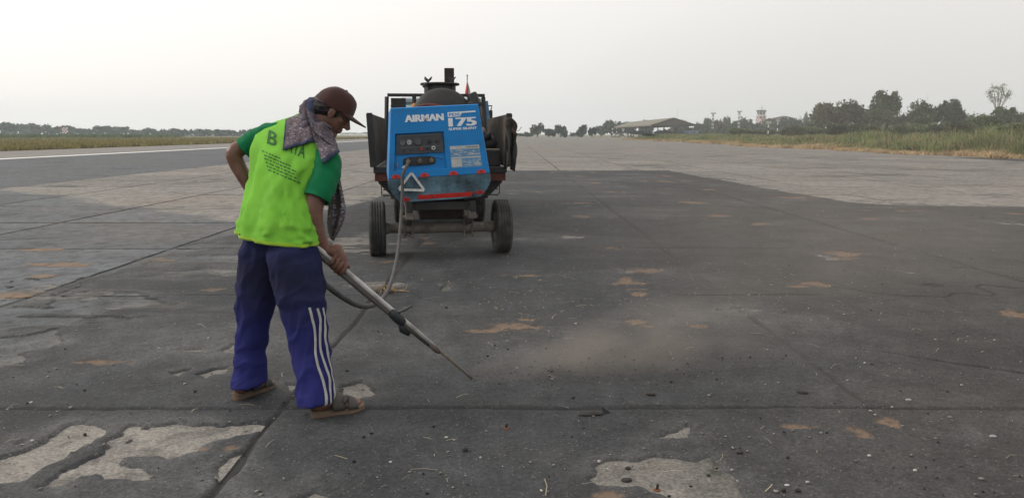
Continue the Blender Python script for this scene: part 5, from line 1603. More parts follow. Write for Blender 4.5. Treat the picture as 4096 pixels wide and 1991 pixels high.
back_text('B', 1068, 574, 1104, 588, 54, 8)
back_text('AYA', 1142, 604, 1218, 636, 50, 10)
# small illegible lines of the print
rp = random.Random(9)
bm = bmesh.new()
for row in range(6):
    u = 1046 + row * 5 + rp.random() * 6
    vbase = 600 + row * 13
    end = 1160 + row * 6 - (40 if row == 0 else 0)
    while u < end:
        L = 5 + rp.random() * 13
        v = vbase + (u - 1046) * 0.42
        q = []
        for uu, vv in ((u, v), (u + L, v + L * 0.42), (u + L, v + L * 0.42 + 5), (u, v + 5 + rp.random() * 2)):
            q.append(on_back(uu, vv, 0.0025))
        if all(x is not None for x in q):
            bm.faces.new([bm.verts.new(x) for x in q])
        u += L + 3 + rp.random() * 4
pobj('small_print', bm, M_print, shirt, False)['kind'] = 'stuff'

# scarf: neck roll, back flap, shoulder flap, hanging end
scarf = empty('scarf', parent=person); scarf.location = (0, 0, 0)
def cloth(rows, name, border=None, thick=0.004):
    """a cloth strip from rows of world points, with uv and a dark border"""
    nj, ni = len(rows), len(rows[0])
    V = [p for r in rows for p in r]
    F = [(j * ni + i, j * ni + i + 1, (j + 1) * ni + i + 1, (j + 1) * ni + i) for j in range(nj - 1) for i in range(ni - 1)]
    me = np_mesh(name, [tuple(PW @ p) for p in V], F)
    uvl = me.uv_layers.new(name='UVMap')
    W = max((rows[0][-1] - rows[0][0]).length, (rows[-1][-1] - rows[-1][0]).length); Hh = sum((rows[j + 1][0] - rows[j][0]).length for j in range(nj - 1))
    lp = np.zeros(len(me.loops), dtype=np.int32); me.loops.foreach_get('vertex_index', lp)
    uvs = np.stack([(lp % ni) / (ni - 1) * W * 4, (lp // ni) / (nj - 1) * Hh * 4], -1).astype(np.float32)
    uvl.data.foreach_set('uv', uvs.ravel())
    at = me.attributes.new('border', 'FLOAT', 'POINT')
    ii = np.arange(len(V)) % ni / (ni - 1); jj = np.arange(len(V)) // ni / (nj - 1)
    b = np.zeros(len(V))
    for key in (border or ()):
        if key == 'bottom': b = np.maximum(b, (jj > 0.93))
        if key == 'top': b = np.maximum(b, (jj < 0.2))
        if key == 'left': b = np.maximum(b, ii < 0.06)
        if key == 'right': b = np.maximum(b, ii > 0.94)
    at.data.foreach_set('value', b.astype(np.float32))
    o = mesh_obj(name, me, M_scarf, scarf, True)
    md = o.modifiers.new('t', 'SOLIDIFY'); md.thickness = thick; md.offset = 1
    return o
def drape(quad, ni, nj, off, ripple, ydef):
    """cloth laid over the shirt: bilinear patch of sight points dropped on the shirt surface"""
    (a, b, c, d) = quad      # top-left, top-right, bottom-right, bottom-left
    dep = np.full((nj, ni), np.nan); UV = {}
    for j in range(nj):
        for i in range(ni):
            s, t = i / (ni - 1), j / (nj - 1)
            u = (a[0] * (1 - s) + b[0] * s) * (1 - t) + (d[0] * (1 - s) + c[0] * s) * t
            v = (a[1] * (1 - s) + b[1] * s) * (1 - t) + (d[1] * (1 - s) + c[1] * s) * t
            UV[j, i] = (u, v)
            dirv = (PY(u, v, 3.9) - CAMP).normalized()
            h = bvh_sh.ray_cast(CAMP, dirv, 8)
            if h[0] is not None and h[0].y < ydef + 0.12: dep[j, i] = h[0].y
    fill = np.nanmean(dep) if np.isfinite(dep).any() else ydef
    for _ in range(60):
        m = np.isnan(dep)
        if not m.any(): break
        p = np.pad(dep, 1, constant_values=np.nan)
        st = np.stack([p[:-2, 1:-1], p[2:, 1:-1], p[1:-1, :-2], p[1:-1, 2:]])
        with np.errstate(all='ignore'):
            import warnings
            warnings.simplefilter('ignore')
            nb = np.nanmean(st, 0)
        dep = np.where(m, nb + 0.003, dep)
    for _ in range(5):
        p = np.pad(dep, 1, mode='edge')
        sm_ = (p[:-2, 1:-1] + p[2:, 1:-1] + p[1:-1, :-2] + p[1:-1, 2:] + p[1:-1, 1:-1]) / 5
        dep = np.minimum(dep, sm_)
    rows = []
    for j in range(nj):
        row = []
        for i in range(ni):
            u, v = UV[j, i]
            s, t = i / (ni - 1), j / (nj - 1)
            Y = dep[j, i] - off - ripple * (0.5 + 0.5 * math.sin(s * 14 + t * 5 + 2.0 * mnoise.noise(Vector((s * 3, t * 3, 1)))))
            row.append(PY(u, v, Y))
        rows.append(row)
    return rows
cloth(drape(((1142, 478), (1262, 428), (1264, 562), (1130, 600)), 30, 30, 0.014, 0.010, 4.0), 'back_flap', ('bottom', 'left'))
cloth(drape(((1222, 432), (1325, 505), (1358, 606), (1290, 656)), 26, 30, 0.030, 0.012, 3.96), 'shoulder_flap', ('bottom',))
cloth(drape(((1248, 430), (1338, 545), (1350, 596), (1258, 530)), 26, 20, 0.045, 0.012, 3.97), 'collar_fold', ())
# neck roll
bm = bmesh.new()
nc = PY(1268, 480, 4.02)
axn = (hp(0.0, 0, -0.06) - NECK).normalized()
u1 = axn.cross(Vector((0, 0, 1))).normalized(); u2 = axn.cross(u1)
rows = []
for j in range(9):
    b_ = 2 * math.pi * j / 8
    row = []
    for i in range(49):
        a = 2 * math.pi * i / 48
        R0 = 0.088 + 0.010 * math.sin(3 * a + 1)
        rad = 0.026 + 0.006 * math.sin(5 * a) + 0.004 * math.sin(11 * a + 2 * b_)
        c = nc + (u1 * math.cos(a) + u2 * math.sin(a)) * R0 - axn * 0.012 * math.cos(a + 0.6)
        row.append(c + (u1 * math.cos(a) + u2 * math.sin(a)) * rad * math.cos(b_) + axn * rad * 1.5 * math.sin(b_))
    rows.append(row)
cloth(rows, 'neck_roll', ('top',))
# end hanging in front of the chest
rows = []
edge_l = [(1300, 600), (1310, 660), (1318, 720), (1318, 780), (1312, 840), (1308, 890), (1312, 930), (1322, 955)]
edge_r = [(1352, 600), (1356, 660), (1362, 720), (1374, 780), (1384, 830), (1378, 870), (1362, 912), (1332, 962)]
for j in range(36):
    t = j / 35 * 7
    k = min(6, int(t)); f = t - k
    a = Vector(edge_l[k]).lerp(Vector(edge_l[k + 1]), f); b = Vector(edge_r[k]).lerp(Vector(edge_r[k + 1]), f)
    row = []
    for i in range(22):
        s = i / 21
        p = a.lerp(b, s)
        Y = 3.98 + 0.014 * math.sin(s * 13 + j * 0.06) - 0.02 * s - 0.05 * (j / 35)
        row.append(PY(p.x, p.y, Y))
    rows.append(row)
cloth(rows, 'hanging_end', ())

# sandals
def sandal(q):
    s = empty('sandal', parent=person); s.location = (0, 0, 0)
    out = []
    for (x, w) in ((-0.008, 0.012), (0.0, 0.026), (0.02, 0.035), (0.06, 0.036), (0.10, 0.036), (0.14, 0.041), (0.18, 0.047), (0.215, 0.045), (0.24, 0.034), (0.252, 0.016)):
        out.append((x, w))
    poly = [(x, -w - 0.002) for x, w in out] + [(x, w * 0.95) for x, w in out[::-1]]
    def topz(x): return 0.027 + (0.006 * max(0, (x - 0.2) / 0.05) if x > 0.2 else 0) + 0.004 * max(0, 1 - x / 0.08)
    bm = bmesh.new()
    rings = [[q(x * 0.985, y * 0.93, 0.001 + max(0, x - 0.2) * 0.1) for x, y in poly], [q(x, y, 0.006 + max(0, x - 0.2) * 0.1) for x, y in poly], [q(x * 1.0, y * 0.985, topz(x) - 0.006) for x, y in poly], [q(x, y * 1.01, topz(x)) for x, y in poly], [q(x * 0.985, y * 0.93, topz(x) + 0.003) for x, y in poly]]
    loft(bm, rings)
    pobj('sole', bm, M_sole, s, False)
    def band(x0, x1, h0, h1, w0, w1, name):
        bm = bmesh.new(); rows = []
        for j in range(7):
            t = j / 6
            row = []
            for i in range(15):
                a = math.pi * i / 14
                x = x0 + (x1 - x0) * t + 0.012 * math.sin(a) * (1 - 2 * t) * 0.3
                w = w0 + (w1 - w0) * t; h = h0 + (h1 - h0) * t
                row.append(q(x, -w * math.cos(a), 0.026 + h * math.sin(a) ** 0.75))
            rows.append(row)
        loft(bm, rows, cap=False, closed=False)
        o = pobj(name, bm, M_strap, s); md = o.modifiers.new('t', 'SOLIDIFY'); md.thickness = 0.005; md.offset = 1
    band(0.088, 0.150, 0.090, 0.066, 0.039, 0.043, 'strap')
    band(0.162, 0.212, 0.056, 0.034, 0.046, 0.047, 'strap')
    bm = bmesh.new(); rows = []
    tube(bm, [q(0.14, -0.044, 0.066), q(0.158, -0.03, 0.082), q(0.175, 0.0, 0.074)], [0.012, 0.014, 0.01], 8); pobj('strap_bridge', bm, M_strap, s)
sandal(qR); sandal(qL)
# air lance
lance = empty('air_lance', tuple(TIP - Vector((0, 0, 0.0))))
tag(lance, 'long grey steel air lance held by the worker, its tip near the ground', 'lance')
LW = Matrix.Translation(-TIP)
def lobj(name, bm, m, smooth=True):
    bm.transform(LW); return obj(name, bm, m, lance, smooth)
LEN_L = (TIP - GRIP).length
def lp(u): return GRIP + ld * u
M_pipe = mat('worn_pale_steel', (0.42, 0.41, 0.395), 0.5, 0.15, var=0.2, scale=14, stain=(0.1, 0.085, 0.07), stain_amt=0.3, stain_scale=12)
M_pipe2 = mat('dark_rubber_line', (0.075, 0.068, 0.064), 0.7, var=0.25, scale=12)
uC = 0.0
K = lambda u, v: min(max((PY(u, v, 3.9) - GRIP).dot(ld), 0), 9)
# distances along the lance
def along(u):
    lo, hi = 0.0, LEN_L
    for _ in range(40):
        md_ = (lo + hi) / 2
        p = GRIP + ld * md_
        d = p - CAMP
        zc = d.y * CT - d.z * ST
        uu = 2048 + 3050 * d.x / zc
        if uu < u: lo = md_
        else: hi = md_
    return lo
a_cl, a_th = along(1588), along(1738)
bm = bmesh.new(); tube(bm, [lp(-0.16), lp(-0.05), lp(a_cl), lp(a_th)], [0.0145, 0.0145, 0.013, 0.012], 14); lobj('main_pipe', bm, M_pipe)
off = -ln * 0.024 - cam_side * 0.002
bm = bmesh.new(); tube(bm, [lp(-0.14) + off, lp(a_cl * 0.5) + off, lp(a_cl) + off * 0.9, lp(a_th - 0.02) + off * 0.7], [0.015, 0.014, 0.011, 0.007], 12); lobj('air_line', bm, M_pipe2)
bm = bmesh.new(); tube(bm, [lp(a_th - 0.03) + off * 0.3, lp(a_th + 0.03) + off * 0.3, lp(a_th + 0.05) + off * 0.2], [0.016, 0.016, 0.009], 12); lobj('coupling', bm, mat('grimy_coupling', (0.09, 0.07, 0.06), 0.7))
bm = bmesh.new(); tube(bm, [lp(a_th), lp((a_th + LEN_L) / 2), lp(LEN_L - 0.05), lp(LEN_L)], [0.009, 0.0085, 0.008, 0.0085], 12); lobj('nozzle_pipe', bm, mat('muddy_nozzle', (0.16, 0.135, 0.11), 0.7, 0.2, stain=(0.06, 0.05, 0.045), stain_amt=0.4, stain_scale=15))
bm = bmesh.new()
bwrap = [lp(a_cl - 0.045) + off * 0.4, lp(a_cl - 0.02) + off * 0.45, lp(a_cl + 0.035) + off * 0.5, lp(a_cl + 0.06) + off * 0.5]
tube(bm, bwrap, [0.02, 0.027, 0.028, 0.021], 12); lobj('rubber_wrap', bm, M_dark)
for (p0_, p1_, p2_) in ((lp(a_cl - 0.01), lp(a_cl + 0.015) + ln * 0.045, lp(a_cl + 0.03) + ln * 0.085), (lp(a_cl + 0.05) + off, lp(a_cl + 0.085) + off * 1.9, lp(a_cl + 0.13) + off * 1.5)):
    bm = bmesh.new(); tube(bm, [p0_, p1_, p2_], [0.017, 0.018, 0.015], 8, squash=0.35); lobj('rubber_strip', bm, M_dark)
# hose
HP.append(lp(-0.15) + off + Vector((0, 0.02, 0)))
hp_pts = catmull(HP, 8)
bm = bmesh.new(); tube(bm, hp_pts, 0.0175, 12)
hs = obj('air_hose', bm, M_hose, None, True)
tag(hs, 'grey rubber air hose looping from the compressor outlet to the lance', 'hose')
bm = bmesh.new(); tube(bm, hp_pts[1:5], 0.023, 12); obj('hose_coupling', bm, M_steel, hs, True)
# ---------------------------------------------------------------- vegetation
def leaf_mat(name, color, var=0.45, straw=None, fr=0.0):
    m = bpy.data.materials.new(name); m.use_nodes = True
    n, l = m.node_tree.nodes, m.node_tree.links
    b = n['Principled BSDF']; b.inputs['Roughness'].default_value = 0.75; b.inputs['Specular IOR Level'].default_value = 0.15
    ge = n.new('ShaderNodeNewGeometry')
    r = n.new('ShaderNodeMapRange'); r.inputs[3].default_value = 1 - var; r.inputs[4].default_value = 1 + var; l.new(ge.outputs['Random Per Island'], r.inputs[0])
    x = n.new('ShaderNodeMix'); x.data_type = 'RGBA'; x.blend_type = 'MULTIPLY'; x.inputs[0].default_value = 1; x.inputs[6].default_value = (*color, 1); l.new(r.outputs[0], x.inputs[7])
    out = x.outputs[2]
    no0 = n.new('ShaderNodeTexNoise'); no0.inputs['Scale'].default_value = 0.55; no0.inputs['Detail'].default_value = 3; l.new(ge.outputs['Position'], no0.inputs['Vector'])
    r0 = n.new('ShaderNodeMapRange'); r0.inputs[1].default_value = 0.35; r0.inputs[2].default_value = 0.65; r0.inputs[3].default_value = 0.6; r0.inputs[4].default_value = 1.55; l.new(no0.outputs['Fac'], r0.inputs[0])
    x0 = n.new('ShaderNodeMix'); x0.data_type = 'RGBA'; x0.blend_type = 'MULTIPLY'; x0.inputs[0].default_value = 1; l.new(out, x0.inputs[6]); l.new(r0.outputs[0], x0.inputs[7]); out = x0.outputs[2]
    if straw:
        no = n.new('ShaderNodeTexNoise'); no.inputs['Scale'].default_value = 0.16; no.inputs['Detail'].default_value = 4; l.new(ge.outputs['Position'], no.inputs['Vector'])
        a = n.new('ShaderNodeMath'); a.operation = 'MULTIPLY_ADD'; a.inputs[1].default_value = 0.5; l.new(ge.outputs['Random Per Island'], a.inputs[0]); l.new(no.outputs['Fac'], a.inputs[2])
        rr = n.new('ShaderNodeMapRange'); rr.inputs[1].default_value = 0.95 - fr; rr.inputs[2].default_value = 1.05 - fr; l.new(a.outputs[0], rr.inputs[0])
        y = n.new('ShaderNodeMix'); y.data_type = 'RGBA'; y.inputs[7].default_value = (*straw, 1); l.new(rr.outputs[0], y.inputs[0]); l.new(out, y.inputs[6]); out = y.outputs[2]
    l.new(out, b.inputs['Base Color'])
    tr = n.new('ShaderNodeBsdfTranslucent'); l.new(out, tr.inputs[0])
    mx = n.new('ShaderNodeMixShader'); mx.inputs[0].default_value = 0.22
    l.new(b.outputs[0], mx.inputs[1]); l.new(tr.outputs[0], mx.inputs[2]); l.new(mx.outputs[0], n['Material Output'].inputs[0])
    return m
M_leaf = [leaf_mat('dark_leaves', (0.035, 0.055, 0.032)), leaf_mat('mid_green_leaves', (0.06, 0.09, 0.04)), leaf_mat('yellow_green_leaves', (0.1, 0.13, 0.055)), leaf_mat('olive_leaves', (0.075, 0.082, 0.046))]
M_bark = mat('bark', (0.09, 0.07, 0.052), 0.9, var=0.3, scale=3)
M_barkp = mat('pale_bark', (0.3, 0.28, 0.25), 0.9, var=0.2, scale=3)

def cards(rng, C, size, nrm_up=0.3):
    """leaf clumps: one irregular quad per centre"""
    n = len(C)
    a = rng.normal(size=(n, 3)); a /= np.linalg.norm(a, axis=1)[:, None]
    b = rng.normal(size=(n, 3)); b -= a * (a * b).sum(1)[:, None]; b /= np.linalg.norm(b, axis=1)[:, None]
    s = size * rng.uniform(0.55, 1.35, (n, 1)); e = rng.uniform(0.45, 0.95, (n, 1))
    V = np.stack([C - a * s, C + b * s * e * rng.uniform(.6, 1.2, (n, 1)), C + a * s, C - b * s * e], 1).reshape(-1, 3)
    F = np.arange(n * 4).reshape(n, 4)
    return V, F

def crown_mesh(seed, n, lobes, size, shape=(1, 1, 1)):
    """unit crown (radius about 1, centre 0): lobes of clumps with gaps"""
    rng = np.random.default_rng(seed)
    L = []
    for k in range(lobes):
        th = rng.uniform(0, 2 * np.pi); ph = rng.uniform(-0.5, 1.0)
        r = rng.uniform(0.35, 0.8 if lobes > 15 else 0.72)
        L.append((np.array([r * np.cos(th) * np.cos(ph), r * np.sin(th) * np.cos(ph), r * np.sin(ph) * 0.9]), rng.uniform(0.16, 0.42) if lobes > 15 else rng.uniform(0.26, 0.46)))
    L.append((np.zeros(3), 0.5))
    per = n // len(L)
    C = []
    for c, r in L:
        d = rng.normal(size=(per, 3)); d /= np.linalg.norm(d, axis=1)[:, None]
        rad = r * rng.uniform(0.35, 1.0, (per, 1)) ** 0.5 * (1 + 0.15 * rng.normal(size=(per, 1)))
        C.append(c + d * rad)
    C = np.concatenate(C) * np.array(shape)
    V, F = cards(rng, C, size)
    return np_mesh('crown', V, F)

FAR_CROWNS = [crown_mesh(100 + k, 520, 9, 0.17) for k in range(6)]
NEAR_CROWNS = [crown_mesh(200 + k, 3400, 34, 0.066) for k in range(4)]
TRUNK = {}
def trunk_mesh(kind):
    if kind in TRUNK: return TRUNK[kind]
    rr = random.Random(kind)
    bm = bmesh.new()
    tube(bm, [(0, 0, -0.15), (0.01, 0, 0.2), (0.02, 0.01, 0.5), (0.0, 0.02, 0.8)], [0.045, 0.036, 0.03, 0.012], 7)
    for k in range(6):
        a = rr.uniform(0, 6.28); z = rr.uniform(0.25, 0.55); L = rr.uniform(0.2, 0.36)
        tube(bm, [(0.01, 0, z), (L * 0.5 * math.cos(a), L * 0.5 * math.sin(a), z + 0.13), (L * math.cos(a), L * math.sin(a), z + 0.28)], [0.02, 0.014, 0.005], 5)
    me = bpy.data.meshes.new('trunk'); bm.to_mesh(me); bm.free()
    me.materials.append(M_bark)
    TRUNK[kind] = me
    return me
_mat_slot = {}
def tree(name, base, h, w, label, group=None, near=False, kind=0, leaf=0, cfrac=0.62, depth=None):
    """a tree: trunk with limbs and a crown of leaf clumps; h full height, w crown half width"""
    t = empty(name, base, random.uniform(0, 6.28))
    tag(t, label, 'tree' if 'shrub' not in name and 'bush' not in name else 'shrub', group)
    tr_ = bpy.data.objects.new('trunk', trunk_mesh(kind % 3)); COL.objects.link(tr_); tr_.parent = t
    tr_.scale = (max(h, w) * 0.9, max(h, w) * 0.9, h if h > 2.5 else h * 0.7)
    src = (NEAR_CROWNS if near else FAR_CROWNS)[kind % (4 if near else 6)]
    key = (src.name, leaf)
    if key not in _mat_slot:
        me = src.copy(); me.materials.clear(); me.materials.append(M_leaf[leaf]); _mat_slot[key] = me
    c = bpy.data.objects.new('crown', _mat_slot[key]); COL.objects.link(c); c.parent = t
    c.location = (0, 0, h * (1 - cfrac / 2) * 0.985)
    c.scale = (w, w if depth is None else depth, h * cfrac / 2 * 1.08)
    if cfrac >= 0.95 and not near:       # leafy down to the ground
        c.location.z = h * 0.42; c.scale = (w, w if depth is None else depth, h * 0.58)
    return t

def by_px(u, vtop, d, gz=-0.08):
    """ground point d metres out under sight column u, and the height up to vtop"""
    p = PY(u, vtop, d)
    return (p.x, d, gz), p.z - gz

# far tree line across the runway
far_l = [(12, 490, 34), (58, 497, 30), (96, 494, 28), (140, 492, 34), (178, 500, 28), (215, 508, 26), (248, 503, 28), (292, 510, 24), (325, 512, 22), (352, 514, 22), (395, 506, 28), (432, 503, 32), (470, 507, 26), (497, 508, 20), (527, 517, 16), (556, 530, 14), (592, 514, 28), (640, 525, 18), (672, 522, 16), (702, 515, 24), (745, 524, 22), (775, 521, 24), (812, 517, 30), (850, 521, 24), (885, 520, 26), (920, 521, 20), (952, 527, 20), (985, 525, 24), (1020, 526, 24), (1370, 533, 24), (1420, 531, 30), (1470, 530, 28), (1500, 531, 26)]
pl = ['leftmost tree of the far line across the runway', 'second tree from the left in the far line across the runway']
ORD = ['first', 'second', 'third', 'fourth', 'fifth', 'sixth', 'seventh', 'eighth', 'ninth', 'tenth', 'eleventh', 'twelfth', 'thirteenth', 'fourteenth', 'fifteenth', 'sixteenth', 'seventeenth', 'eighteenth', 'nineteenth', 'twentieth', 'twenty-first', 'twenty-second', 'twenty-third', 'twenty-fourth', 'twenty-fifth', 'twenty-sixth', 'twenty-seventh', 'twenty-eighth', 'twenty-ninth']
looks = ['rounded', 'broad', 'tall', 'uneven', 'low', 'bushy']
for k, (u, vt, w) in enumerate(far_l):
    d = 430 + 40 * ((k * 37) % 5) / 4
    if u > 1300: d = 950
    (bx, by, bz), h = by_px(u, vt, d)
    wm = w * 1.25 * d / 3050
    lab = '%s tree from the left end of the far tree line across the runway' % ORD[k] if u < 1300 else '%s tree from the left in the faint row between cap and truck' % ORD[k - 29]
    tree('tree', (bx, by, bz), max(h, 2.5) * 1.13, wm * 1.0, lab, 'far tree line across the runway', False, k, (0, 1, 0, 3)[k % 4], 0.9 if h < 7 else 0.85)
# low undergrowth closing the foot of that line
rng = np.random.default_rng(5)
C = np.stack([rng.uniform(58, 112, 2600), rng.uniform(132, 150, 2600), 0.5 + rng.uniform(0, 1, 2600) ** 1.3 * 2.6], -1)
V, F = cards(rng, C, 0.55)
tag(mesh_obj('undergrowth', np_mesh('undergrowth', V, F), M_leaf[3]), 'dark undergrowth at the foot of the large trees on the right', None, None, 'stuff')
C = np.stack([rng.uniform(60, 120, 1800), rng.uniform(285, 310, 1800), rng.uniform(0, 3.4, 1800)], -1)
V, F = cards(rng, C, 0.9)
tag(mesh_obj('undergrowth', np_mesh('undergrowth', V, F), M_leaf[0]), 'hazy undergrowth below the control tower', None, None, 'stuff')
C = np.stack([rng.uniform(-310, -125, 1500), rng.uniform(415, 440, 1500), rng.uniform(0, 3.0, 1500) ** 1.0], -1)
V, F = cards(rng, C, 1.2)
tag(mesh_obj('undergrowth', np_mesh('undergrowth', V, F), M_leaf[0]), 'dark undergrowth at the foot of the far tree line', None, None, 'stuff')
# trees right of the truck and behind the shelter
mid = [(2076, 530, 18, 330, 'tiny'), (2112, 526, 24, 330, 'small'), (2150, 494, 28, 300, 'spreading'), (2196, 511, 27, 280, 'round'), (2243, 497, 24, 290, 'tall'), (2258, 520, 20, 280, 'squat'), (2300, 528, 20, 330, 'low'), (2330, 493, 28, 300, 'dense'), (2368, 507, 22, 290, 'bushy'), (2405, 498, 20, 380, 'pale'), (2448, 478, 36, 360, 'big dark'), (2490, 486, 26, 400, 'broad'), (2525, 480, 24, 410, 'hazy'), (2572, 472, 15, 420, 'tufted'), (2600, 482, 22, 420, 'low hazy'),
       (2735, 474, 24, 430, 'rounded'), (2795, 488, 24, 330, 'leafy'), (2832, 472, 26, 330, 'leaning'), (2870, 468, 28, 340, 'wide'), (2935, 476, 26, 340, 'flat topped'), (2990, 470, 34, 330, 'domed'), (3075, 466, 28, 320, 'dark crowned'), (3110, 478, 30, 330, 'brownish'), (3150, 470, 32, 310, 'thick'), (3185, 462, 26, 300, 'high'), (3225, 470, 30, 300, 'sprawling'), (2890, 490, 26, 300, 'shorter'), (3040, 486, 30, 300, 'lower'), (2960, 490, 30, 310, 'stubby')]
for k, (u, vt, w, d, lk) in enumerate(mid):
    (bx, by, bz), h = by_px(u, vt, d)
    place = 'right of the truck' if u < 2420 else ('behind the open shelter' if u < 2790 else 'in the hazy line between shelter and control tower' if u < 3010 else 'in the hazy line below the control tower')
    tree('tree', (bx, by, bz), h * 1.12, w * 1.15 * d / 3050, '%s green tree %s' % (lk, place), 'hazy trees at mid distance', k % 2 == 0 and False, k + 2, (0, 1, 3, 0)[k % 4], 0.95)
# columnar pair
for u, vt in ((2903, 455), (2918, 451)):
    (bx, by, bz), h = by_px(u, vt, 345)
    tree('cypress', (bx, by, bz), h, 1.05, 'narrow upright tree, %s of the pair between the two light masts' % ('shorter' if vt == 455 else 'taller'), 'narrow upright trees', False, u, 0, 0.9)
(bx, by, bz), h = by_px(3225, 434, 480)
tree('conifer', (bx, by, bz), h, 1.6, 'thin pointed conifer rising above the trees right of the control tower', None, False, 3, 0, 0.75)
# large trees on the right
big = [(3318, 404, 62, 150, 0, 'wide dark tree with ragged top, left of the big trees', 'wide'), (3400, 392, 56, 155, 0, 'dark tree with a high side branch beside the tallest tree', ''), (3470, 425, 44, 160, 3, 'lower dark tree joining the wide tree to the tallest one', ''), (3290, 440, 34, 148, 0, 'low drooping tree at the left foot of the wide dark tree', ''),
       (3546, 352, 58, 150, 1, 'tallest green tree with a layered crown on the right', ''), (3520, 430, 48, 146, 3, 'olive tree spreading under the tallest tree', ''), (3610, 440, 46, 143, 0, 'dark bushy tree right of the tallest tree', ''), (3690, 402, 46, 140, 1, 'rounded tree with sunlit top left of the dense dark tree', ''),
       (3795, 390, 46, 140, 0, 'dense almost black tree with a rounded crown', ''), (3835, 415, 26, 141, 0, 'dark side crown at the right of the dense dark tree', ''), (3900, 448, 52, 190, 1, 'hazy green tree behind the gap right of the dark tree', ''), (3960, 455, 44, 170, 2, 'pale green tree below the bare branches', ''), (4020, 420, 50, 140, 1, 'leafy green tree near the right edge, in front of bare branches', ''), (4085, 440, 46, 150, 0, 'dark tree cut by the right edge of the view', '')]
for k, (u, vt, w, d, lf, lab, _) in enumerate(big):
    (bx, by, bz), h = by_px(u, vt, d, 0.6)
    tree('tree', (bx, by, bz), h * 1.07, w * 1.2 * d / 3050, lab, 'large trees on the right', True, k, {0: 3, 1: 1, 2: 2, 3: 3}[lf] if 'black' not in lab else 0, 0.97)
# sparse tall tree with bare limbs
st = empty('sparse_tree', tuple(by_px(4000, 345, 150, 0.6)[0]))
tag(st, 'tall sparse tree with bare pale branches near the right edge', 'tree')
rr = random.Random(4)
bm = bmesh.new()
tips = []
Hs = by_px(4000, 345, 150, 0.6)[1]
tube(bm, [(0, 0, -0.3), (0.1, 0, Hs * 0.35), (0.0, 0, Hs * 0.5)], [0.16, 0.12, 0.1], 7)
for k in range(9):
    a = -1.1 + 2.2 * k / 8
    x = 2.2 * math.sin(a) + rr.uniform(-0.3, 0.3); yy = rr.uniform(-1, 1); zt_ = Hs * (0.86 + 0.14 * math.cos(a)) * rr.uniform(0.9, 1.02)
    P = catmull([(0, 0, Hs * rr.uniform(0.36, 0.5)), (x * 0.35, yy * 0.4, Hs * 0.62), (x * 0.8, yy * 0.8, zt_ * 0.88), (x, yy, zt_)], 4)
    tube(bm, P, list(np.linspace(0.09, 0.02, len(P))), 5)
    for m_ in range(3):
        b_ = P[rr.randint(5, len(P) - 3)]; q = b_ + Vector((rr.uniform(-0.7, 0.7), rr.uniform(-0.5, 0.5), rr.uniform(0.3, 0.9)))
        tube(bm, [b_, q], [0.03, 0.012], 4); tips.append(q)
    tips += [P[-1], P[-2], P[-4]]
obj('trunk', bm, M_barkp, st)
rng = np.random.default_rng(8)
C = np.concatenate([np.array(t_)[None] + rng.normal(size=(18, 3)) * 0.28 for t_ in tips])
V, F = cards(rng, C, 0.11)
mesh_obj('crown', np_mesh('crown', V, F), M_leaf[2], st)

# ---------------------------------------------------------------- banks and grass
def bank_z(x, y):
    e = 28.3 + 1.2 * np.sin(y * 0.06) + 0.8 * np.sin(y * 0.21) + 0.5 * np.sin(y * 0.67 + 1) + 0.3 * np.sin(y * 1.7)
    t = np.clip((x - e) / 9.0, 0, 1)
    far = np.clip((188 - y) / 10, 0, 1)
    near = np.clip((y - 14) / 10, 0, 1)
    z = -0.03 + (t * t * (3 - 2 * t)) * (0.75 + 0.25 * np.sin(x * 0.13 + y * 0.05)) * far * near
    return z, e
M_bank = mat('bank_soil_and_turf', (0.10, 0.105, 0.04), 0.95, var=0.3, scale=0.4, stain=(0.2, 0.15, 0.08), stain_amt=0.2, stain_scale=0.25)
xs = np.linspace(28, 150, 90); ys = np.linspace(14, 190, 110)
X, Y = np.meshgrid(xs, ys)
Zb, E = bank_z(X, Y)
X2 = np.maximum(X, E - 0.25)
Zb, _ = bank_z(X2, Y)
idx = np.arange(X.size).reshape(X.shape)
F = np.stack([idx[:-1, :-1], idx[:-1, 1:], idx[1:, 1:], idx[1:, :-1]], -1).reshape(-1, 4)
tag(mesh_obj('grass_bank', np_mesh('grass_bank', np.stack([X2, Y, Zb + 0.04], -1).reshape(-1, 3), F), M_bank, None, True), kind='structure')

def blades(rng, P, h, w, lean=0.35):
    n = len(P)
    a = rng.uniform(0, np.pi * 2, n)
    side = np.stack([np.cos(a), np.sin(a), np.zeros(n)], -1)
    ln_ = rng.normal(size=(n, 3)) * lean; ln_[:, 2] = 0
    hh = h[:, None]
    mid_ = P + np.stack([np.zeros(n), np.zeros(n), h * 0.55], -1) + ln_ * hh * 0.25
    tip = P + np.stack([np.zeros(n), np.zeros(n), h], -1) * np.clip(1 - np.abs(ln_).sum(1)[:, None] * 0.35, 0.3, 1) + ln_ * hh
    ww = w[:, None] * 0.5
    V = np.stack([P - side * ww, P + side * ww, mid_ + side * ww * 0.8, tip, mid_ - side * ww * 0.8], 1).reshape(-1, 3)
    i = np.arange(n)[:, None] * 5
    F = np.concatenate([i + np.array([[0, 1, 2, 4]])], 0)
    T_ = np.concatenate([i + np.array([[4, 2, 3, 3]])], 0)
    return V, F, T_
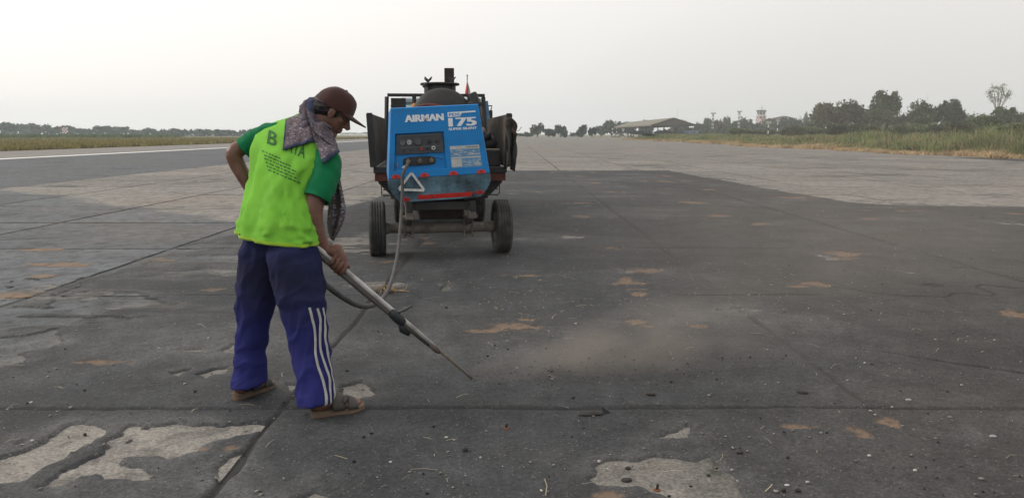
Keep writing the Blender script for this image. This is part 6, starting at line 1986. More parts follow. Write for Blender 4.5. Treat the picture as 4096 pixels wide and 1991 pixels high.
def blade_mesh(name, rng, P, h, w, lean=0.35):
    n = len(P)
    a = rng.uniform(0, np.pi * 2, n)
    side = np.stack([np.cos(a), np.sin(a), np.zeros(n)], -1)
    ln_ = rng.normal(size=(n, 3)) * lean; ln_[:, 2] = 0
    up = np.zeros((n, 3)); up[:, 2] = h
    tip = P + up + ln_ * h[:, None]
    ww = w[:, None] * 0.5
    mid_ = P + up * 0.6 + ln_ * h[:, None] * 0.35
    V = np.stack([P - side * ww, P + side * ww, mid_ + side * ww * 0.75, tip + side * ww * 0.15, tip - side * ww * 0.15, mid_ - side * ww * 0.75], 1).reshape(-1, 3)
    i = np.arange(n)[:, None] * 6
    F = np.concatenate([i + np.array([[0, 1, 2, 5]]), i + np.array([[5, 2, 3, 4]])], 0)
    return np_mesh(name, V, F)
M_grass = leaf_mat('bank_grass', (0.15, 0.18, 0.07), 0.35, (0.3, 0.235, 0.13), 0.1)
M_straw = leaf_mat('dry_straw', (0.38, 0.28, 0.165), 0.3)
M_dry = leaf_mat('field_grass', (0.19, 0.165, 0.06), 0.3, (0.24, 0.19, 0.085), 0.05)
M_crop = leaf_mat('crop_leaves', (0.075, 0.115, 0.045), 0.3)
rng = np.random.default_rng(21)
n = 70000
y = 18 + (rng.uniform(0, 1, n) ** 1.5) * 170; x = 28.3 + 0.4 + (rng.uniform(0, 1, n) ** 1.7) * (16 + 0.25 * y)
z, e = bank_z(x, y)
x = np.maximum(x, e + rng.uniform(0.3, 1.5, n)); z, e = bank_z(x, y)
hn = 0.5 + 0.5 * fbm(x * 0.25, y * 0.12, 4, 71)
tall = sstep(95, 45, y)
hc = sstep(-0.1, 0.5, fbm(x * 0.45 + 7, y * 0.16, 4, 73))
h = (0.12 + 0.3 * hn + 0.62 * hc * (0.45 + tall) + 0.22 * tall * hn) * rng.uniform(0.6, 1.15, n) * np.clip((x - e) / 3.0 + 0.25, 0.25, 1)
me = blade_mesh('bank_grass', rng, np.stack([x, y, z], -1), h, 0.045 + 0.0006 * y, 0.3)
tag(mesh_obj('tall_grass', me, M_grass), 'tall green and brown grass along the right bank', None, None, 'stuff')
n = 30000
y = 18 + (rng.uniform(0, 1, n) ** 1.5) * 168
_, e = bank_z(np.full(n, 29.0), y)
x = e - 1.3 + np.abs(rng.normal(size=n)) * 1.9
z, _ = bank_z(x, y)
sel = fbm(y * 0.2, y * 0 + 3, 3, 33)
h = 0.24 * rng.uniform(0.3, 1.2, n) * (1 + 1.6 * np.maximum(sel, 0))
me = blade_mesh('dry_edge', rng, np.stack([x, y, z], -1), h, np.full(n, 0.05), 0.9)
tag(mesh_obj('dry_grass', me, M_straw), 'pale dry cut grass along the pavement edge on the right', None, None, 'stuff')
# left field
n = 52000
y = 40 + rng.uniform(0, 1, n) ** 1.6 * 230; x = -40.5 - rng.uniform(0, 1, n) ** 1.8 * (10 + 0.62 * y)
h = rng.uniform(0.22, 0.55, n) * (0.75 + 0.5 * (0.5 + 0.5 * fbm(x * 0.1, y * 0.1, 3, 3)))
me = blade_mesh('field_grass', rng, np.stack([x, y, np.full(n, -0.09)], -1), h, 0.06 + 0.0006 * y, 0.3)
tag(mesh_obj('field_grass', me, M_dry), 'yellowish grass field on the far side of the runway', None, None, 'stuff')
n = 16000
x = rng.uniform(-185, -112, n); y = rng.uniform(228, 262, n)
me = blade_mesh('crop', rng, np.stack([x, y, np.full(n, -0.09)], -1), rng.uniform(0.7, 1.35, n), np.full(n, 0.25), 0.3)
tag(mesh_obj('crop_rows', me, M_crop), 'band of green crop in front of the far trees', None, None, 'stuff')
# shrubs on the bank
sh = [(3250, 512, 50, 130, 2, 'spreading bush on the bank left of the wide dark tree'), (3420, 500, 56, 120, 1, 'broad green bush at the foot of the wide dark tree'), (3680, 498, 54, 110, 2, 'light green bush in front of the rounded tree'), (3760, 505, 50, 95, 1, 'mid green bush in front of the dense dark tree'), (3930, 480, 70, 80, 1, 'tall green bush below the bare branches'), (4060, 500, 66, 55, 2, 'leafy bush in the tall grass by the right edge'), (3050, 522, 46, 150, 3, 'flat olive bush on the far part of the bank'), (3345, 505, 36, 92, 0, 'dark leafy shrub on the bank left of the tall grass'), (3485, 510, 34, 80, 3, 'dim shrub growing from the bank grass below the tallest tree'), (3600, 512, 30, 85, 1, 'grassy green shrub right of the middle of the bank'), (2960, 515, 50, 150, 2, 'low broad shrub on the far end of the bank'), (3850, 500, 60, 70, 3, 'brownish green shrub among the tall grass on the right'), (3170, 510, 40, 118, 3, 'olive shrub on the bank beside the striped sign post'), (2600, 535, 26, 176, 3, 'small brown shrub at the tip of the bank')]
for k, (u, vt, w, d, lf, lab) in enumerate(sh):
    p = PY(u, vt, d); zz = float(bank_z(np.array(p.x), np.array(float(d)))[0])
    tree('shrub', (p.x, d, zz), max(0.6, p.z - zz) * 1.3, w * 1.25 * d / 3050, lab, 'shrubs on the bank', True, k, lf, 0.97)

# ---------------------------------------------------------------- airfield structures
M_roof = mat('olive_sheet_roof', (0.13, 0.122, 0.088), 0.7, var=0.12, scale=0.5)
M_gable = mat('olive_gable_cladding', (0.09, 0.086, 0.068), 0.75, var=0.12, scale=0.5)
M_post = mat('dark_shelter_post', (0.07, 0.07, 0.065), 0.7)
M_bwb = mat('signal_black', (0.02, 0.02, 0.02), 0.7); M_bww = mat('signal_white', (0.62, 0.62, 0.6), 0.7, var=0.08)
M_airg = mat('aircraft_grey', (0.075, 0.08, 0.08), 0.5, var=0.2, scale=1)
shelter = empty('open_shelter', (52.3, 250, -0.05)); tag(shelter, 'long open aircraft shelter with olive gable roof on posts', 'building')
Lh, Wh, Ez, Rz = 92, 7.3, 4.3, 6.55
for s in (-1, 1):
    bm = bmesh.new()
    a = [Vector((0, -0.5, Rz)), Vector((s * Wh, -0.5, Ez)), Vector((s * (Wh + 0.02), -0.5, Ez - 0.14)), Vector((0, -0.5, Rz - 0.14))]
    loft(bm, [a, [p + Vector((0, Lh, 0)) for p in a]]); rs_ = obj('roof_slope', bm, M_roof, shelter)
    bm = bmesh.new(); box(bm, (s * (Wh - 0.1), Lh / 2 - 0.5, Ez - 0.3), (0.2, Lh, 0.3)); obj('eaves_beam', bm, mat('rusty_eaves', (0.16, 0.12, 0.08), 0.8), rs_)
for y in (0, Lh - 1.2):
    bm = bmesh.new(); a = [Vector((-Wh + 0.1, y, Ez - 0.1)), Vector((Wh - 0.1, y, Ez - 0.1)), Vector((0, y, Rz - 0.16))]; loft(bm, [a, [p + Vector((0, 0.1, 0)) for p in a]]); obj('gable', bm, M_gable, shelter)
for s in (-1, 1):
    for k in range(8):
        bm = bmesh.new(); box(bm, (s * (Wh - 0.35), 0.6 + k * 12.6, (Ez - 0.45) / 2), (0.34, 0.34, Ez - 0.45), 0.02); box(bm, (s * (Wh - 0.35), 0.6 + k * 12.6, 0.12), (0.9, 0.9, 0.24), 0.04); obj('post', bm, M_post, shelter)
for k in range(8):
    bm = bmesh.new(); box(bm, (0, 0.65 + k * 12.6, Ez - 0.32), (2 * Wh - 0.8, 0.2, 0.25)); tube(bm, [(-Wh + 0.6, 0.65 + k * 12.6, Ez - 0.2), (0, 0.65 + k * 12.6, Rz - 0.3)], 0.08, 5); tube(bm, [(Wh - 0.6, 0.65 + k * 12.6, Ez - 0.2), (0, 0.65 + k * 12.6, Rz - 0.3)], 0.08, 5); obj('truss', bm, M_post, shelter)
def aircraft(loc, rz, lab):
    a = empty('aircraft', loc, rz); tag(a, lab, 'aircraft', 'aircraft under the open shelter')
    bm = bmesh.new(); tube(bm, [(-6, 0, 1.75), (-4.4, 0, 1.75), (-2, 0, 1.8), (1, 0, 1.75), (4, 0, 1.7), (5.2, 0, 1.7)], [0.06, 0.45, 0.75, 0.8, 0.62, 0.45], 14); obj('fuselage', bm, M_airg, a, True)
    bm = bmesh.new(); ellipsoid(bm, (-2.6, 0, 2.45), (1.3, 0.42, 0.42), None, 14, 8); obj('canopy', bm, M_glass, a, True)
    for s in (-1, 1):
        bm = bmesh.new(); q = [Vector((-0.5, s * 0.6, 1.9)), Vector((2.6, s * 0.6, 1.9)), Vector((2.9, s * 4.4, 1.85)), Vector((1.9, s * 4.4, 1.85))]; loft(bm, [q, [p + Vector((0, 0, 0.14)) for p in q]]); obj('wing', bm, M_airg, a)
        bm = bmesh.new(); q = [Vector((3.8, s * 0.4, 1.9)), Vector((5.2, s * 0.4, 1.9)), Vector((5.5, s * 2.0, 1.95)), Vector((4.9, s * 2.0, 1.95))]; loft(bm, [q, [p + Vector((0, 0, 0.1)) for p in q]]); obj('tailplane', bm, M_airg, a)
        bm = bmesh.new(); cyl(bm, (0.8, s * 1.1, 0.35), (0.8, s * 0.9, 1.7), 0.08, 8); lathe(bm, [(0.02, -0.1), (0.33, -0.1), (0.36, 0), (0.33, 0.1), (0.02, 0.1)], Matrix.Translation((0.8, s * 1.1, 0.36)) @ Matrix.Rotation(math.pi / 2, 4, 'X'), 14); obj('landing_gear', bm, M_post, a)
    bm = bmesh.new(); cyl(bm, (-3.6, 0, 0.3), (-3.6, 0, 1.4), 0.07, 8); lathe(bm, [(0.02, -0.08), (0.26, -0.08), (0.28, 0), (0.26, 0.08), (0.02, 0.08)], Matrix.Translation((-3.6, 0, 0.29)) @ Matrix.Rotation(math.pi / 2, 4, 'X'), 12); obj('landing_gear', bm, M_post, a)
    bm = bmesh.new(); q = [Vector((3.2, -0.08, 2.2)), Vector((5.2, -0.08, 2.2)), Vector((5.7, -0.05, 3.9)), Vector((4.7, -0.05, 3.9))]; loft(bm, [q, [p + Vector((0, 0.14, 0)) for p in q]]); f_ = obj('fin', bm, M_bww, a)
    return a
aircraft((50.2, 303, -0.03), math.radians(20), 'grey aircraft with pale fin at the left under the shelter')
aircraft((53.5, 272, -0.03), math.radians(40), 'grey aircraft at the right under the shelter, nose to the left')
cont = empty('container', (60.5, 262, -0.05), 0.2); tag(cont, 'pale blue box shaped container behind the shelter posts', 'container')
bm = bmesh.new(); box(bm, (0, 0, 1.2), (5, 2.4, 2.4), 0.05); obj('shell', bm, mat('pale_blue_sheet', (0.2, 0.27, 0.4), 0.6), cont)
for k in range(3):
    bm = bmesh.new(); box(bm, (-1.6 + 1.6 * k, -1.225, 1.2), (1.2, 0.05, 2.0), 0.02); obj('panel', bm, mat('blue_panel', (0.13, 0.19, 0.3), 0.6), cont)
wall = empty('low_wall', (68, 215, 0.0)); tag(wall, 'low pale wall behind the grass bank, right of the shelter', 'wall')
for k in range(9):
    bm = bmesh.new(); box(bm, (-12 + 3.2 * k, 0, 0.45), (3.1, 0.25, 0.5), 0.03); obj('panel', bm, mat('pale_wall', (0.34, 0.33, 0.31), 0.8), wall)
    bm = bmesh.new(); box(bm, (-13.6 + 3.2 * k, 0, 0.45), (0.1, 0.34, 0.95), 0.02); obj('pier', bm, mat('pale_wall', (0.34, 0.33, 0.31), 0.8), wall)

def banded(parent, x, y, z0, z1, r, n, first=0, seg=8):
    for k in range(n):
        bm = bmesh.new(); a = z0 + (z1 - z0) * k / n; b_ = z0 + (z1 - z0) * (k + 1) / n
        cyl(bm, (x, y, a), (x, y, b_), r, seg); obj('band', bm, M_bww if (k + first) % 2 == 0 else M_bwb, parent)
for u, vt, vb, d, lab in ((2450, 513, 547, 330, 'leftmost black and white marker post before the shelter'), (2467, 509, 547, 335, 'taller black and white post at the corner of the shelter')):
    p = PY(u, vt, d); t = empty('marker_post', (p.x, d, 0)); tag(t, lab, 'post', 'striped posts'); banded(t, 0, 0, 0, p.z, 0.22, 5)
    bm = bmesh.new(); box(bm, (0, 0, 0.1), (1.0, 1.0, 0.2), 0.04); obj('foot', bm, M_bwb, t)
def sign(u, vt, vb, vpost, wpx, d, z0, lab, ringed=False):
    p = PY(u, vt, d); q = PY(u, vb, d); t = empty('striped_sign', (p.x, d, z0)); tag(t, lab, 'sign', 'signs on striped posts')
    w = wpx * d / 3050
    bm = bmesh.new(); box(bm, (0, 0, (p.z + q.z) / 2 - z0), (w, w * 0.35, p.z - q.z), 0.04); b_ = obj('board', bm, mat('sign_grey', (0.22, 0.22, 0.21), 0.7), t)
    bm = bmesh.new(); box(bm, (0, -w * 0.19, (p.z + q.z) / 2 - z0), (w * 0.86, w * 0.03, (p.z - q.z) * 0.72), 0.01); obj('board_face', bm, mat('sign_face', (0.42, 0.42, 0.4), 0.6), b_)
    banded(t, 0, 0, -0.1, q.z - z0, 0.075 * d / 120 + 0.02, 5, 0)
sign(2493, 514, 521, 548, 11, 300, 0, 'small sign on a black and white post before the shelter')
sign(3075, 484, 498, 535, 22, 118, float(bank_z(np.array(PY(3075, 500, 118).x), np.array(118.0))[0]), 'grey sign box on a striped post on the grass bank')
sign(3112, 478, 488, 520, 16, 170, 0.7, 'distant sign box on a pale post behind the striped sign')
for u, vt, vb, d, lab in ((3303, 508, 524, 140, 'short white post in the grass below the wide dark tree'), (3481, 510, 532, 120, 'short white post in the grass below the tallest tree')):
    p = PY(u, vt, d); q = PY(u, vb, d); t = empty('white_post', (p.x, d, q.z - 0.3)); tag(t, lab, 'post', 'short white posts')
    bm = bmesh.new(); box(bm, (0, 0, (p.z - q.z + 0.3) / 2), (0.22, 0.22, p.z - q.z + 0.3), 0.03); obj('shaft', bm, M_bww, t)
    bm = bmesh.new(); box(bm, (0, 0, p.z - q.z + 0.33), (0.28, 0.28, 0.06), 0.01); obj('cap', bm, M_bwb, t)
# light masts: banded lattice columns with a lamp head
for u, vt, d, lab in ((2853, 452, 290, 'tall white banded light mast, the left one of two'), (2958, 445, 290, 'tall white banded light mast, the right one of two')):
    p = PY(u, vt, d); t = empty('light_mast', (p.x, d, 0)); tag(t, lab, 'mast', 'banded light masts')
    Hm = p.z
    for k in range(14):
        a = Hm * k / 14; b_ = Hm * (k + 1) / 14; r = 0.32 - 0.08 * k / 14
        bm = bmesh.new()
        for cxx, cyy in ((-1, -1), (1, -1), (1, 1), (-1, 1)):
            cyl(bm, (cxx * r, cyy * r, a), (cxx * r, cyy * r, b_), 0.05, 4)
        for (q0, q1) in (((-1, -1), (1, -1)), ((1, -1), (1, 1)), ((1, 1), (-1, 1)), ((-1, 1), (-1, -1))):
            tube(bm, [(q0[0] * r, q0[1] * r, a), (q1[0] * r, q1[1] * r, b_)], 0.045, 4)
            tube(bm, [(q0[0] * r, q0[1] * r, b_), (q1[0] * r, q1[1] * r, b_)], 0.045, 4)
        obj('band', bm, M_bww if k % 2 else mat('mast_grey', (0.16, 0.16, 0.16), 0.7), t)
    for s in (-1, 0, 1):
        bm = bmesh.new(); box(bm, (s * 0.62, -0.2, Hm - 0.35 + 0.25 * (s != 0)), (0.5, 0.3, 0.55), 0.05); obj('lamp', bm, mat('lamp_grey', (0.3, 0.3, 0.3), 0.5), t)
# control tower
ct = empty('control_tower', (PY(3043, 500, 560).x, 560, -0.08)); tag(ct, 'red and white checkered control tower with glazed cab above the trees', 'tower')
zt0 = PY(3043, 466, 560).z; zc0 = PY(3043, 461, 560).z; zc1 = PY(3043, 440, 560).z
M_chr = mat('checker_red', (0.28, 0.05, 0.045), 0.7); M_chw = mat('checker_white', (0.6, 0.58, 0.56), 0.7)
sw = 2.5
nz = 8
for f in range(4):
    R_ = Matrix.Rotation(f * math.pi / 2 + 0.35, 4, 'Z')
    for i in range(4):
        for j in range(nz):
            z0_ = zt0 * j / nz
            if (j + 1) * zt0 / nz < 6: continue
            bm = bmesh.new(); box(bm, (-sw + sw * 2 * (i + 0.5) / 4, -sw + 0.0, z0_ + zt0 / nz / 2), (sw * 0.5 - 0.02, 0.2, zt0 / nz - 0.02), 0.0, R_)
            obj('panel', bm, M_chr if (i + j + f) % 2 else M_chw, ct)
bm = bmesh.new(); box(bm, (0, 0, zt0 / 2), (sw * 2 - 0.3, sw * 2 - 0.3, zt0), 0.05, Matrix.Rotation(0.35, 4, 'Z')); obj('shaft', bm, M_chw, ct)
bm = bmesh.new(); lathe(bm, [(2.4, zt0), (3.9, zt0 + 0.3), (3.9, zt0 + 0.9), (2.6, zc0 + 0.3)], None, 8); obj('balcony', bm, M_chw, ct)
bm = bmesh.new(); lathe(bm, [(2.6, zc0 + 0.2), (3.2, zc1 - 0.9)], None, 8); obj('cab_glazing', bm, mat('dark_cab_glass', (0.1, 0.12, 0.13), 0.2), ct)
for k in range(8):
    a = 2 * math.pi * k / 8
    bm = bmesh.new(); tube(bm, [(2.65 * math.cos(a), 2.65 * math.sin(a), zc0 + 0.2), (3.28 * math.cos(a), 3.28 * math.sin(a), zc1 - 0.85)], 0.14, 4); obj('mullion', bm, M_chw, ct)
bm = bmesh.new(); lathe(bm, [(3.7, zc1 - 0.9), (3.9, zc1 - 0.5), (3.5, zc1 - 0.1), (0.3, zc1 + 0.2)], None, 8); obj('cab_roof', bm, mat('tower_roof', (0.1, 0.1, 0.1), 0.7), ct)
bm = bmesh.new(); tube(bm, [(0.3, 0, zc1), (0.3, 0, zc1 + 4.2)], [0.16, 0.05], 6); tube(bm, [(-0.5, 0, zc1 + 1.6), (1.1, 0, zc1 + 1.6)], 0.06, 4); obj('antenna', bm, M_post, ct)
for u, vt, d, lab in ((2710, 440, 640, 'thin antenna mast behind the shelter roof'), (3712, 372, 640, 'thin antenna mast above the rounded trees on the right')):
    p = PY(u, vt, d); t = empty('antenna_mast', (p.x, d, -0.08)); tag(t, lab, 'mast')
    for k in range(6):
        a = p.z * k / 6; b_ = p.z * (k + 1) / 6
        bm = bmesh.new(); tube(bm, [(0, 0, a), (0, 0, b_)], [0.3 - 0.04 * k, 0.27 - 0.04 * k], 5); obj('section', bm, mat('mast_red', (0.2, 0.09, 0.08), 0.7) if k % 2 else M_chw, t)
# houses among the trees
def house(u, vridge, veave, wpx, d, lab):
    p = PY(u, vridge, d); q = PY(u, veave, d); w = wpx * d / 3050 / 2
    t = empty('house', (p.x, d, 0)); tag(t, lab, 'house')
    bm = bmesh.new(); box(bm, (0, 3, q.z / 2), (2 * w * 0.9, 6, q.z), 0.02); obj('wall', bm, mat('house_wall', (0.3, 0.28, 0.25), 0.8), t)
    for s in (-1, 1):
        bm = bmesh.new(); a = [Vector((0, -0.4, p.z)), Vector((s * w, -0.4, q.z - 0.1)), Vector((s * w, -0.4, q.z - 0.25)), Vector((0, -0.4, p.z - 0.15))]; loft(bm, [a, [x_ + Vector((0, 6.8, 0)) for x_ in a]]); obj('roof', bm, mat('house_roof', (0.15, 0.13, 0.12), 0.8), t)
    bm = bmesh.new(); a = [Vector((-w * 0.9, 0.01, q.z)), Vector((w * 0.9, 0.01, q.z)), Vector((0, 0.01, p.z - 0.2))]; loft(bm, [a, [x_ + Vector((0, 0.1, 0)) for x_ in a]]); obj('gable', bm, mat('house_wall', (0.3, 0.28, 0.25), 0.8), t)
    for s in (-0.45, 0.45):
        bm = bmesh.new(); box(bm, (s * w, -0.02, q.z * 0.55), (w * 0.35, 0.06, q.z * 0.35), 0.01); obj('window', bm, mat('dark_window', (0.04, 0.045, 0.05), 0.3), t)
house(3858, 450, 478, 48, 230, 'small house with grey gable roof among trees right of the dark tree')
house(3140, 464, 474, 90, 360, 'low house with dull roof behind the trees right of the control tower')
house(1378, 543, 549, 40, 520, 'tiny pale roofed building far away beside the brim of the cap')
# checkered marker board across the runway
mk = empty('marker_board', (PY(260, 520, 400).x, 400, -0.08), 0.0); tag(mk, 'red and white checkered marker board among the far trees on the left', 'marker')
z0_ = PY(260, 533, 400).z; z1_ = PY(260, 509, 400).z
for i in range(4):
    for j in range(4):
        bm = bmesh.new(); s_ = (z1_ - z0_) / 4
        box(bm, (-1.6 + s_ * (i + 0.5), 0, z0_ + s_ * (j + 0.5)), (s_ - 0.02, 0.12, s_ - 0.02)); obj('panel', bm, M_chr if (i + j) % 2 else mat('board_white', (0.7, 0.69, 0.68), 0.6), mk)
for s_ in (-1.3, 1.2):
    bm = bmesh.new(); cyl(bm, (s_, 0.12, 0), (s_, 0.12, z1_), 0.1, 6); obj('leg', bm, M_post, mk)
# two small dark animals at the far edge of the field
for k, (u, lab) in enumerate(((512, 'small dark animal grazing far off, left of two'), (522, 'small dark animal grazing far off, right of two'))):
    d = 226.0; p = PY(u, 553, d)
    t = empty('animal', (p.x, d, -0.09), 0.4 + k); tag(t, lab, 'animal', 'animals in the field')
    bm = bmesh.new()
    tube(bm, [(-0.42, 0, 0.62), (-0.2, 0, 0.66), (0.15, 0, 0.64), (0.42, 0, 0.68), (0.6, 0, 0.78), (0.72, 0, 0.86), (0.9, 0, 0.8)], [0.1, 0.19, 0.18, 0.18, 0.12, 0.11, 0.06], 10)
    for lx, ly in ((-0.33, 0.1), (-0.33, -0.1), (0.36, 0.1), (0.36, -0.1)):
        tube(bm, [(lx, ly, 0.58), (lx - 0.03, ly, 0.32), (lx + 0.01, ly, 0.0)], [0.08, 0.045, 0.04], 6)
    tube(bm, [(-0.42, 0, 0.66), (-0.56, 0, 0.5), (-0.58, 0, 0.36)], [0.04, 0.02, 0.015], 5)
    for s in (-1, 1):
        tube(bm, [(0.72, s * 0.06, 0.93), (0.70, s * 0.12, 1.02)], [0.035, 0.01], 5)
    me = remesh(bm, 0.03, 2); mesh_obj('body', me, mat('dark_hide', (0.02, 0.017, 0.015), 0.8), t, True)
# ---------------------------------------------------------------- grit, straw and lumps on the pavement
def asphalt_top(x, y): return 0.012
ICO = []
_b = bmesh.new(); bmesh.ops.create_icosphere(_b, subdivisions=1, radius=1.0)
_b.verts.index_update()
ICO_V = np.array([v.co[:] for v in _b.verts]); ICO_F = np.array([[v.index for v in f.verts] for f in _b.faces]); _b.free()
def grit(name, n, smin, smax, m, lab, seed, flat=0.55, ymax=16, region=None, power=2.0):
    rng = np.random.default_rng(seed)
    y = 2.1 + rng.uniform(0, 1, n) ** power * (ymax - 2.1); x = rng.uniform(-1, 1, n) * (0.72 * y + 0.3)
    if region: x, y = region(rng, n)
    ok = (x > -4.0); x, y = x[ok], y[ok]; n = len(x)
    s = smin + (smax - smin) * rng.uniform(0, 1, n) ** 2.6
    V = ICO_V[None] * (1 + 0.25 * rng.normal(size=(n, 12, 1)))
    a = rng.uniform(0, 6.28, n); ca, sa = np.cos(a)[:, None], np.sin(a)[:, None]
    sx = s[:, None] * rng.uniform(0.7, 1.5, (n, 1)); sy = s[:, None]; sz = s[:, None] * flat
    vx, vy, vz = V[..., 0] * sx, V[..., 1] * sy, V[..., 2] * sz
    X = x[:, None] + vx * ca - vy * sa; Y = y[:, None] + vx * sa + vy * ca; Z = 0.013 + vz + sz * 0.6
    F = (ICO_F[None] + (np.arange(n) * 12)[:, None, None]).reshape(-1, 3)
    me = np_mesh(name, np.stack([X, Y, Z], -1).reshape(-1, 3), F)
    o = mesh_obj(name, me, m); tag(o, lab, None, None, 'stuff')
    return o
M_peb = leaf_mat('pale_grit', (0.25, 0.24, 0.22), 0.6)
M_crumb = leaf_mat('tar_crumbs', (0.025, 0.023, 0.022), 0.4)
M_str = leaf_mat('straw_bits', (0.32, 0.28, 0.2), 0.4)
grit('pale_gravel', 2600, 0.002, 0.009, M_peb, 'pale grit scattered over the dark asphalt', 3)
grit('tar_crumbs', 700, 0.0025, 0.0075, M_crumb, 'dark tar crumbs scattered on the pavement', 4)
def reg(rng, n):
    c = rng.normal(size=(n, 2)); return 0.35 + 0.55 * c[:, 0] + 0.2 * np.abs(c[:, 0]), 4.35 + 0.22 * c[:, 1]
grit('blown_crumbs', 120, 0.0025, 0.0085, M_crumb, 'dark crumbs blown up ahead of the lance tip', 5, 0.8, 16, reg)
def reg2(rng, n):
    c = rng.normal(size=(n, 2)); return -0.05 + 0.75 * c[:, 0] + 0.9, 6.6 + 0.8 * c[:, 1]
# straw fibres
rng = np.random.default_rng(9)
n = 380
y = 2.5 + rng.uniform(0, 1, n) ** 1.3 * 11; x = rng.uniform(-0.6, 1, n) * (0.7 * y)
gx = 0.9 + rng.normal(size=300) * 1.0; gy = 6.4 + rng.normal(size=300) * 0.9
x = np.concatenate([x[x > -4], gx]); y = np.concatenate([y[:len(x) - 300], gy]); n = len(x)
a = rng.uniform(0, np.pi, n); L = rng.uniform(0.008, 0.045, n) * (1 + 0.8 * rng.uniform(0, 1, n) ** 6); w = rng.uniform(0.0008, 0.0022, n)
dx, dy = np.cos(a), np.sin(a); bend = rng.normal(size=n) * 0.2
P0 = np.stack([x - dx * L, y - dy * L, np.full(n, 0.0165)], -1); P1 = np.stack([x - dy * L * bend, y + dx * L * bend, np.full(n, 0.021)], -1); P2 = np.stack([x + dx * L, y + dy * L, np.full(n, 0.0165)], -1)
S_ = np.stack([-dy * w, dx * w, np.zeros(n)], -1)
V = np.stack([P0 - S_, P0 + S_, P1 + S_, P1 - S_, P2 + S_, P2 - S_], 1).reshape(-1, 3)
i = np.arange(n)[:, None] * 6
F = np.concatenate([i + np.array([[0, 1, 2, 3]]), i + np.array([[3, 2, 4, 5]])], 0)
tag(mesh_obj('straw_bits', np_mesh('straw_bits', V, F), M_str), 'bits of pale straw scattered on the asphalt', None, None, 'stuff')

M_lump = mat('tar_lump', (0.03, 0.026, 0.024), 0.85, var=0.4, scale=40, bump=0.5, bump_scale=90)
M_stone = mat('pale_stone', (0.42, 0.41, 0.39), 0.8, var=0.15, scale=40)
M_rustb = mat('rusty_stub', (0.16, 0.055, 0.025), 0.9, var=0.4, scale=80)
def lump(name, u, v, wpx, hpx, m, lab, cat, seed, group=None, flat=0.5, z=0.012):
    c = G(u, v, z)
    zc = c.y * CT + (CAM_H - c.z) * ST
    rx = wpx * zc / 3050 / 2; rz = max(0.003, hpx * zc / 3050 / 2)
    bm = bmesh.new(); bmesh.ops.create_icosphere(bm, subdivisions=3, radius=1.0)
    for q in bm.verts:
        f = 1 + 0.32 * mnoise.noise(q.co * 1.7 + Vector((seed * 3.1, 0, 0))) + 0.14 * mnoise.noise(q.co * 5 + Vector((seed, 7, 0)))
        q.co = Vector((q.co.x * rx * f, q.co.y * rx * 0.7 * f, max(q.co.z * f, -0.5) * rz))
    o = obj(name, bm, m, None, True); o.location = (c.x, c.y, z + rz * 0.45); o.rotation_euler = (0, 0, 0.25 * math.sin(seed * 9.0))
    tag(o, lab, cat, group)
lump('tar_lump', 1860, 1803, 26, 20, M_lump, 'lone black tar lump on bare asphalt below the lance tip', 'lump', 1)
lump('tar_lump', 2512, 1873, 26, 12, M_lump, 'upper dark lump lying on the large pale patch', 'lump', 2, None, .5, 0.0)
lump('tar_lump', 2506, 1920, 46, 13, M_lump, 'longer flat dark lump lying on the large pale patch', 'lump', 3, None, .5, 0.0)
lump('tar_lump', 2634, 1985, 22, 14, M_lump, 'dark lump at the lower edge of the large pale patch', 'lump', 4, None, .5, 0.0)
lump('tar_lump', 2676, 1985, 16, 12, M_lump, 'small dark lump right of the rusty stub on the pale patch', 'lump', 5, None, .5, 0.0)
lump('tar_lump', 2834, 1902, 16, 11, M_lump, 'small round dark lump on the right part of the pale patch', 'lump', 6, None, .5, 0.0)
lump('tar_lump', 2605, 1578, 38, 12, M_lump, 'flat brown lump on the asphalt right of the lance tip', 'lump', 7)
lump('tar_lump', 2958, 1810, 26, 10, M_lump, 'dark flat lump up and right of the large pale patch', 'lump', 8)
lump('tar_lump', 3210, 1570, 40, 12, M_lump, 'flat dark lump right of centre on the asphalt joint', 'lump', 9)
lump('tar_lump', 3135, 1963, 20, 18, M_lump, 'left one of two black lumps near the bottom edge', 'lump', 10)
lump('tar_lump', 3192, 1962, 24, 14, M_lump, 'right one of two black lumps near the bottom edge', 'lump', 11)
lump('tar_lump', 3150, 1830, 15, 12, M_lump, 'small black lump above the two lumps near the bottom edge', 'lump', 12)
lump('tar_lump', 1785, 1231, 14, 9, M_lump, 'small black lump right of the lance clamp', 'lump', 13)
lump('tar_lump', 1388, 1484, 14, 9, M_lump, 'small black lump right of the striped trouser leg', 'lump', 14)
lump('tar_lump', 340, 1740, 14, 14, M_lump, 'dark lump on the pale worn patch at lower left', 'lump', 15, None, .5, 0.0)
lump('stone', 1562, 1848, 13, 9, M_stone, 'bright white stone on the asphalt left of the lone tar lump', 'stone', 16)
lump('stone', 125, 1610, 14, 9, M_stone, 'white stone near the left edge above the long joint', 'stone', 17)
lump('stone', 130, 1762, 16, 8, M_stone, 'white stone near the left edge below the long joint', 'stone', 18)
lump('stone', 2396, 1846, 14, 11, M_stone, 'white stone at the upper left corner of the large pale patch', 'stone', 19)
lump('stone', 3477, 1823, 14, 10, M_stone, 'white stone below the orange clay spots on the right', 'stone', 20)
lump('stone', 3660, 1882, 16, 11, M_stone, 'pale stone right of and below the orange clay spots', 'stone', 21)
lump('stone', 3148, 1940, 22, 8, M_stone, 'curved white stone above the two black lumps', 'stone', 22)
lump('stone', 3634, 1599, 24, 9, mat('grey_stone', (0.25, 0.255, 0.26), 0.8), 'oval grey stone on the joint at right', 'stone', 23)
lump('stone', 3972, 1745, 30, 9, mat('grey_stone', (0.25, 0.255, 0.26), 0.8), 'long grey stone near the right edge', 'stone', 24)
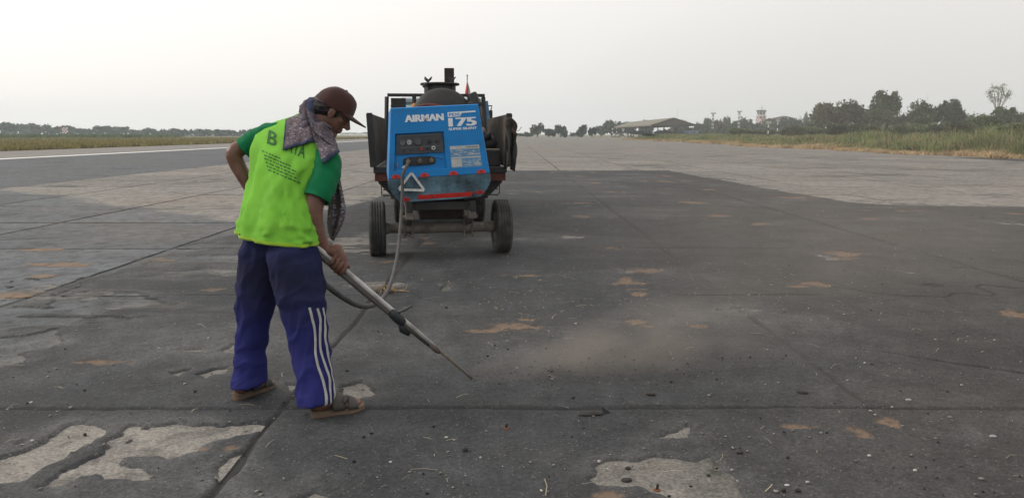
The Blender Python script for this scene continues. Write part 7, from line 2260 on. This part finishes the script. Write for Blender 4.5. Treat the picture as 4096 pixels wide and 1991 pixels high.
lump('stone', 3800, 1669, 20, 9, mat('dull_stone', (0.15, 0.15, 0.15), 0.8), 'dull grey stone between clay spots and right edge', 'stone', 25)
# rusty stubs standing in the pavement
for (u, v, lab) in ((2628, 1958, 'rusty iron stub standing on the large pale patch'), (2025, 1712, 'rusty iron stub on the dark asphalt left of the centre')):
    c = G(u, v, 0.0 if u > 2500 else 0.012); t = empty('iron_stub', tuple(c)); tag(t, lab, 'stub')
    bm = bmesh.new(); tube(bm, [(0, 0, -0.01), (0.001, 0, 0.012), (0.003, 0, 0.024)], [0.006, 0.0055, 0.005], 8); obj('pin', bm, M_lump, t)
    bm = bmesh.new(); lathe(bm, [(0.016, -0.004), (0.014, 0.002), (0.008, 0.004)], None, 10); obj('washer', bm, M_rustb, t)
# black scrap standing on the joint
t = empty('rubber_scrap', tuple(G(2395, 1655, 0.012)), 0.2); tag(t, 'torn black scrap with a raised flap lying on the long joint', 'scrap')
bm = bmesh.new(); ellipsoid(bm, (-0.035, 0, 0.004), (0.07, 0.02, 0.007), None, 14, 8)
for q in bm.verts: q.co.z += 0.004 * mnoise.noise(q.co * 60)
obj('flat_strip', bm, M_lump, t, True)
bm = bmesh.new(); q = [Vector((0.02, 0, 0.0)), Vector((0.062, 0.004, 0.0)), Vector((0.045, 0.012, 0.018)), Vector((0.018, 0.008, 0.036))]; loft(bm, [q, [p + Vector((0.004, 0.008, 0)) for p in q]]); obj('raised_flap', bm, M_dark, t)
# clump of dry roots at the joint behind the lance
t = empty('root_clump', tuple(G(1545, 1168, 0.012))); tag(t, 'tangled clump of dry grass roots on the joint behind the lance', 'grass clump')
rr = random.Random(3)
bm = bmesh.new()
for k in range(60):
    a = rr.uniform(0, 6.28); L = rr.uniform(0.04, 0.13)
    tube(bm, [(0.03 * math.cos(a), 0.03 * math.sin(a), 0.0), (L * 0.6 * math.cos(a), L * 0.6 * math.sin(a), rr.uniform(0.02, 0.06)), (L * math.cos(a + 0.3), L * math.sin(a + 0.3), rr.uniform(0.004, 0.03))], [0.003, 0.0025, 0.001], 4)
obj('roots', bm, M_straw, t)['kind'] = 'stuff'
bm = bmesh.new(); ellipsoid(bm, (-0.01, 0, 0.015), (0.05, 0.04, 0.03), None, 12, 8)
for q in bm.verts: q.co *= 1 + 0.4 * mnoise.noise(q.co * 50)
obj('soil', bm, M_lump, t)
bm = bmesh.new(); tube(bm, [(0.04, 0, 0.01), (0.13, 0.01, 0.015), (0.17, 0.0, 0.02), (0.185, 0.01, 0.07)], [0.006, 0.006, 0.005, 0.003], 6); tube(bm, [(0.1, 0.0, 0.012), (0.2, -0.02, 0.012)], 0.004, 5); obj('stalk', bm, M_straw, t, True)
# ---------------------------------------------------------------- haze over the whole place
def volume_mat(name, color, density, aniso=0.2):
    m = bpy.data.materials.new(name); m.use_nodes = True
    n, l = m.node_tree.nodes, m.node_tree.links
    n.remove(n['Principled BSDF'])
    v = n.new('ShaderNodeVolumePrincipled')
    v.inputs['Color'].default_value = (*color, 1)
    v.inputs['Density'].default_value = density
    v.inputs['Anisotropy'].default_value = aniso
    l.new(v.outputs[0], n['Material Output'].inputs['Volume'])
    return m, v
bm = bmesh.new()
box(bm, (0, 545, 19.4), (2330, 1430, 41.2))
M_haze, _ = volume_mat('haze', (0.84, 0.93, 1.0), 0.0005)
tag(obj('haze', bm, M_haze), 'pale grey haze over the airfield', None, None, 'stuff')
# ---------------------------------------------------------------- dust blown up by the lance
def dust(name, c, r, color, density, lab, scale=2.2, aniso=0.0, rz=0.0, thr=0.35):
    bm = bmesh.new(); ellipsoid(bm, (0, 0, 0), r, None, 24, 14)
    m, v = volume_mat(name, color, density, aniso)
    n, l = m.node_tree.nodes, m.node_tree.links
    tc = n.new('ShaderNodeTexCoord')
    mp = n.new('ShaderNodeMapping'); mp.inputs['Scale'].default_value = (1 / r[0], 1 / r[1], 1 / r[2]); l.new(tc.outputs['Object'], mp.inputs[0])
    ln_ = n.new('ShaderNodeVectorMath'); ln_.operation = 'LENGTH'; l.new(mp.outputs[0], ln_.inputs[0])
    fall = n.new('ShaderNodeMapRange'); fall.interpolation_type = 'SMOOTHSTEP'; fall.inputs[1].default_value = 1.0; fall.inputs[2].default_value = 0.15; l.new(ln_.outputs['Value'], fall.inputs[0])
    no = n.new('ShaderNodeTexNoise'); no.inputs['Scale'].default_value = scale; no.inputs['Detail'].default_value = 3; l.new(tc.outputs['Object'], no.inputs['Vector'])
    nr = n.new('ShaderNodeMapRange'); nr.inputs[1].default_value = thr; nr.inputs[2].default_value = 0.68; nr.inputs[4].default_value = density; l.new(no.outputs['Fac'], nr.inputs[0])
    mu = n.new('ShaderNodeMath'); mu.operation = 'MULTIPLY'; l.new(fall.outputs[0], mu.inputs[0]); l.new(nr.outputs[0], mu.inputs[1])
    l.new(mu.outputs[0], v.inputs['Density'])
    o = obj(name, bm, m, None, True); o.location = c; o.rotation_euler = (0, 0, rz)
    tag(o, lab, None, None, 'stuff')
def plume(name, o, rz, L, color, density, lab):
    """dust thrown from the nozzle: a low widening fan, thickest at the tip"""
    bm = bmesh.new(); rings = []
    for k in range(9):
        x = L * k / 8
        rings.append([Vector((x, (0.10 + 0.42 * x) * math.cos(a), max(0.0, 0.04 + 0.11 * x + (0.09 + 0.17 * x) * math.sin(a)))) for a in np.linspace(0, 2 * math.pi, 21)[:-1]])
    loft(bm, rings)
    m, v = volume_mat(name, color, density, 0.0)
    n, l = m.node_tree.nodes, m.node_tree.links
    tc = n.new('ShaderNodeTexCoord'); sp = n.new('ShaderNodeSeparateXYZ'); l.new(tc.outputs['Object'], sp.inputs[0])
    def M_(op, a, b):
        q = n.new('ShaderNodeMath'); q.operation = op
        for i_, x in enumerate((a, b)):
            if isinstance(x, bpy.types.NodeSocket): l.new(x, q.inputs[i_])
            else: q.inputs[i_].default_value = x
        return q.outputs[0]
    X, Y, Z = sp.outputs
    wy = M_('ADD', M_('MULTIPLY', X, 0.40), 0.10); wz = M_('ADD', M_('MULTIPLY', X, 0.16), 0.09)
    yy = M_('DIVIDE', Y, wy); zz = M_('DIVIDE', M_('SUBTRACT', Z, M_('MULTIPLY', X, 0.09)), wz)
    r2 = M_('ADD', M_('MULTIPLY', yy, yy), M_('MULTIPLY', zz, zz))
    core = n.new('ShaderNodeMapRange'); core.interpolation_type = 'SMOOTHSTEP'; core.inputs[1].default_value = 1.0; core.inputs[2].default_value = 0.0; l.new(r2, core.inputs[0])
    ln_ = n.new('ShaderNodeMapRange'); ln_.interpolation_type = 'SMOOTHSTEP'; ln_.inputs[1].default_value = L * 0.98; ln_.inputs[2].default_value = 0.1; l.new(X, ln_.inputs[0])
    no = n.new('ShaderNodeTexNoise'); no.inputs['Scale'].default_value = 4.2; no.inputs['Detail'].default_value = 4; no.inputs['Distortion'].default_value = 0.6
    mp = n.new('ShaderNodeMapping'); mp.inputs['Scale'].default_value = (0.6, 1.2, 1.4); l.new(tc.outputs['Object'], mp.inputs[0]); l.new(mp.outputs[0], no.inputs['Vector'])
    nr = n.new('ShaderNodeMapRange'); nr.inputs[1].default_value = 0.36; nr.inputs[2].default_value = 0.66; l.new(no.outputs['Fac'], nr.inputs[0])
    dd = M_('MULTIPLY', M_('MULTIPLY', core.outputs[0], ln_.outputs[0]), M_('MULTIPLY', M_('ADD', nr.outputs[0], 0.15), density))
    l.new(dd, v.inputs['Density'])
    ob = obj(name, bm, m, None, True); ob.location = o; ob.rotation_euler = (0, 0, rz)
    tag(ob, lab, None, None, 'stuff')
plume('dust_puff', (TIP.x, TIP.y, 0.02), 0.36, 2.3, (0.5, 0.445, 0.395), 1.6, 'brown dust fanning out low from the lance tip')
dust('dust_drift', (2.6, 6.2, 0.5), (3.4, 2.4, 0.75), (0.5, 0.44, 0.39), 0.12, 'thin brown dust drifting across the asphalt to the right', 1.2, rz=0.25, thr=0.3)
bm = bmesh.new(); ellipsoid(bm, (0, 0, 0), (17, 30, 3.6), None, 32, 16)
m_veil, _ = volume_mat('dust_veil', (0.72, 0.66, 0.6), 0.0023, 0.0)
veil = obj('dust_veil', bm, m_veil, None, True); veil.location = (19.5, 36, 3.75)
tag(veil, 'faint veil of dust hanging over the apron on the right', None, None, 'stuff')
